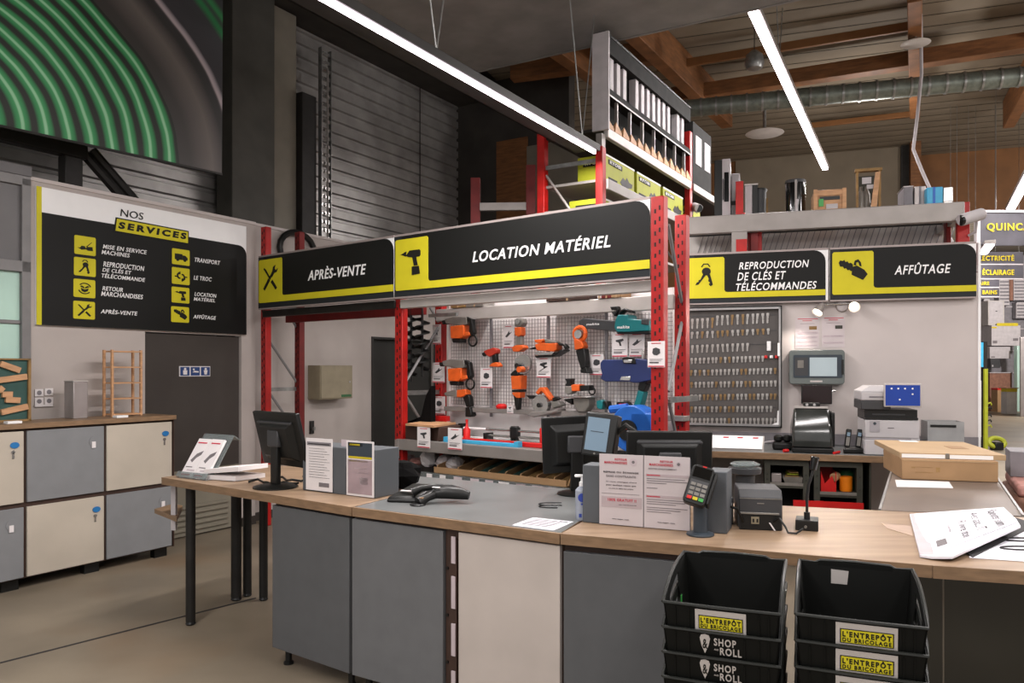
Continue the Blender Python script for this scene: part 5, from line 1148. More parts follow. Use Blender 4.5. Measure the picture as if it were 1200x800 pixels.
for x in (.38, .56): t.part('small_lamp', MB().cyl((a+w_*x, .17, zt_+.03), (a+w_*x, .178, zt_+.03), .012, n=10), 'steel_bright')
t.part('hinge_side', MB().box(b-.018, b+.012, .12, .38, ZB+.05, zt_-.03), 'black_plastic', bevel=.01)
# cordless phones in their cradles
u = BN.U(999, .2)
t = T('phone_cradle', 'black double charging cradle left of the white printer', 'cradle', BN, (u, .2, ZB)); t.part('base', MB().slab([(u-.08, .12), (u+.08, .14), (u+.09, .24), (u-.06, .26)], ZB, ZB+.045), 'black_plastic', bevel=.012)
for dx, lab in ((-.045, 'left slim cordless phone standing in the black cradle'), (.04, 'right slim cordless phone standing in the black cradle')):
    p = T('cordless_phone', lab, 'phone', BN, (u+dx, .2, ZB+.046), 'cordless phones beside the printer')
    p.part('body', MB().box(u+dx-.022, u+dx+.022, .18, .20, ZB+.046, ZB+.20), 'black_plastic', bevel=.008).rotation_euler = (R(-10), R(8), 0)
    p.part('display', MB().box(u+dx-.012, u+dx+.012, .1775, .1799, ZB+.14, ZB+.17), 'screen_dim').rotation_euler = (R(-10), R(8), 0)
    p.part('keypad', MB().box(u+dx-.014, u+dx+.014, .1775, .1799, ZB+.06, ZB+.13), 'tool_grey').rotation_euler = (R(-10), R(8), 0)
# multifunction printer
a, b = BN.U(1010, .08), BN.U(1077, .08); zt_ = BN.Z(1012, 452, .1); w_ = b-a; H_ = zt_-ZB
t = T('multifunction_printer', 'large white office printer with a tilted blue touchscreen', 'printer', BN, (a, .06, ZB))
t.part('paper_cassette', MB().box(a+.02, b-.06, .06, .5, ZB+.004, ZB+H_*.22), 'printer_white', bevel=.006); t.part('cassette_grip', MB().box(a+w_*.42, b-w_*.25, .052, .0598, ZB+H_*.12, ZB+H_*.155), 'store_grey'); t.part('cassette_grip', MB().box(a+w_*.38, b-w_*.22, .052, .0598, ZB+H_*.05, ZB+H_*.09), 'printer_grey')
t.part('grey_band', MB().box(a+.02, b-.06, .064, .5, ZB+H_*.22, ZB+H_*.255), 'printer_grey')
t.part('body', MB().box(a+.02, b-.0, .06, .5, ZB+H_*.255, ZB+H_*.51), 'printer_white', bevel=.006); t.part('side_column', MB().box(b-.06, b, .055, .5, ZB, ZB+H_*.255), 'printer_white')
t.part('sticker', MB().box(a+w_*.13, a+w_*.31, .055, .0598, ZB+H_*.34, ZB+H_*.5), 'printer_grey'); t.part('sticker_dot', MB().cyl((a+w_*.22, .053, ZB+H_*.46), (a+w_*.22, .0548, ZB+H_*.46), .012, n=12), 'pole_slate'); t.part('logo', MB().box(a+w_*.45, a+w_*.56, .057, .0598, ZB+H_*.395, ZB+H_*.405), 'ink_grey')
t.part('output_bay', MB().box(a+.02, b-.01, .09, .5, ZB+H_*.515, ZB+H_*.66), 'black_plastic'); t.part('bay_lip', MB().box(a+.02, b-.01, .06, .089, ZB+H_*.515, ZB+H_*.55), 'black_plastic'); t.part('bay_sheet', MB().box(a+.08, b-.1, .085, .0898, ZB+H_*.58, ZB+H_*.6), 'charcoal')
t.part('feeder_band', MB().box(a-.01, a+w_*.5, .05, .5, ZB+H_*.66, ZB+H_*.79), 'charcoal', bevel=.006)
t.part('scanner', MB().box(a-.01, b-.03, .05, .5, ZB+H_*.79, ZB+H_*.92), 'printer_white', bevel=.01); t.part('scanner_lid', MB().add([(a-.01, .05, ZB+H_*.92), (b-.03, .05, ZB+H_*.92), (b-.03, .5, ZB+H_*.92), (a-.01, .5, ZB+H_*.92), (a+.06, .1, zt_), (b-.06, .1, zt_), (b-.06, .48, zt_), (a+.06, .48, zt_)], [(0, 3, 2, 1), (4, 5, 6, 7), (0, 1, 5, 4), (1, 2, 6, 5), (2, 3, 7, 6), (3, 0, 4, 7)]), 'printer_white')
t.part('slot', MB().box(a+.05, a+w_*.42, .047, .0498, ZB+H_*.83, ZB+H_*.855), 'store_grey')
sa, sb = BN.U(1036, .0), BN.U(1080, .0); s0_, s1_ = BN.Z(1058, 477, 0), BN.Z(1058, 449, 0)
q = t.part('touchscreen_frame', MB().box(sa, sb, .0, .03, s0_, s1_), 'rack_pale', bevel=.006); t.part('touchscreen', MB().box(sa+.01, sb-.01, -.003, -.0002, s0_+.012, s1_-.014), 'screen_blue', parent=q)
for x, y in ((.2, .78), (.38, .78), (.56, .78), (.76, .78), (.76, .55), (.42, .32)): t.part('app_icon', MB().cyl((sa+(sb-sa)*x, -.005, s0_+(s1_-s0_)*y), (sa+(sb-sa)*x, -.0032, s0_+(s1_-s0_)*y), .007, n=10), 'sign_white', parent=q)
t.part('screen_arm', MB().box((sa+sb)/2-.04, (sa+sb)/2+.04, .03, .06, s0_+.03, s1_-.04), 'charcoal')
# clear acrylic box behind the cartons
a, b = BN.U(1087, .35), BN.U(1130, .35); zt_ = BN.Z(1100, 494, .35)
BP = Fr(*BN.w(0, 0)[:2], *BN.u)
# ================================================================== WALL LEFT items
# electric box
a, b = WA.U(364, .12-.2), WA.U(413, .12-.2)
a = WA.U(375, -.08); z0, z1 = WA.Z(400, 467, -.08), WA.Z(400, 428, -.08)
t = T('electric_cabinet', 'beige steel electric cabinet on the wall behind the red rack', 'cabinet', WA, (a, -.08, z0))
b = WA.U(413, -.08); t.part('body', MB().box(a, b, -.08, .118, z0, z1), 'cream_box', bevel=.005); t.part('door', MB().box(a+.012, b-.012, -.088, -.0802, z0+.012, z1-.012), 'cream_box', bevel=.003); t.part('lock', MB().cyl((b-.06, -.095, (z0+z1)/2), (b-.06, -.0882, (z0+z1)/2), .01, n=10), 'steel_bright'); t.part('sticker', MB().box(b-.2, b-.03, -.0895, -.0882, z0+.02, z0+.05), 'green_plastic')
t = T('wall_bracket', 'small dark handle bracket on the wall beside the red post', 'bracket', WA, (WA.U(366, .1), .1, WA.Z(366, 508, .1)))
u = WA.U(366, .1); t.part('plate', MB().box(u-.03, u+.03, .10, .118, WA.Z(366, 508, .1), WA.Z(366, 493, .1)), 'dark_steel'); t.part('lever', MB().box(u-.012, u+.012, .06, .0999, WA.Z(366, 504, .1), WA.Z(366, 500, .1)), 'galvanized')
# black coil behind the second post top
u, z = WA.uz(352, 276, -.0); 
solo('cable_coil', MB().tube([(u+.26*math.cos(R(q)), .05, z-.16+.2*math.sin(R(q))) for q in range(0, 361, 20)], .035), 'black_plastic', 'black cable coil hooked over the wall top by the red post', 'cable', WA, (u, .05, z-.36))
# sockets
for i, (x0, y0) in enumerate(((41, 456), (52.5, 455), (41, 466), (52.5, 465.5))):
    a, z1 = WA.uz(x0, y0, -.012); b = WA.U(x0+10, -.012); z0 = WA.Z(x0, y0+8.5, -.012)
    t = T('wall_socket', ['upper left', 'upper right', 'lower left', 'lower right'][i]+' white wall socket of the block above the lockers', 'socket', WA, (a, 0, z0), 'wall sockets above the lockers')
    t.part('plate', MB().box(a, b, -.012, -.0005, z0, z1), 'paper_white', bevel=.002); t.part('recess', MB().cyl(((a+b)/2, -.0135, (z0+z1)/2), ((a+b)/2, -.0122, (z0+z1)/2), (z1-z0)*.32, n=14), 'store_grey')
a, z1 = WA.uz(41, 474.5, -.02); b = WA.U(62, -.02); solo('socket_tray', MB().box(a, b, -.02, -.0005, z1-.015, z1), 'paper_white', 'thin white ledge under the four wall sockets', 'ledge', WA, (a, -.02, z1-.015))
# ================================================================== LOCKERS
cols = [LK.U(201.5), LK.U(119.5), LK.U(28)]; pitch = (cols[0]-cols[2])/2
LB, LT = 0.085, 1.20; LD = .42
t = T('locker_unit', 'low bank of cream and grey lockers with an oak top', 'lockers', LK, (-pitch*5, 0, 0))
t.part('carcass', MB().box(-pitch*5, 0, .02, LD, LB, LT), 'carcass_brown')
t.part('oak_top', MB().box(-pitch*5-.0, .02, -.02, LD+.0, LT+.008, LT+.048), 'oak_edge', bevel=.003)
t.part('end_panel', MB().box(.001, .012, .0, LD, LB, LT+.008), 'carcass_brown')
for c in range(5):
    a, b = -pitch*(c+1)+.012, -pitch*c-.012
    for r_ in range(2):
        z0, z1 = (.655, 1.19) if r_ == 1 else (.095, .62)
        cream = (c+r_) % 2 == 1
        d = t.part('door', MB().box(a, b, .0, .0195, z0, z1), 'locker_cream' if cream else 'locker_grey', bevel=.003, label='cream locker door' if cream else 'grey locker door')
        hx = b-.07
        if cream:
            t.part('number_tag', MB().prism(circ(hx+.005, z1-.10, .032, 16), -.008, -.0005).xf(Matrix.Translation((0, 0, (z1-.1)*(1-.72))) @ Matrix.Diagonal((1, 1, .72, 1))), 'blue_tag', parent=d)
            t.part('key', MB().cyl((hx-.005, -.006, z1-.15), (hx-.005, -.0005, z1-.15), .014, n=10).box(hx-.012, hx+.002, -.006, -.002, z1-.20, z1-.15), 'steel_bright', parent=d)
        else:
            t.part('latch_cup', MB().prism(circ(hx-.01, z1-.12, .045, 16), -.004, -.0005), 'locker_grey', parent=d)
            t.part('latch', MB().box(hx-.035, hx-.005, -.012, -.0045, z1-.17, z1-.12), 'paper_white', parent=d)
    t.part('foot', MB().box(-pitch*c-.14, -pitch*c-.02, .06, .12, 0, LB), 'black_plastic')
# things on the lockers
ZL = LT+.048
def on_lk(px): return LK.U(px, .3)
a, b = LK.U(-40, .3), LK.U(35, .3); z1 = LK.Z(34, 420, .3)
t = T('wood_collage_board', 'green framed board with nailed wood offcuts standing on the lockers', 'board', LK, (a, .28, ZL))
t.part('panel', MB().box(a, b, .30, .32, ZL, z1), 'green_board'); t.part('frame', MB().box(b-.02, b, .28, .33, ZL, z1).box(a, b, .28, .33, z1-.012, z1).box(a, b, .28, .33, ZL, ZL+.015), 'old_wood')
for (x0, y0, x1, y1) in ((0, 426, 23, 434), (-6, 446, 31, 441), (2, 462, 14, 462), (6, 468, 23, 469), (1, 483, 32, 476), (-2, 454, 3, 458)):
    p, q = LK.uz(x0, y0, .29), LK.uz(x1, y1, .29); d = Vector((q[0]-p[0], q[1]-p[1])).normalized()*.022
    t.part('wood_offcut', MB().prism([(p[0]-d.y, p[1]+d.x), (q[0]-d.y, q[1]+d.x), (q[0]+d.y, q[1]-d.x), (p[0]+d.y, p[1]-d.x)], .275, .2995), 'pine')
t = T('name_card', 'small white card lying before the green board', 'card', LK, (0, 0, ZL)); u = LK.U(16, .05); t.off = (u, .03, ZL); t.e.location = LK.w(*t.off)
t.part('card', MB().box(u-.05, u+.05, .03, .09, ZL+.001, ZL+.018), 'sign_white')
u = LK.U(142, .05); t = T('name_card', 'small white card lying before the wooden rack on the lockers', 'card', LK, (u, .03, ZL)); t.part('card', MB().box(u-.05, u+.05, .03, .09, ZL+.001, ZL+.018), 'sign_white')
a = LK.U(86, .2); b = LK.U(103, .2); a0 = LK.U(80, .36); z1 = LK.Z(95, 447, .2)
t = T('metal_dispenser', 'plain upright grey metal box standing on the lockers', 'box', LK, (a, .2, ZL)); t.part('body', MB().box(a, b, .2, .34, ZL, z1), 'metal_box', bevel=.006); t.part('lid', MB().box(a-.003, b+.003, .197, .343, z1, z1+.008), 'rack_pale')
a, b = LK.U(131, .2), LK.U(167, .2); z1 = LK.Z(150, 410, .2)
t = T('wooden_ladder_rack', 'small open wooden rack with four shelves on the lockers', 'rack', LK, (a, .2, ZL))
for x in (a, b-.018):
    for o in (.2, .32): t.part('post', MB().box(x, x+.018, o, o+.02, ZL, z1), 'pine')
for k in range(5): zz = ZL+.01+(z1-ZL-.03)*k/4; t.part('shelf', MB().box(a+.018, b-.018, .2, .34, zz, zz+.012), 'pine')
# ================================================================== FRONT COUNTER
ZC = .955
def worktop(label, poly, front, laminate=None, off=(0, 0)):
    t = T('counter_worktop', label, 'worktop', W0, (poly[0][0], poly[0][1], ZC-.045))
    t.part('board', MB().slab(poly, ZC-.042, ZC-(.0015 if laminate else 0)), 'oak_top')
    (ax, ay), (bx_, by) = front; f = Fr(ax, ay, bx_-ax, by-ay); n = math.hypot(bx_-ax, by-ay)
    e = MB().box(0, n, -.004, .0, ZC-.045, ZC); e.v = [f.w(*v) for v in e.v]; t.part('edge_band', e, 'oak_edge')
    if laminate: t.part('laminate', MB().slab(laminate, ZC-.0014, ZC), 'laminate_grey')
    return t
ja, jb = (-.81, 3.885), (-.60, 4.30); ka, kb_ = (.203, 3.258), (.617, 4.30)
LW = worktop('left oak counter top carrying the magazines and the monitor', [(-2.26, 4.96), ja, jb, (-.72, 5.06), (-1.84, 5.66), (-1.95, 5.62)], ((-2.26, 4.96), ja))
g = .004
worktop('middle counter top with grey laminate and oak front edge', [(ja[0]+g, ja[1]), ka, kb_, (-.72+g, 5.07), (jb[0]+g, jb[1])], ((ja[0]+g, ja[1]), ka), [(ja[0]+g+.01, ja[1]+.012), (ka[0]+.006, ka[1]+.02), (kb_[0], kb_[1]), (-.715, 5.068), (jb[0]+g+.004, jb[1])])
worktop('right oak counter top behind the black baskets', [(ka[0]+g, ka[1]), (1.493, 2.73), (3.0, 2.29), (3.15, 3.40), (1.82, 3.79), (1.44, 3.91), (kb_[0]+g, kb_[1]-.13)], ((ka[0]+g, ka[1]), (1.493, 2.73)))
f = Fr(1.493, 2.73, 1.507, -.44)
solo('counter_edge_strip', MB().box(0.002, 1.57, -.006, -.0015, ZC-.045, ZC), 'oak_edge', 'oak edge strip of the right counter top beside the papers', 'edge strip', f)
# cabinets below
def cabinet(label, fr, x0, x1, door_mat, z0=.10, z1=.900, depth=.5, edge=None, sub=None):
    a, b = fr.U(x0, .02), fr.U(x1, .02)
    t = T('counter_cabinet', label, 'cabinet', fr, (a, .02, 0))
    t.part('carcass', MB().slab([(a, .04), (b, .04), (b-.14, depth), (a+.14, depth)], z0, ZC-.046), 'carcass_brown')
    t.part('front_panel', MB().box(a+.004, b-.004, .012, .038, z0, z1-.006), door_mat, bevel=.003)
    for u in (a+.06, b-.06):
        t.part('foot', MB().lathe((u, .08, 0), [(.028, 0), (.028, .012), (.018, .02), (.018, z0)], 12), 'black_plastic')
    if sub: sub(t, a, b)
    return t
cabinet('left grey counter cabinet on black feet', F1, 320, 411, 'panel_grey')
def hinge_gap(t, a, b):
    c = F2.U(536.5, .02)
    t.part('side_strip', MB().box(b+.001, c, .03, .05, .1, ZC-.046), 'carcass_brown')
    q = t.part('rail', MB().box(b+.028, c-.006, .018, .0295, .1, ZC-.09), 'carcass_brown')
    for zz in (.12, .34, .56, .77):
        h = .15 if zz < .7 else .125
        t.part('white_slot_panel', MB().box(b+.044, c-.010, .012, .0175, zz-.02, zz-.02+h), 'tag_pink', parent=q)
        t.part('screw', MB().cyl((b+.012, .022, zz+h+.01), (b+.012, .0295, zz+h+.01), .007, n=8), 'black_plastic')
cabinet('middle grey counter cabinet with a slotted rail at its right', F2, 413, 521, 'panel_grey_light', sub=hinge_gap)
cabinet('cream fronted counter cabinet in the middle of the counter', F2, 537.5, 658, 'panel_cream', z0=.06, z1=ZC-.05)
cabinet('dark grey counter cabinet beside the black basket stacks', F3, 660, 880, 'panel_grey', z1=.885)
f = Fr(1.2, 3.0, 1.5, -.44)
t = T('dark_counter_base', 'dark glossy lower part of the right counter', 'counter base', f, (0, .1, 0))
t.part('plinth', MB().box(-.02, 1.9, .12, .16, 0, .08), 'black_plastic')
for i in range(4): t.part('dark_panel', MB().box(-.02+i*.48, .455+i*.48, .10, .12, .08, ZC-.05), 'dark_glass')  # dark sheets stand in for the shade in the open space below
a = F3.U(941, .0)
solo('red_clip', MB().box(a-.012, a+.012, .005, .03, F3.Z(941, 678, 0), F3.Z(941, 668, 0)), 'red_plastic', 'small red clip under the counter edge between the basket stacks', 'clip', F3, (a, .005, F3.Z(941, 678, 0)))
# legs of the open left end
def leg(lab, p, h=ZC-.046, r=.03):
    t = LW
    q = t.part('leg', MB().cyl((p[0], p[1], .025), (p[0], p[1], h-.01), r, n=16), 'dark_steel'); t.part('foot', MB().lathe((p[0], p[1], 0), [(r*.8, 0), (r*1.1, .01), (r*.9, .025)], 14), 'black_plastic', parent=q); t.part('top_plate', MB().box(p[0]-.05, p[0]+.05, p[1]-.05, p[1]+.05, h-.01, h), 'dark_steel', parent=q)
leg('front left round steel leg of the counter', (-2.08, 4.97))
leg('round steel counter leg standing behind, left of the pair', (-1.975, 5.50), r=.036)
leg('x', (-1.93, 5.60), r=.03)
leg('round steel counter leg standing behind, right of the pair', (-1.78, 5.50))
p = pt(183, 597, .70)
t = T('lower_side_shelf', 'small low oak shelf jutting from the left end of the counter', 'shelf', W0, (p[0], p[1], .66))
t.part('board', MB().slab([pt(181, 596, .70)[:2], pt(207, 606, .70)[:2], pt(214, 592, .70)[:2], pt(203, 590, .70)[:2]], .67, .70), 'oak_edge'); 
t.part('white_bracket', MB().box(-2.23, -2.20, 5.02, 5.05, .6, ZC-.046), 'store_white')
# ---- objects on the counter, each on its own little frame
def fr_from(pl, pr, z=ZC):
    p = pt(pl[0], pl[1], z); q = pt(pr[0], pr[1], z); return Fr(p[0], p[1], q[0]-p[0], q[1]-p[1]), math.hypot(q[0]-p[0], q[1]-p[1])
def sheet_lines(t, a, b, z0, z1, o, spec, parent=None):
    for (nm, mat, x0, x1, y0, y1) in spec: t.part(nm, MB().box(a+(b-a)*x0, a+(b-a)*x1, o-.0015, o-.0002, z0+(z1-z0)*y0, z0+(z1-z0)*y1), mat, parent=parent)
# magazine holder
f, n = fr_from((206, 557), (238, 565)); p = pt(222, 561, ZC); f = Fr(p[0]-.10, p[1]+.06, .86, -.50)
t = T('magazine_holder', 'clear leaning holder of catalogues at the left end of the counter', 'holder', f, (0, 0, ZC))
def lean(mb, ang, o0=0): return mb.rot(ang, 'X', (0, o0, ZC))
w_ = .26; AN = R(-33)
t.part('back_plate', lean(MB().box(-.01, w_+.02, .030, .034, ZC+.0, ZC+.34), AN), 'clear_plastic')
t.part('top_lip', lean(MB().box(-.01, w_+.02, .034, .09, ZC+.335, ZC+.34), AN), 'clear_plastic')
t.part('base_plate', MB().box(-.01, w_+.02, .0, .24, ZC, ZC+.004), 'clear_plastic'); t.part('front_lip', lean(MB().box(-.01, w_+.02, -.014, -.010, ZC+.004, ZC+.04), AN), 'clear_plastic')
def magazine(lab, u0, u1, o, z1, mat='paper_white'):
    m = T('catalogue', lab, 'magazine', f, (u0, o, ZC+.005), 'catalogues in the clear holder')
    mb = lambda a, b, o0, o1, c, d: lean(MB().box(a, b, o0, o1, c, d), AN)
    m.part('pages', mb(u0, u1, o, o+.016, ZC+.006, z1), mat); h = z1-ZC; w2 = u1-u0
    m.part('cover_picture', lean(MB().prism([(u0+w2*x, ZC+h*y) for x, y in ((.2, .45), (.45, .62), (.85, .7), (.8, .6), (.55, .52), (.4, .4))], o-.0015, o-.0002), AN), 'ink_grey')
    for y0, y1, x0, x1, mt in ((.88, .91, .1, .8, 'ink_red'), (.28, .30, .1, .6, 'ink_grey'), (.08, .12, .05, .7, 'ink_red'), (.2, .23, .3, .9, 'tag_pink')): m.part('print_line', mb(u0+w2*x0, u0+w2*x1, o-.0015, o-.0002, ZC+h*y0, ZC+h*y1), mt)
magazine('left catalogue with a tool picture in the clear holder', 0, .125, .006, ZC+.29); magazine('right catalogue in the clear holder', .13, .25, .006, ZC+.292)
for k, (dx, z, lab) in enumerate(((0, .004, 'lower white leaflet lying flat behind the clear holder'), (.03, .035, 'upper white leaflet lying tilted behind the clear holder'))):
    solo('leaflet', MB().slab([(.20+dx, .02), (.47+dx, .06), (.50+dx, .27), (.24+dx, .24)], ZC+z, ZC+z+.028).rot(R(-6*k), 'Y', (.2, 0, ZC+z)), 'paper_white', lab, 'leaflet', f, (.20+dx, .02, ZC+z))
# computer monitors seen from behind
def monitor(label, fr, w_, h_, z0, tilt, base=True, ridge=True, base_r=.13, yoff=0, roll=0):
    t = T('computer_monitor', label, 'monitor', fr, (w_/2, 0, ZC))
    def X(m):
        m.rot(tilt, 'X', (0, .03, z0+h_*.4))
        return m.rot(roll, 'Y', (w_/2, 0, z0+h_/2)) if roll else m
    t.part('casing', X(MB().box(0, w_, .0, .028, z0, z0+h_)), 'black_plastic', bevel=.006)
    t.part('rear_bulge', X(MB().add([(w_*.12, 0, z0+h_*.12), (w_*.88, 0, z0+h_*.12), (w_*.88, 0, z0+h_*.86), (w_*.12, 0, z0+h_*.86), (w_*.2, -.03, z0+h_*.2), (w_*.8, -.03, z0+h_*.2), (w_*.8, -.03, z0+h_*.76), (w_*.2, -.03, z0+h_*.76)], [(4, 5, 6, 7), (0, 1, 5, 4), (1, 2, 6, 5), (2, 3, 7, 6), (3, 0, 4, 7)])), 'black_plastic', bevel=.006)
    if ridge: t.part('vent_ridge', X(MB().box(w_*.12, w_*.88, -.018, -.0005, z0+h_*.80, z0+h_*.84)), 'charcoal', bevel=.003)
    t.part('screen', X(MB().box(.012, w_-.012, .0282, .030, z0+.014, z0+h_-.014)), 'screen_off')
    t.part('neck', MB().box(w_/2-.035, w_/2+.035, -.045, -.015, ZC+.02, z0+h_*.62), 'black_plastic', bevel=.006)
    t.part('hinge_block', MB().box(w_/2-.055, w_/2+.055, -.055, -.02, z0+h_*.35, z0+h_*.65), 'charcoal', bevel=.008)
    if base: t.part('stand_base', MB().lathe((w_/2, -.03, ZC), [(base_r, 0), (base_r, .008), (base_r*.8, .016), (.05, .022)], 26), 'black_plastic')
    return t
p = pt(323, 571, ZC); f = Fr(p[0], p[1], .76, -.65).shift(-.23, .03)
monitor('black computer monitor seen from behind on the left oak counter', f, .46, .33, ZC+.125, R(14))
p = pt(333, 566, ZC); t = T('mouse_cable', 'tangled black cables around the left monitor foot', 'cable', W0, (p[0], p[1], ZC))
for k, (dx, dy) in enumerate(((-.22, -.0), (-.1, .12), (.05, .2))): t.part('cable', MB().tube([(p[0]+dx+.34*i/7, p[1]+dy-.14*i/7+.05*math.sin(i*1.3+k), ZC+.008+.012*(i % 2)) for i in range(8)], .007), 'black_plastic')
# grey paper stands
f, n = fr_from((354, 574), (438, 584)); hS = .262
def stand(label, a, b, paper):
    t = T('paper_stand', label, 'stand', f, (a, 0, ZC)); t.part('block', MB().box(a, b, .004, .20, ZC, ZC+hS), 'divider_grey', bevel=.004)
    paper(t); return t
def pa(t):
    a, b = f.U(358.5, -.004), f.U(389.5, -.004); z0, z1 = ZC+.008, ZC+.305
    q = t.part('sheet', MB().box(a, b, -.004, -.001, z0, z1), 'paper_white')
    sheet_lines(t, a, b, z0, z1, -.004, [('heading_bar', 'store_grey', .05, .95, .86, .93), ('heading_text', 'ink_black', .1, .9, .88, .9)]+[('text_line', 'ink_grey', .12, .7+.2*((i*7) % 3)/2, .80-i*.05, .806-i*.05) for i in range(12)]+[('barcode', 'ink_grey', .5, .88, .08, .16)], q)
    t.part('rear_sheet', MB().box(b+.004, f.U(404, .05), .06, .063, ZC+hS, ZC+.30), 'tag_pink')
stand('left grey paper stand with a printed white notice, beside the monitor', 0, f.U(404.5), pa)
def pb(t):
    a, b = f.U(406, -.004), f.U(438, -.004); z0, z1 = ZC+.004, ZC+.305
    q = t.part('sheet', MB().box(a, b, -.004, -.001, z0, z1), 'paper_white')
    sheet_lines(t, a, b, z0, z1, -.004, [('photo_area', 'paper_lilac', .06, .94, .04, .66), ('dark_area', 'pole_slate', .06, .94, .72, .97), ('title_bar', 'icon_black', .08, .6, .90, .96), ('title_text', 'letter_yellow', .12, .5, .915, .945), ('yellow_line', 'letter_yellow', .08, .94, .68, .72), ('yellow_line', 'letter_yellow', .1, .8, .62, .65), ('text_line', 'tag_pink', .3, .7, .5, .51), ('text_line', 'tag_pink', .4, .8, .42, .43), ('text_box', 'tag_pink', .5, .8, .22, .34)], q)
stand('right grey paper stand with a mauve and yellow leaflet', f.U(405.2), f.U(439), pb)
# black phone set and bag
p = pt(495, 590, ZC); f = Fr(p[0], p[1], .93, -.37)
t = T('desk_phone', 'black desk telephone lying on the grey laminate', 'phone', f, (-.2, 0, ZC))
t.part('body', MB().add([(-.20, -.04, ZC), (-.02, -.0, ZC), (.0, .22, ZC), (-.17, .2, ZC), (-.19, -.03, ZC+.03), (-.03, .01, ZC+.03), (-.01, .21, ZC+.075), (-.16, .19, ZC+.075)], [(0, 3, 2, 1), (4, 5, 6, 7), (0, 1, 5, 4), (1, 2, 6, 5), (2, 3, 7, 6), (3, 0, 4, 7)]), 'black_plastic', bevel=.012)
t.part('handset', MB().tube([(-.06, .0, ZC+.055), (-.02, .03, ZC+.075), (.04, .08, ZC+.08), (.1, .13, ZC+.07), (.13, .16, ZC+.05)], [.026, .018, .016, .018, .024], 10), 'black_plastic')
t.part('label', MB().box(-.15, -.07, .03, .05, ZC+.052, ZC+.056), 'paper_white')
t = T('barcode_scanner', 'black handheld barcode scanner beside the desk phone', 'scanner', f, (.02, -.02, ZC))
t.part('grip', MB().tube([(.0, -.05, ZC+.014), (.03, .0, ZC+.035), (.05, .05, ZC+.05)], [.03, .022, .026], 10), 'black_plastic'); t.part('head', MB().tube([(.05, .05, ZC+.05), (.1, .07, ZC+.055), (.17, .09, ZC+.05), (.22, .10, ZC+.04)], [.028, .034, .032, .022], 10), 'black_plastic'); t.part('foot_disc', MB().lathe((.0, -.05, ZC), [(.04, 0), (.042, .006), (.03, .012)], 18), 'black_plastic'); t.part('label', MB().box(.045, .085, .02, .04, ZC+.083, ZC+.086), 'paper_white'); t.part('button', MB().box(.0, .03, -.055, -.035, ZC+.036, ZC+.041), 'pine')
p = pt(478, 580, ZC); solo('black_pouch', lump(MB(), (p[0]-.06, p[1]+.22, ZC), .11, .10, .17, 3, 9, 6), 'bag_black', 'black soft bag slumped behind the desk phone', 'bag', W0, (p[0]-.06, p[1]+.22, ZC), smooth=False)
# paper on laminate
def flat(name, lab, cat, pts, z, th, mat): 
    P_ = [pt(x, y, z+th)[:2] for x, y in pts]; t = T(name, lab, cat, W0, (P_[0][0], P_[0][1], z)); t.part('sheet', MB().slab(P_, z, z+th), mat); return t, P_
def quadline(t, P_, nm, mat, x0, x1, y0, y1, z, th=.0008):
    def Q(x, y): 
        a = Vector(P_[0]).lerp(Vector(P_[1]), x); b = Vector(P_[3]).lerp(Vector(P_[2]), x); return tuple(a.lerp(b, y))
    return t.part(nm, MB().slab([Q(x0, y0), Q(x1, y0), Q(x1, y1), Q(x0, y1)], z, z+th), mat)
t, P_ = flat('printed_sheet', 'single printed white sheet lying on the grey laminate', 'paper', [(625, 606), (672, 611), (649, 621), (600, 615)], ZC+.001, .002, 'paper_bright')
for i in range(6): quadline(t, P_, 'text_line', 'ink_grey', .12, .8, .15+i*.12, .19+i*.12, ZC+.0034)
quadline(t, P_, 'stamp', 'ink_black', .72, .92, .10, .16, ZC+.0032)
p = pt(660, 596, ZC); t = T('cable_loop', 'thin black cable loop lying on the grey laminate', 'cable', W0, (p[0], p[1], ZC))
for k in range(2): t.part('loop', MB().tube([(p[0]-.04+.08*math.cos(R(q)), p[1]+.05+k*.03+.04*math.sin(R(q)), ZC+.004+.006*k) for q in range(60, 300, 20)], .003), 'black_plastic')
# sanitizer bottle
p = pt(682, 609, ZC); c = (p[0], p[1], ZC)
t = T('sanitizer_bottle', 'clear pump bottle of hand gel with blue label beside the notices', 'bottle', W0, c)
t.part('body', MB().lathe(c, [(.027, 0), (.031, .006), (.031, .138), (.020, .15), (.012, .156)], 22), 'bottle_clear'); t.part('collar', MB().lathe(c, [(.013, .157), (.013, .175), (.006, .18), (.005, .2)], 14), 'sign_white'); t.part('pump_head', MB().box(p[0]-.034, p[0]+.008, p[1]-.008, p[1]+.008, ZC+.198, ZC+.210), 'sign_white', bevel=.003)
t.part('blue_label', MB().prism(circ(p[0]-.002, ZC+.108, .02, 16), p[1]-.034, p[1]-.0315), 'label_blue')
t.part('blue_band', MB().box(p[0]-.008, p[0]+.02, p[1]-.031, p[1]-.029, ZC+.074, ZC+.082), 'label_blue')
for dx in (-.017, .004): t.part('blue_mark', MB().box(p[0]+dx, p[0]+dx+.013, p[1]-.031, p[1]-.0285, ZC+.018, ZC+.034), 'label_blue')
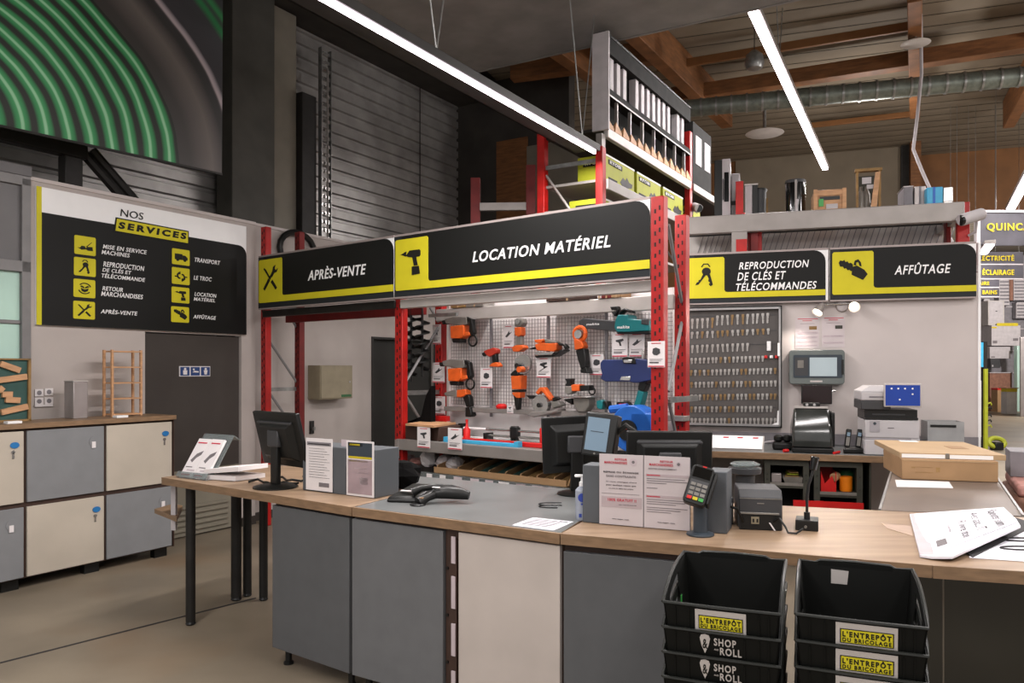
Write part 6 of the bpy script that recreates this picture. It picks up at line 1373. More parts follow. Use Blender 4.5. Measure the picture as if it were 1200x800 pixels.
# notice stand
f, n = fr_from((702, 614), (809, 623))
t = T('notice_stand', 'grey stand with two large return policy notices in the counter centre', 'stand', f, (0, 0, ZC))
ua, ub = f.U(686.5, .06), f.U(853, .04)
t.part('block', MB().box(ua, n*.30, .012, .13, ZC, ZC+.262), 'divider_grey', bevel=.004); t.part('block', MB().box(f.U(829, .02), ub, .012, .16, ZC, ZC+.262), 'divider_grey', bevel=.004); t.part('back_board', MB().box(0, n, .003, .010, ZC+.002, ZC+.31), 'divider_grey')
for k in range(2):
    a, b = n*k/2+.002, n*(k+1)/2-.002; z0, z1 = ZC+.004, ZC+.318
    q = t.part('notice_sheet', MB().box(a, b, -.001, .002, z0, z1), 'paper_pink')
    def W(txt, x0, x1, y0, y1, mat, bold=.01): t.part('lettering', MB().text(txt, a+(b-a)*x0, a+(b-a)*x1, z0+(z1-z0)*y0, z0+(z1-z0)*y1, -.003, bold=bold, d=.001), mat, parent=q, smooth=False)
    W('RETOUR', .36, .64, .915, .945, 'ink_red', .03); W('MARCHANDISES', .12, .64, .865, .90, 'ink_red', .03)
    t.part('round_logo', MB().prism(circ(b-(b-a)*(.22 if k == 0 else .24), z0+(z1-z0)*.90, .017 if k == 0 else .012, 16), -.002, -.0012), 'tag_pink', parent=q)
    t.part('logo_mark', MB().prism(circ(b-(b-a)*(.22 if k == 0 else .24), z0+(z1-z0)*.90, .007, 8), -.003, -.0021), 'ink_grey', parent=q)
    if k == 0:
        W('REPRISE OU ÉCHANGE', .1, .9, .735, .765, 'ink_black', .03); W('SANS CONTRAINTE', .16, .84, .675, .705, 'ink_grey', .02)
        W('Si vous changez d\'avis', .16, .86, .60, .62, 'ink_black', .01); W('pour quelque raison que', .16, .84, .55, .575, 'ink_black', .01); W('ce soit le délai est prévu', .22, .78, .505, .525, 'ink_black', .01)
        sheet_lines(t, a, b, z0, z1, -.001, [('rule', 'ink_grey', .05, .92, .44, .444), ('band', 'print_band', .05, .97, .25, .40)], q); W('100% GRATUIT !!', .2, .85, .335, .375, 'ink_red', .03); W('ou remboursé', .45, .85, .285, .30, 'ink_grey')
    else:
        W('NOTRE ENGAGEMENT', .1, .72, .815, .835, 'ink_grey')
        sheet_lines(t, a, b, z0, z1, -.001, [('band', 'print_band', .04, .98, .715, .75), ('red_text', 'ink_red', .06, .36, .725, .74), ('band', 'print_band', .04, .98, .42, .455), ('red_text', 'ink_red', .06, .36, .43, .445)]+[('text_line', 'ink_grey', .06, x, y, y+.008) for x, y in ((.9, .68), (.95, .65), (.5, .62), (.3, .55), (.92, .39), (.9, .36), (.7, .33), (.95, .28), (.8, .25), (.6, .22))], q)
    W('votre magasin', .3, .55, .075, .092, 'ink_black', .02); W('.com', .57, .68, .075, .09, 'ink_grey')
# card terminal on its pole
p = pt(822, 628, ZC); px_, py_ = p[0], p[1]+.02
t = T('card_terminal_pole', 'slate pole stand carrying the card terminal', 'stand', W0, (px_, py_, ZC))
t.part('base_disc', MB().lathe((px_, py_, ZC), [(.056, 0), (.058, .005), (.056, .01), (.03, .014)], 28), 'pole_slate'); t.part('pole', MB().cyl((px_, py_, ZC+.012), (px_, py_, ZC+.19), .029, n=24), 'pole_slate'); t.part('tilt_head', MB().box(px_-.02, px_+.03, py_-.02, py_+.03, ZC+.19, ZC+.24), 'black_plastic', bevel=.008)
f = Fr(px_, py_, .93, -.37); cz_ = ZC+.215
t = T('card_terminal', 'black card payment terminal with coloured keys on the slate pole', 'terminal', f, (0, -.05, ZC+.14))
def X(m): return m.rot(R(-28), 'X', (0, -.05, cz_)).rot(R(14), 'Y', (0, -.05, cz_))
t.part('casing', X(MB().prism(rrect(-.045, .048, cz_-.085, cz_+.085, .018), -.062, -.022)), 'black_plastic', bevel=.004)
t.part('display', X(MB().box(-.035, .038, -.064, -.0622, cz_+.03, cz_+.075)), 'black_gloss'); t.part('key_panel', X(MB().box(-.036, .039, -.0645, -.0622, cz_-.066, cz_+.018)), 'charcoal')
for r_ in range(4):
    for c_ in range(3):
        z = cz_+.004-r_*.02; u = -.030+c_*.024
        t.part('key', X(MB().box(u, u+.019, -.068, -.0647, z-.013, z)), 'tool_grey' if r_ < 3 else ['red_plastic', 'letter_yellow', 'key_green'][c_])
t.part('red_light', X(MB().box(-.004, .012, -.064, -.0622, cz_+.078, cz_+.083)), 'red_plastic'); t.part('side_rail', X(MB().box(.0485, .062, -.06, -.0, cz_-.07, cz_+.07)), 'black_plastic', bevel=.004)
# tills
p = pt(668, 592, ZC); f = Fr(.17, 4.30, .99, .10)
monitor('black till monitor seen from behind, left of the customer display', f, .38, .32, 1.075, R(6), ridge=False, base_r=.11, roll=R(-3))
t = T('till_stripe', None, None, f) if False else None
f = Fr(.372, 4.02, .93, -.37)
t = T('customer_display', 'small black customer display with grey blue lit screen', 'display', f, (.1, .1, ZC))
def X(m): return m.rot(R(6), 'Y', (.08, 0, 1.32)).rot(R(-8), 'X', (0, 0, 1.3))
t.part('casing', X(MB().box(0, .175, 0, .09, 1.20, 1.425)), 'black_plastic', bevel=.008); t.part('lit_screen', X(MB().box(.018, .135, -.003, -.0003, 1.228, 1.40)), 'screen_dim'); t.part('message_line', X(MB().box(.04, .11, -.004, -.0031, 1.325, 1.329)), 'pole_slate'); t.part('power_button', X(MB().cyl((.075, -.004, 1.213), (.075, 0, 1.213), .005, n=10), ), 'tool_grey')
t.part('pole', MB().cyl((.10, .06, ZC+.01), (.11, .07, 1.22), .02, n=12), 'black_plastic'); t.part('base', MB().box(.0, .2, 0, .16, ZC, ZC+.015), 'black_plastic', bevel=.005)
t.part('bracket', MB().tube([(.17, .05, 1.32), (.22, .04, 1.36), (.26, .05, 1.33), (.27, .06, 1.24)], .016), 'black_plastic'); t.part('bracket_screw', MB().cyl((.27, .03, 1.31), (.27, .045, 1.31), .016, n=14), 'steel_bright')
f = Fr(.575, 3.86, .998, -.06)
monitor('black till monitor seen from behind, above the notices', f, .425, .30, 1.045, R(5), base_r=.09)
# receipt printer
f, n = fr_from((866, 620), (917, 622)); h = .172
t = T('receipt_printer', 'charcoal receipt printer on the right oak counter', 'printer', f, (0, 0, ZC))
t.part('body', MB().add([(0, 0, ZC), (n, 0, ZC), (n, .24, ZC), (0, .24, ZC), (0, .0, ZC+h*.8), (n, .0, ZC+h*.8), (n, .24, ZC+h*.98), (0, .24, ZC+h*.98), (.0, .03, ZC+h), (n, .03, ZC+h)], [(0, 3, 2, 1), (0, 1, 5, 4), (4, 5, 9, 8), (8, 9, 6, 7), (1, 2, 6, 9, 5), (0, 4, 8, 7, 3), (2, 3, 7, 6)]), 'charcoal', bevel=.005)
t.part('seam', MB().box(.002, n-.002, -.002, -.0003, ZC+h*.78, ZC+h*.80), 'tool_grey'); t.part('logo', MB().box(n*.42, n*.58, -.002, -.0003, ZC+h*.66, ZC+h*.685), 'tool_grey'); t.part('lower_ledge', MB().box(.004, n*.92, -.012, -.0003, ZC+h*.40, ZC+h*.45), 'tool_grey', bevel=.002); t.part('connector_bay', MB().box(.006, n-.006, -.004, -.0003, ZC+.004, ZC+h*.38), 'black_plastic')
q = t.part('socket_plate', MB().box(n*.28, n*.46, -.007, -.0045, ZC+h*.16, ZC+h*.34), 'cream_box')
for x in (.31, .40): t.part('socket', MB().box(n*x, n*(x+.04), -.009, -.0072, ZC+h*.2, ZC+h*.29), 'black_plastic', parent=q)
t.part('power_cable', MB().tube([(n*.1, -.006, ZC+h*.2), (-.01, -.03, ZC+h*.55), (-.07, .0, ZC+h*.62), (-.12, .06, ZC+h*.5)], .006), 'black_plastic'); t.part('cable', MB().tube([(n*.8, -.006, ZC+.04), (n*.9, -.04, ZC+.06), (n*1.02, -.05, ZC+.03), (n*1.08, -.06, ZC+.006), (n*1.25, -.07, ZC+.006), (n*1.42, -.04, ZC+.02)], .0045), 'black_plastic')
t.part('paper_stub', MB().prism([(n*.72, ZC+.035), (n*.84, ZC+.002), (n*.8, ZC+.002), (n*.68, ZC+.035)], -.012, -.009), 'paper_white')
u = -.05; t = T('adapter_box', 'small grey adapter box with paper left of the receipt printer', 'box', f, (-.09, .1, ZC)); t.part('body', MB().box(-.085, -.015, .10, .2, ZC, ZC+.12), 'charcoal', bevel=.004); t.part('paper_slip', MB().prism([(-.08, ZC+.05), (-.03, ZC+.04), (-.02, ZC+.10), (-.045, ZC+.065), (-.08, ZC+.09)], .09, .095), 'paper_white')
p = pt(870, 560, 1.06); t = T('glass_ashtray', 'small round clear dish behind the receipt printer', 'dish', f, (.06, .35, ZC)); t.part('stack', MB().lathe((.06, .36, ZC), [(.045, 0), (.045, .19), (.075, .20), (.078, .225), (.06, .23)], 20), 'charcoal'); t.part('dish', MB().lathe((.06, .36, ZC+.231), [(.06, 0), (.07, .012), (.055, .02), (.04, .008)], 20), 'clear_plastic')
# gooseneck microphone
f, n = fr_from((932, 621), (959, 623)); 
t = T('desk_microphone', 'black gooseneck microphone on a square base', 'microphone', f, (0, 0, ZC))
t.part('base', MB().box(0, n, 0, .11, ZC, ZC+.045), 'black_plastic', bevel=.003); t.part('socket', MB().cyl((n*.5, .04, ZC+.045), (n*.5, .04, ZC+.075), .013, n=14), 'black_plastic')
t.part('gooseneck', MB().tube([(n*.5, .04, ZC+.06), (n*.5, .045, ZC+.13), (n*.56, .05, ZC+.19), (n*.72, .055, ZC+.24), (n*.78, .06, ZC+.265)], .006), 'black_plastic')
t.part('capsule', MB().cyl((n*.76, .058, ZC+.258), (n*.86, .06, ZC+.315), .015, .018, n=14), 'black_gloss', bevel=.003); t.part('jack', MB().cyl((n*.45, -.008, ZC+.018), (n*.45, 0, ZC+.018), .006, n=8), 'tool_grey')
# tape remains on the oak
t, P_ = flat('clear_tape_strip', 'clear tape remains stuck on the right oak counter', 'tape', [(1033, 613), (1068, 616), (1070, 628), (1040, 619)], ZC+.0005, .0012, 'tape_clear')
# papers at the right
t, P_ = flat('loop_print_sheet', 'white sheet with bold black loops under the plastic envelope', 'paper', [(1140, 622), (1230, 618), (1240, 660), (1136, 653)], ZC+.001, .002, 'paper_bright')
for k in range(2):
    c = pt(1196, 632+k*10, ZC+.005); t.part('black_loop', MB().tube([(c[0]+.075*math.cos(R(q)), c[1]+.03*math.sin(R(q))*1.0, ZC+.0045) for q in range(0, 361, 20)], .0045, 6), 'ink_black')
t, P_ = flat('dark_folder', 'black folder corner between the envelope and the loop print', 'folder', [(1120, 640), (1190, 606), (1215, 614), (1140, 652)], ZC+.004, .003, 'ink_black')
env = [(1066, 602), (1168, 595), (1194, 614), (1084, 651)]
t = T('plastic_envelope', 'transparent mailing envelope with large printed lettering, right end of the counter', 'envelope', W0, (*pt(1084, 651, ZC)[:2], ZC+.008))
def z_env(x): return .010+.045*max(0, (x-1084)/110)
def envp(x, y, dz=0): z = ZC+z_env(x)+dz; return pt(x, y, z)
def patch(pts, dz, th): 
    v = [envp(x, y, dz) for x, y in pts]; n_ = len(v); return MB().add([(a, b, c-th) for a, b, c in v]+v, [tuple(range(n_-1, -1, -1)) if False else tuple(range(n_)), tuple(range(2*n_-1, n_-1, -1))]+[(i, i+n_, (i+1) % n_+n_, (i+1) % n_) for i in range(n_)])
t.part('bag', patch([(1066, 602), (1078, 650), (1092, 652), (1116, 652), (1196, 616), (1191, 608), (1176, 594)], 0, .008), 'paper_bright')
t.part('mauve_edge', patch([(1067, 602), (1078, 649), (1094, 649), (1081, 602)], .002, .001), 'tag_pink')
def penv(x, y):                                  # sheet coordinates on the envelope: x along the short edge, y along the long edge
    a = Vector((1082, 603)).lerp(Vector((1176, 595)), x); b = Vector((1094, 648)).lerp(Vector((1193, 611)), x); return tuple(a.lerp(b, y))
t.part('print_sheet', patch([penv(0, 0), penv(0, 1), penv(1, 1), penv(1, 0)], .0035, .001), 'paper_bright')
def env_text(txt, xa, xb, y0, y1, mat, bold=.02):
    m = MB().text(txt, 0, 1, 0, 1, 0, bold=bold, d=0.0); v = []
    for (u, o, z) in m.v:                        # words run down the sheet
        q = penv(xb-(xb-xa)*(1-z), y0+(y1-y0)*u); w3 = envp(q[0], q[1], .0042); v.append(w3)
    m.v = v; t.part('lettering', m, mat, smooth=False)
env_text('Rajouter sulim', .74, .90, .05, .90, 'ink_grey', 0); env_text('Avec labo... IT', .55, .67, .08, .80, 'ink_grey', 0); env_text('VOIR livre don', .37, .48, .10, .88, 'ink_grey', 0); env_text('note interne', .24, .28, .12, .6, 'tag_pink', 0)
t.part('stamp', patch([penv(.06, .72), penv(.06, .88), penv(.18, .88), penv(.18, .72)], .0042, .0005), 'ink_grey')
# ================================================================== SIDE TABLE AND CARTONS
TL = 2.0
t = T('side_table', 'long taupe topped table running back from the right counter', 'table', TB, (0, 0, 0))
t.part('tabletop', MB().slab([(0, .03), (.60, .18), (.60, TL), (0, TL)], ZC-.04, ZC-.003), 'laminate_taupe'); t.part('alu_edge', MB().box(-.012, 0, .03, TL, ZC-.045, ZC+.004), 'alu'); t.part('alu_edge', MB().box(.60, .612, .18, TL, ZC-.045, ZC+.004), 'alu')
for u in (.05, .55):
    for o in (.35, TL-.1): t.part('leg', MB().box(u-.02, u+.02, o-.02, o+.02, 0, ZC-.04), 'dark_steel')
f, n = fr_from((1057, 561), (1170, 565)); zt = ZC+.128
t = T('long_carton', 'long brown carton lying under the flat one on the side table', 'box', f, (0, 0, ZC))
t.part('body', MB().box(0, n, 0, .62, ZC-.001, zt), 'cardboard', bevel=.004)
t.part('flap_line', MB().box(.01, n*.98, -.002, -.0003, ZC+.118, ZC+.121), 'cardboard_top')
q = t.part('printed_block', MB().box(n*.36, n*.40, -.002, -.0003, ZC+.05, ZC+.08), 'old_wood'); t.part('print_frame', MB().box(n*.14, n*.33, -.0015, -.0003, ZC+.045, ZC+.048).box(n*.14, n*.33, -.0015, -.0003, ZC+.078, ZC+.080).box(n*.10, n*.14, -.0015, -.0003, ZC+.072, ZC+.08), 'old_wood')
f2 = f.shift(.0, .06)
zt += .001
t = T('flat_carton', 'wide flat carton with white taped edge on top of the long carton', 'box', f2, (0, 0, zt))
t.part('body', MB().box(-.0, n+.06, 0, .92, zt, zt+.034), 'cardboard_top', bevel=.002); t.part('white_tape', MB().box(.01, n*.48, -.003, -.0003, zt+.002, zt+.026), 'sign_white'); t.part('white_tape', MB().box(n*.53, n*.98, -.003, -.0003, zt+.002, zt+.026), 'sign_white'); t.part('grey_strap', MB().box(n*.485, n*.525, -.002, -.0003, zt+.0, zt+.034), 'tool_grey')
t.part('label', MB().box(n*.30, n*.52, .80, .90, zt+.0345, zt+.036), 'sign_white'); t.part('label', MB().box(n*.70, n*.90, .34, .52, zt+.0345, zt+.036), 'cardboard')
t, P_ = flat('white_envelope', 'long white envelope lying before the cartons on the side table', 'envelope', [(1049, 562), (1112, 564), (1117, 571.5), (1051, 570)], ZC-.002, .003, 'paper_white')
# bench clear box
a, b = BN.U(1087, .35), BN.U(1130, .35); zt_ = BN.Z(1100, 494, .35)
t = T('clear_acrylic_box', 'clear plastic box with a dark slot behind the cartons', 'box', BN, (a, .35, ZB))
t.part('walls', MB().box(a, b, .35, .356, ZB, zt_).box(a, b, .60, .606, ZB, zt_).box(a, a+.006, .356, .60, ZB, zt_).box(b-.006, b, .356, .60, ZB, zt_), 'frosted_plastic'); t.part('slot', MB().box(a+.02, b-(b-a)*.22, .344, .3495, zt_-.045, zt_-.025), 'black_plastic'); t.part('papers', MB().box(a+.02, b-.02, .40, .55, ZB+.002, zt_-.06), 'rack_pale')
# right edge goods
f = Fr(3.10, 4.74, .88, -.47)
t = T('wrapped_pallet_pack', 'rose and dark shrink wrapped pack at the right edge beyond the side table', 'pack', f, (0, 0, 0))
t.part('body', MB().box(0, .8, 0, .9, .12, .86), 'brown_pack', bevel=.03); t.part('rose_top', MB().box(.02, .78, .03, .85, .862, .93), 'rose_pack', bevel=.02); t.part('pallet', MB().box(0, .8, 0, .9, 0, .118), 'old_wood')
t.part('silver_label', MB().box(.12, .34, -.006, -.0005, .70, .80), 'steel_bright')
t = T('lime_grey_carton', 'grey and lime carton at the right edge above the wrapped pack', 'box', f, (.05, .5, .931)); t.part('body', MB().box(.02, .6, .5, .84, .931, 1.10), 'store_grey', bevel=.004); t.part('lime_panel', MB().box(.11, .6, .495, .4995, .935, 1.05), 'box_lime'); t.part('black_mark', MB().box(.12, .4, .49, .4945, 1.02, 1.05), 'icon_black')
# ================================================================== SHOPPING BASKETS
BW, BD, HF, HB, INS, TH = .348, .40, .20, .27, .024, .005
def prof_z(a):                                   # height of the side rim
    k = min(1, max(0, a/(BD*.75))); return HF+(HB-HF)*(1-(1-k)**2.2)
def basket(fr, z0, label, kind):
    t = T('shopping_basket', label, 'basket', fr, (0, 0, z0), 'stacked black shopping baskets')
    def inset(z): return INS*(1-z/HF) if z < HF else 0
    g = MB()
    def panel(pts_top, n_out, bottom, skip=None, i0=0):
        pass
    # front and back walls
    g.add([(0, 0, HF), (BW, 0, HF), (BW-INS, INS, 0), (INS, INS, 0), (TH, TH, HF), (BW-TH, TH, HF), (BW-INS-TH, INS+TH, 0), (INS+TH, INS+TH, 0)], [(3, 2, 1, 0), (4, 5, 6, 7), (0, 1, 5, 4), (2, 3, 7, 6), (1, 2, 6, 5), (3, 0, 4, 7)])
    g.add([(0, BD, HB), (BW, BD, HB), (BW-INS, BD-INS, 0), (INS, BD-INS, 0), (TH, BD-TH, HB), (BW-TH, BD-TH, HB), (BW-INS-TH, BD-INS-TH, 0), (INS+TH, BD-INS-TH, 0)], [(0, 1, 2, 3), (7, 6, 5, 4), (0, 4, 5, 1), (2, 6, 7, 3), (1, 5, 6, 2), (3, 7, 4, 0)])
    N = 12
    for s in (0, 1):
        X_ = (lambda u: u) if s == 0 else (lambda u: BW-u)
        for i in range(N):
            a0, a1 = BD*i/N, BD*(i+1)/N
            def q(za, zb, b0, b1):
                v = []
                for (a, z) in ((b0, za[0]), (b1, za[1]), (b1, zb[1]), (b0, zb[0])):
                    hh = prof_z(a); ins = INS*(1-z/hh); aa = INS+(BD-2*INS)*(a/BD) if z < .01 else a+(INS*(1-2*a/BD))*(1-z/hh)
                    v.append((ins, aa, z))
                g.add([(X_(u), a, z) for u, a, z in v]+[(X_(u+TH), a, z) for u, a, z in v], [(0, 1, 2, 3), (7, 6, 5, 4), (0, 4, 5, 1), (1, 5, 6, 2), (2, 6, 7, 3), (3, 7, 4, 0)])
            if 2 <= i <= 6: q((0, 0), (.15, .15), a0, a1); q((prof_z(a0)-.028, prof_z(a1)-.028), (prof_z(a0), prof_z(a1)), a0, a1)
            else: q((0, 0), (prof_z(a0), prof_z(a1)), a0, a1)
    t.part('shell', g.xf(Matrix.Translation((0, 0, z0))), 'crate_black', smooth=False)
    t.part('base', MB().box(INS, BW-INS, INS, BD-INS, z0, z0+.006), 'crate_black')
    path = [(-.002, BD*i/10, z0+prof_z(BD*i/10)) for i in range(11)]; P2 = [(BW+.002, BD*i/10, z0+prof_z(BD*i/10)) for i in range(10, -1, -1)]
    loop = path+[(BW*.14, BD, z0+HB-.004), (BW*.19, BD, z0+HB+.006), (BW*.5, BD+.004, z0+HB+.008), (BW*.81, BD, z0+HB+.006), (BW*.86, BD, z0+HB-.004)]+P2+[(BW*.5, -.004, z0+HF), path[0]]
    t.part('rim', MB().tube(loop, .0052, 6), 'crate_rim')
    t.part('back_lip', MB().box(BW*.17, BW*.83, BD-.006, BD+.012, z0+HB-.012, z0+HB+.004), 'crate_black')
    for x in (.10, .22, .70, .82, .90): t.part('front_rib', MB().add([(BW*x, -.002, z0+HF-.012), (BW*x+.004, -.002, z0+HF-.012), (BW*x+.004, INS-.004, z0+.01), (BW*x, INS-.004, z0+.01), (BW*x, .001, z0+HF-.012), (BW*x+.004, .001, z0+HF-.012), (BW*x+.004, INS, z0+.01), (BW*x, INS, z0+.01)], [(0, 3, 2, 1), (4, 5, 6, 7), (0, 1, 5, 4), (1, 2, 6, 5), (2, 3, 7, 6), (3, 0, 4, 7)]), 'crate_black')
    return t
def slant(mb, z0): mb.v = [(u, a+INS*(1-(z-z0)/HF), z) for u, a, z in mb.v]; return mb
def shop_label(t, z0, u0, u1, zt_, h):
    zb_ = zt_-h; w_ = u1-u0
    q = t.part('shop_card', slant(MB().box(u0, u1, -.004, -.0015, zb_, zt_), z0), 'rack_pale')
    t.part('black_frame', slant(MB().box(u0+w_*.07, u1-w_*.06, -.0052, -.0042, zb_+h*.08, zt_-h*.26), z0), 'icon_black', parent=q)
    t.part('yellow_field', slant(MB().box(u0+w_*.09, u1-w_*.08, -.0062, -.0054, zb_+h*.12, zt_-h*.30), z0), 'sign_yellow', parent=q)
    t.part('lettering', slant(MB().text("L'ENTREPÔT", u0+w_*.11, u1-w_*.10, zb_+h*.38, zt_-h*.31, -.0064, bold=.07, d=.0008), z0), 'icon_black', parent=q, smooth=False)
    t.part('lettering', slant(MB().text("DU BRICOLAGE", u0+w_*.11, u1-w_*.10, zb_+h*.15, zb_+h*.34, -.0064, bold=.06, d=.0008), z0), 'icon_black', parent=q, smooth=False)
def roll_logo(t, z0, u0, zt_):
    s = .030
    q = t.part('plectrum_logo', slant(MB().prism([(u0+s*x, zt_-.058+s*2*y) for x, y in ((.5, 0), (.85, .4), (1.02, .8), (.9, .97), (.5, 1.02), (.1, .97), (-.02, .8), (.15, .4))], -.004, -.002), z0), 'rack_pale')
    t.part('ampersand', slant(MB().text('&', u0+.008, u0+.023, zt_-.043, zt_-.012, -.0042, bold=.03, d=.0008), z0), 'icon_black', parent=q, smooth=False)
    t.part('lettering', slant(MB().text('SHOP', u0+.042, u0+.108, zt_-.030, zt_-.006, -.003, bold=.04, d=.001), z0), 'rack_pale', smooth=False)
    t.part('lettering', slant(MB().text('AND', u0+.042, u0+.056, zt_-.045, zt_-.040, -.003, bold=.02, d=.001), z0), 'rack_pale', smooth=False)
    t.part('lettering', slant(MB().text('ROLL', u0+.060, u0+.124, zt_-.058, zt_-.034, -.003, bold=.04, d=.001), z0), 'rack_pale', smooth=False)
CL = Fr(.477, 2.42, .928, -.373); CRr = Fr(.850, 2.295, .928, -.373)
SP = .0785; ordn = ['topmost', 'second', 'third', 'fourth', 'fifth', 'sixth', 'seventh', 'eighth', 'lowest']
for s, (fr, nm) in enumerate(((CL, 'left'), (CRr, 'right'))):
    for k in range(9):
        z0 = .72-SP*k
        if z0 < 0: break
        desc = {0: 'topmost black shopping basket of the left stack, open and empty', 1: 'topmost black shopping basket of the right stack, paper scrap inside'}[s] if k == 0 else '%s black shopping basket from the top in the %s stack' % (ordn[k], nm)
        t = basket(fr, z0, desc, k); zt_ = z0+HF-.007
        if s == 0 and k == 0: shop_label(t, z0, .098, .250, zt_-.004, .066)
        if s == 0 and k in (1, 2): roll_logo(t, z0, .113, zt_-.003)
        if s == 1 and k in (0, 1, 2): shop_label(t, z0, .108, .272, zt_-.002, .066)
        if s == 1 and k == 0:
            q = t.part('paper_scrap', MB().prism([(.10, z0+.195), (.15, z0+.20), (.155, z0+.248), (.10, z0+.25)], BD-TH-.006, BD-TH-.004), 'rack_pale')
        if s == 0 and k == 0:
            for x in (.0, .012): t.part('green_tag', MB().box(.012+TH, .014+TH, .22+x, .227+x, z0+.13, z0+.16), 'key_green')
solo('basket_trolley', MB().box(.02, BW-.02, .03, BD-.03, 0, .085), 'black_plastic', 'low black base under the left basket stack', 'base', CL, (.02, .03, 0))
solo('basket_trolley', MB().box(.02, BW-.02, .03, BD-.03, 0, .085), 'black_plastic', 'low black base under the right basket stack', 'base', CRr, (.02, .03, 0))
# ================================================================== STORE AISLE AT RIGHT
AF = Fr(0, 13.0, 1, 0); AZ = lambda px, py, o=0: AF.uz(px, py, o)
def abox(name, lab, cat, x0, y0, x1, y1, o, d, mat, z0=None, more=None, group=None, bevel=.01):
    a, z1 = AZ(x0, y0, o); b, zb_ = AZ(x1, y1, o); zb_ = zb_ if z0 is None else z0
    t = T(name, lab, cat, AF, (a, o, zb_), group); t.part('body', MB().box(a, b, o, o+d, zb_, z1), mat, bevel=bevel)
    if more: more(t, a, b, o, zb_, z1)
    return t
def qtext(txt, fx0, fx1, fy0, fy1, mat='letter_yellow'):
    def f(t, a, b, o, z0, z1):
        w_, h = b-a, z1-z0; t.part('lettering', MB().text(txt, a+w_*fx0, a+w_*fx1, z0+h*fy0, z0+h*fy1, o-.004, bold=.03, d=.01), mat, smooth=False)
    return f
def banner_more(t, a, b, o, z0, z1):
    w_, h = b-a, z1-z0; t.part('left_pole', MB().box(a-.06, a, o-.02, o+.06, z0-.15, z1+.02), 'store_white'); t.part('top_bar', MB().box(a, b, o-.02, o+.03, z1, z1+.04), 'store_white')
    for k in (.15, .85): t.part('suspension_wire', MB().cyl((a+w_*k, o, z1+.04), (a+w_*k, o, 6.48), .004, n=6), 'galvanized')
    t.part('lettering', MB().text('QUINCAILLERIE', AZ(1156, 270, o)[0], AZ(1156, 270, o)[0]+1.35, z0+h*.42, z0+h*.68, o-.004, bold=.03, d=.012), 'letter_yellow', smooth=False)
abox('aisle_banner', 'large grey fabric banner lettered QUINCAILLERIE over the aisle', 'banner', 1148, 249, 1275, 288, 0, .02, 'banner_grey', more=banner_more)
for (y0, y1, s_, xe, tx0, tx1, lab) in ((295, 309, 'ÉLECTRICITÉ', 1199, -.5, .8, 'topmost'), (311, 326, 'ÉCLAIRAGE', 1199, -.42, .78, 'second'), (328, 336, 'SANITAIRE', 1171, -.9, .5, 'third, narrow'), (338, 347, 'SALLE DE BAINS', 1171, -1.9, .85, 'lowest, narrow')):
    o = 1.0; a = AZ(1147, y0, o)[0]; b = AZ(xe, y0, o)[0]; b2 = AZ(1188 if xe > 1180 else (1159 if y0 < 335 else 1168), y0, o)[0]; h_ = AZ(1147, y0, o)[1]-AZ(1147, y1, o)[1]; n_ = len(s_)*(4.1 if y0 < 320 else 3.3)*14/900; z0, z1 = AZ(1147, y1, o)[1], AZ(1147, y0, o)[1]
    t = T('aisle_board', '%s grey aisle board with yellow lettering %s' % (lab, s_), 'sign', AF, (b2-n_, o, z0), 'grey aisle boards'); t.part('board', MB().box(b2-n_-.2, b, o, o+.03, z0, z1), 'banner_grey'); t.part('lower_edge', MB().box(b2-n_-.2, b, o-.005, o+.03, z0-.02, z0), 'store_white')
    for k in (b2-n_-.1, b-.05): t.part('suspension_wire', MB().cyl((k, o+.04, z0), (k, o+.04, 6.48), .0035, n=6), 'galvanized')
    t.part('lettering', MB().text(s_, b2-n_, b2, z0+h_*.25, z0+h_*.78, o-.004, bold=.03, d=.01), 'letter_yellow', smooth=False)
AF = Fr(0, 30.0, 1, 0)
struct('wall_aisle_end', MB().box(14, 30, 2.2, 2.4, 0, 6.45), 'store_grey', AF)
def louvre(lab, x0, x1, y0, y1, o, n_):
    a, z1 = AZ(x0, y0, o); b, z0 = AZ(x1, y1, o); t = T('louvred_shutter', lab, 'shutter', AF, (a, o, z0), 'white louvred shutters on display'); t.part('frame', MB().box(a, a+.02, o, o+.05, z0, z1).box(b-.02, b, o, o+.05, z0, z1).box(a, b, o, o+.05, z1-.03, z1), 'store_white'); t.part('back', MB().box(a, b, o+.05, 1.4, z0, z1), 'store_grey')
    for i in range(n_): zz = z0+(z1-z0)*(i+.2)/n_; t.part('slat', MB().box(a+.02, b-.02, o+.0, o+.03, zz, zz+(z1-z0)/n_*.55), 'store_white')
louvre('left white louvred shutter below the grey boards', 1171, 1183, 326, 358, 1.1, 8); louvre('right white louvred shutter at the picture edge', 1188, 1215, 326, 352, 1.1, 7); louvre('small white louvred shutter beside the grey display unit', 1153, 1160, 350, 380, 1.1, 7); louvre('dark slatted shutter low at the picture edge', 1191, 1215, 354, 373, 1.15, 5)
abox('brown_jamb', 'brown wooden jamb between the two white shutters', 'jamb', 1183.5, 326, 1187.5, 352, 1.05, .08, 'brown_pack')
def disp(t, a, b, o, z0, z1): t.part('door', MB().box(a+.03, b-.06, o-.01, o-.001, z0+.08, z1-.04), 'store_white'); t.part('handle', MB().box((a+b)/2-.04, (a+b)/2+.03, o-.02, o-.0102, (z0+z1)/2+.05, (z0+z1)/2+.08), 'ink_black')
abox('grey_display_cabinet', 'pale grey wall cabinet on display in the aisle', 'cabinet', 1158, 352, 1177, 381, .8, .6, 'rack_pale', more=disp)
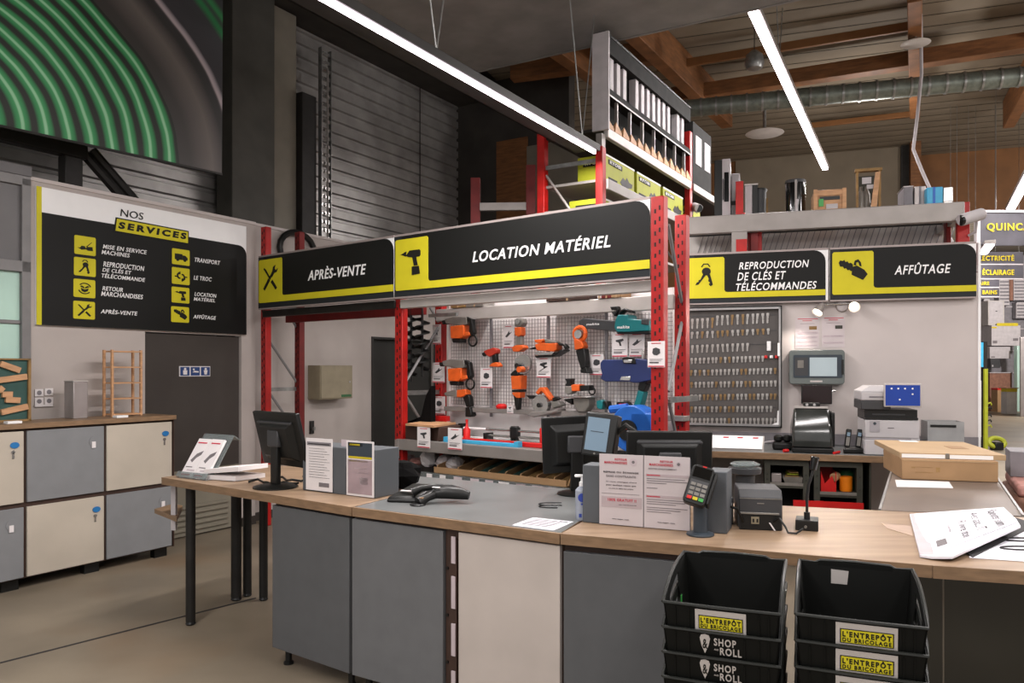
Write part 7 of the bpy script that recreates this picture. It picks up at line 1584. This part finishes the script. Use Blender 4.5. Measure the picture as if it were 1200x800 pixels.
def cardb(t, a, b, o, z0, z1): t.part('yellow_header', MB().prism(rrect(a+.2, b-.1, z1-.03, z1+.09, .05), o-.01, o-.001), 'letter_yellow'); t.part('text_block', MB().box(a+.05, a+.22, o-.01, o-.001, z0+.1, z0+.2), 'ink_grey'); t.part('text_block', MB().box(b-.3, b-.1, o-.01, o-.001, z0+.2, z0+.3), 'ink_grey'); t.part('yellow_bar', MB().box(a, a+.2, o-.01, o-.001, z1-.12, z1-.06), 'letter_yellow')
abox('product_board', 'white product board with a yellow oval header in the aisle', 'board', 1162, 381, 1196, 405, .7, .7, 'store_white', more=cardb)
abox('white_appliance', 'row of white appliances under the product board', 'appliance', 1160, 406, 1184, 420, .8, .6, 'store_white', more=lambda t, a, b, o, z0, z1: t.part('dark_slot', MB().box(a+.05, a+.2, o-.01, o-.001, z0+.05, z0+.08), 'ink_black'))
abox('dark_display_case', 'dark grey display case in the aisle shelving', 'case', 1161, 420, 1172, 431, .8, .6, 'charcoal', more=lambda t, a, b, o, z0, z1: t.part('white_item', MB().box(a+.05, a+.1, o-.01, o-.001, z0+.05, z0+.12), 'store_white'))
abox('aisle_shelving', 'grey shelving unit at the end of the aisle behind the displays', 'shelving', 1150, 310, 1260, 450, 1.45, .5, 'store_grey', z0=0, more=lambda t, a, b, o, z0, z1: [t.part('shelf', MB().box(a, b, o-.045, o-.001, z, z+.04), 'store_white') for z in (.6, 1.5, 2.4, 3.3, 4.2)])
abox('pale_counter', 'pale low counter block in the aisle under the appliances', 'counter', 1160, 437, 1186, 462, .7, .4, 'brown_pack', z0=0, more=lambda t, a, b, o, z0, z1: t.part('top', MB().box(a-.02, b+.02, o-.02, o+.42, z1, z1+.03), 'store_white'))
o = -1.0
abox('stacked_carton', 'beige carton with a red top standing on the aisle floor', 'box', 1169, 455, 1178, 470, -.2, .4, 'cardboard', z0=0, more=lambda t, a, b, o, z0, z1: t.part('red_top', MB().box(a-.002, b+.002, o-.004, o+.404, z1-.06, z1+.01), 'red_plastic'))
abox('yellow_crate_stack', 'white drum with a yellow box on top on the aisle floor', 'stack', 1180, 459, 1192, 474, -1.5, .35, 'rack_pale', z0=0, more=lambda t, a, b, o, z0, z1: (t.part('yellow_box', MB().box(a, b, o-.01, o+.34, z1+.002, z1+.12), 'letter_yellow'), t.part('lid', MB().box(a-.04, b+.04, o-.04, o+.4, z1+.121, z1+.15), 'cardboard')))
abox('brown_shelving_end', 'grey brown end panel of shelving at the right picture edge', 'panel', 1196, 395, 1240, 500, -3.0, .06, 'metal_box', z0=0)
abox('white_column', 'pale greenish display column at the right picture edge', 'column', 1192, 405, 1197, 440, .2, .2, 'window_glass', z0=0)
# tall dark unit right behind the partition edge, with a pale blue card
G = Fr(0, 14.0, 1, 0)
a, b = G.U(1146.5), G.U(1152); t = T('dark_shop_column', 'dark steel column right behind the white partition edge', 'column', G, (a+.1, 0, 0)); t.part('post', MB().box(G.U(1153), G.U(1157), 0, .1, 0, G.Z(1150, 400)), 'dark_steel'); t.part('pale_card', MB().box(a, G.U(1152), -.01, .0, G.Z(1150, 430), G.Z(1150, 401)), 'cyan_plastic'); t.part('white_side', MB().box(a, G.U(1150), .0, .04, G.Z(1150, 512), G.Z(1150, 446)), 'paper_white'); t.part('base_box', MB().box(a, G.U(1154), .01, .1, 0, G.Z(1150, 510)), 'black_plastic')
t = T('lime_tool_stand', 'lime green post with black clips behind the partition edge', 'stand', G, (G.U(1156), -.2, 0))
z1 = G.Z(1156, 432, -.2); t.part('post', MB().box(G.U(1153, -.2), G.U(1157, -.2), -.22, -.18, 0, z1), 'lime')
for py in (473, 478, 487, 493, 499): z = G.Z(1158, py, -.2); t.part('clip', MB().tube([(G.U(1157, -.2), -.2, z), (G.U(1160, -.2), -.22, z+.02), (G.U(1161, -.2), -.22, z-.02)], .014), 'black_plastic' if py in (478, 487, 493) else 'lime')
p = pt(1168, 527, .0); t = T('lime_cable_reel', 'lime and black cable reel on the floor behind the cartons', 'reel', W0, (p[0], p[1], 0))
t.part('coil', MB().tube([(p[0]+.16*math.cos(R(q)), p[1]+.05*math.sin(R(q)), .15+.09*math.sin(R(q))) for q in range(0, 361, 20)], .05), 'lime'); t.part('core', MB().box(p[0]-.09, p[0]+.09, p[1]-.1, p[1]+.1, 0, .16), 'black_plastic', bevel=.02)
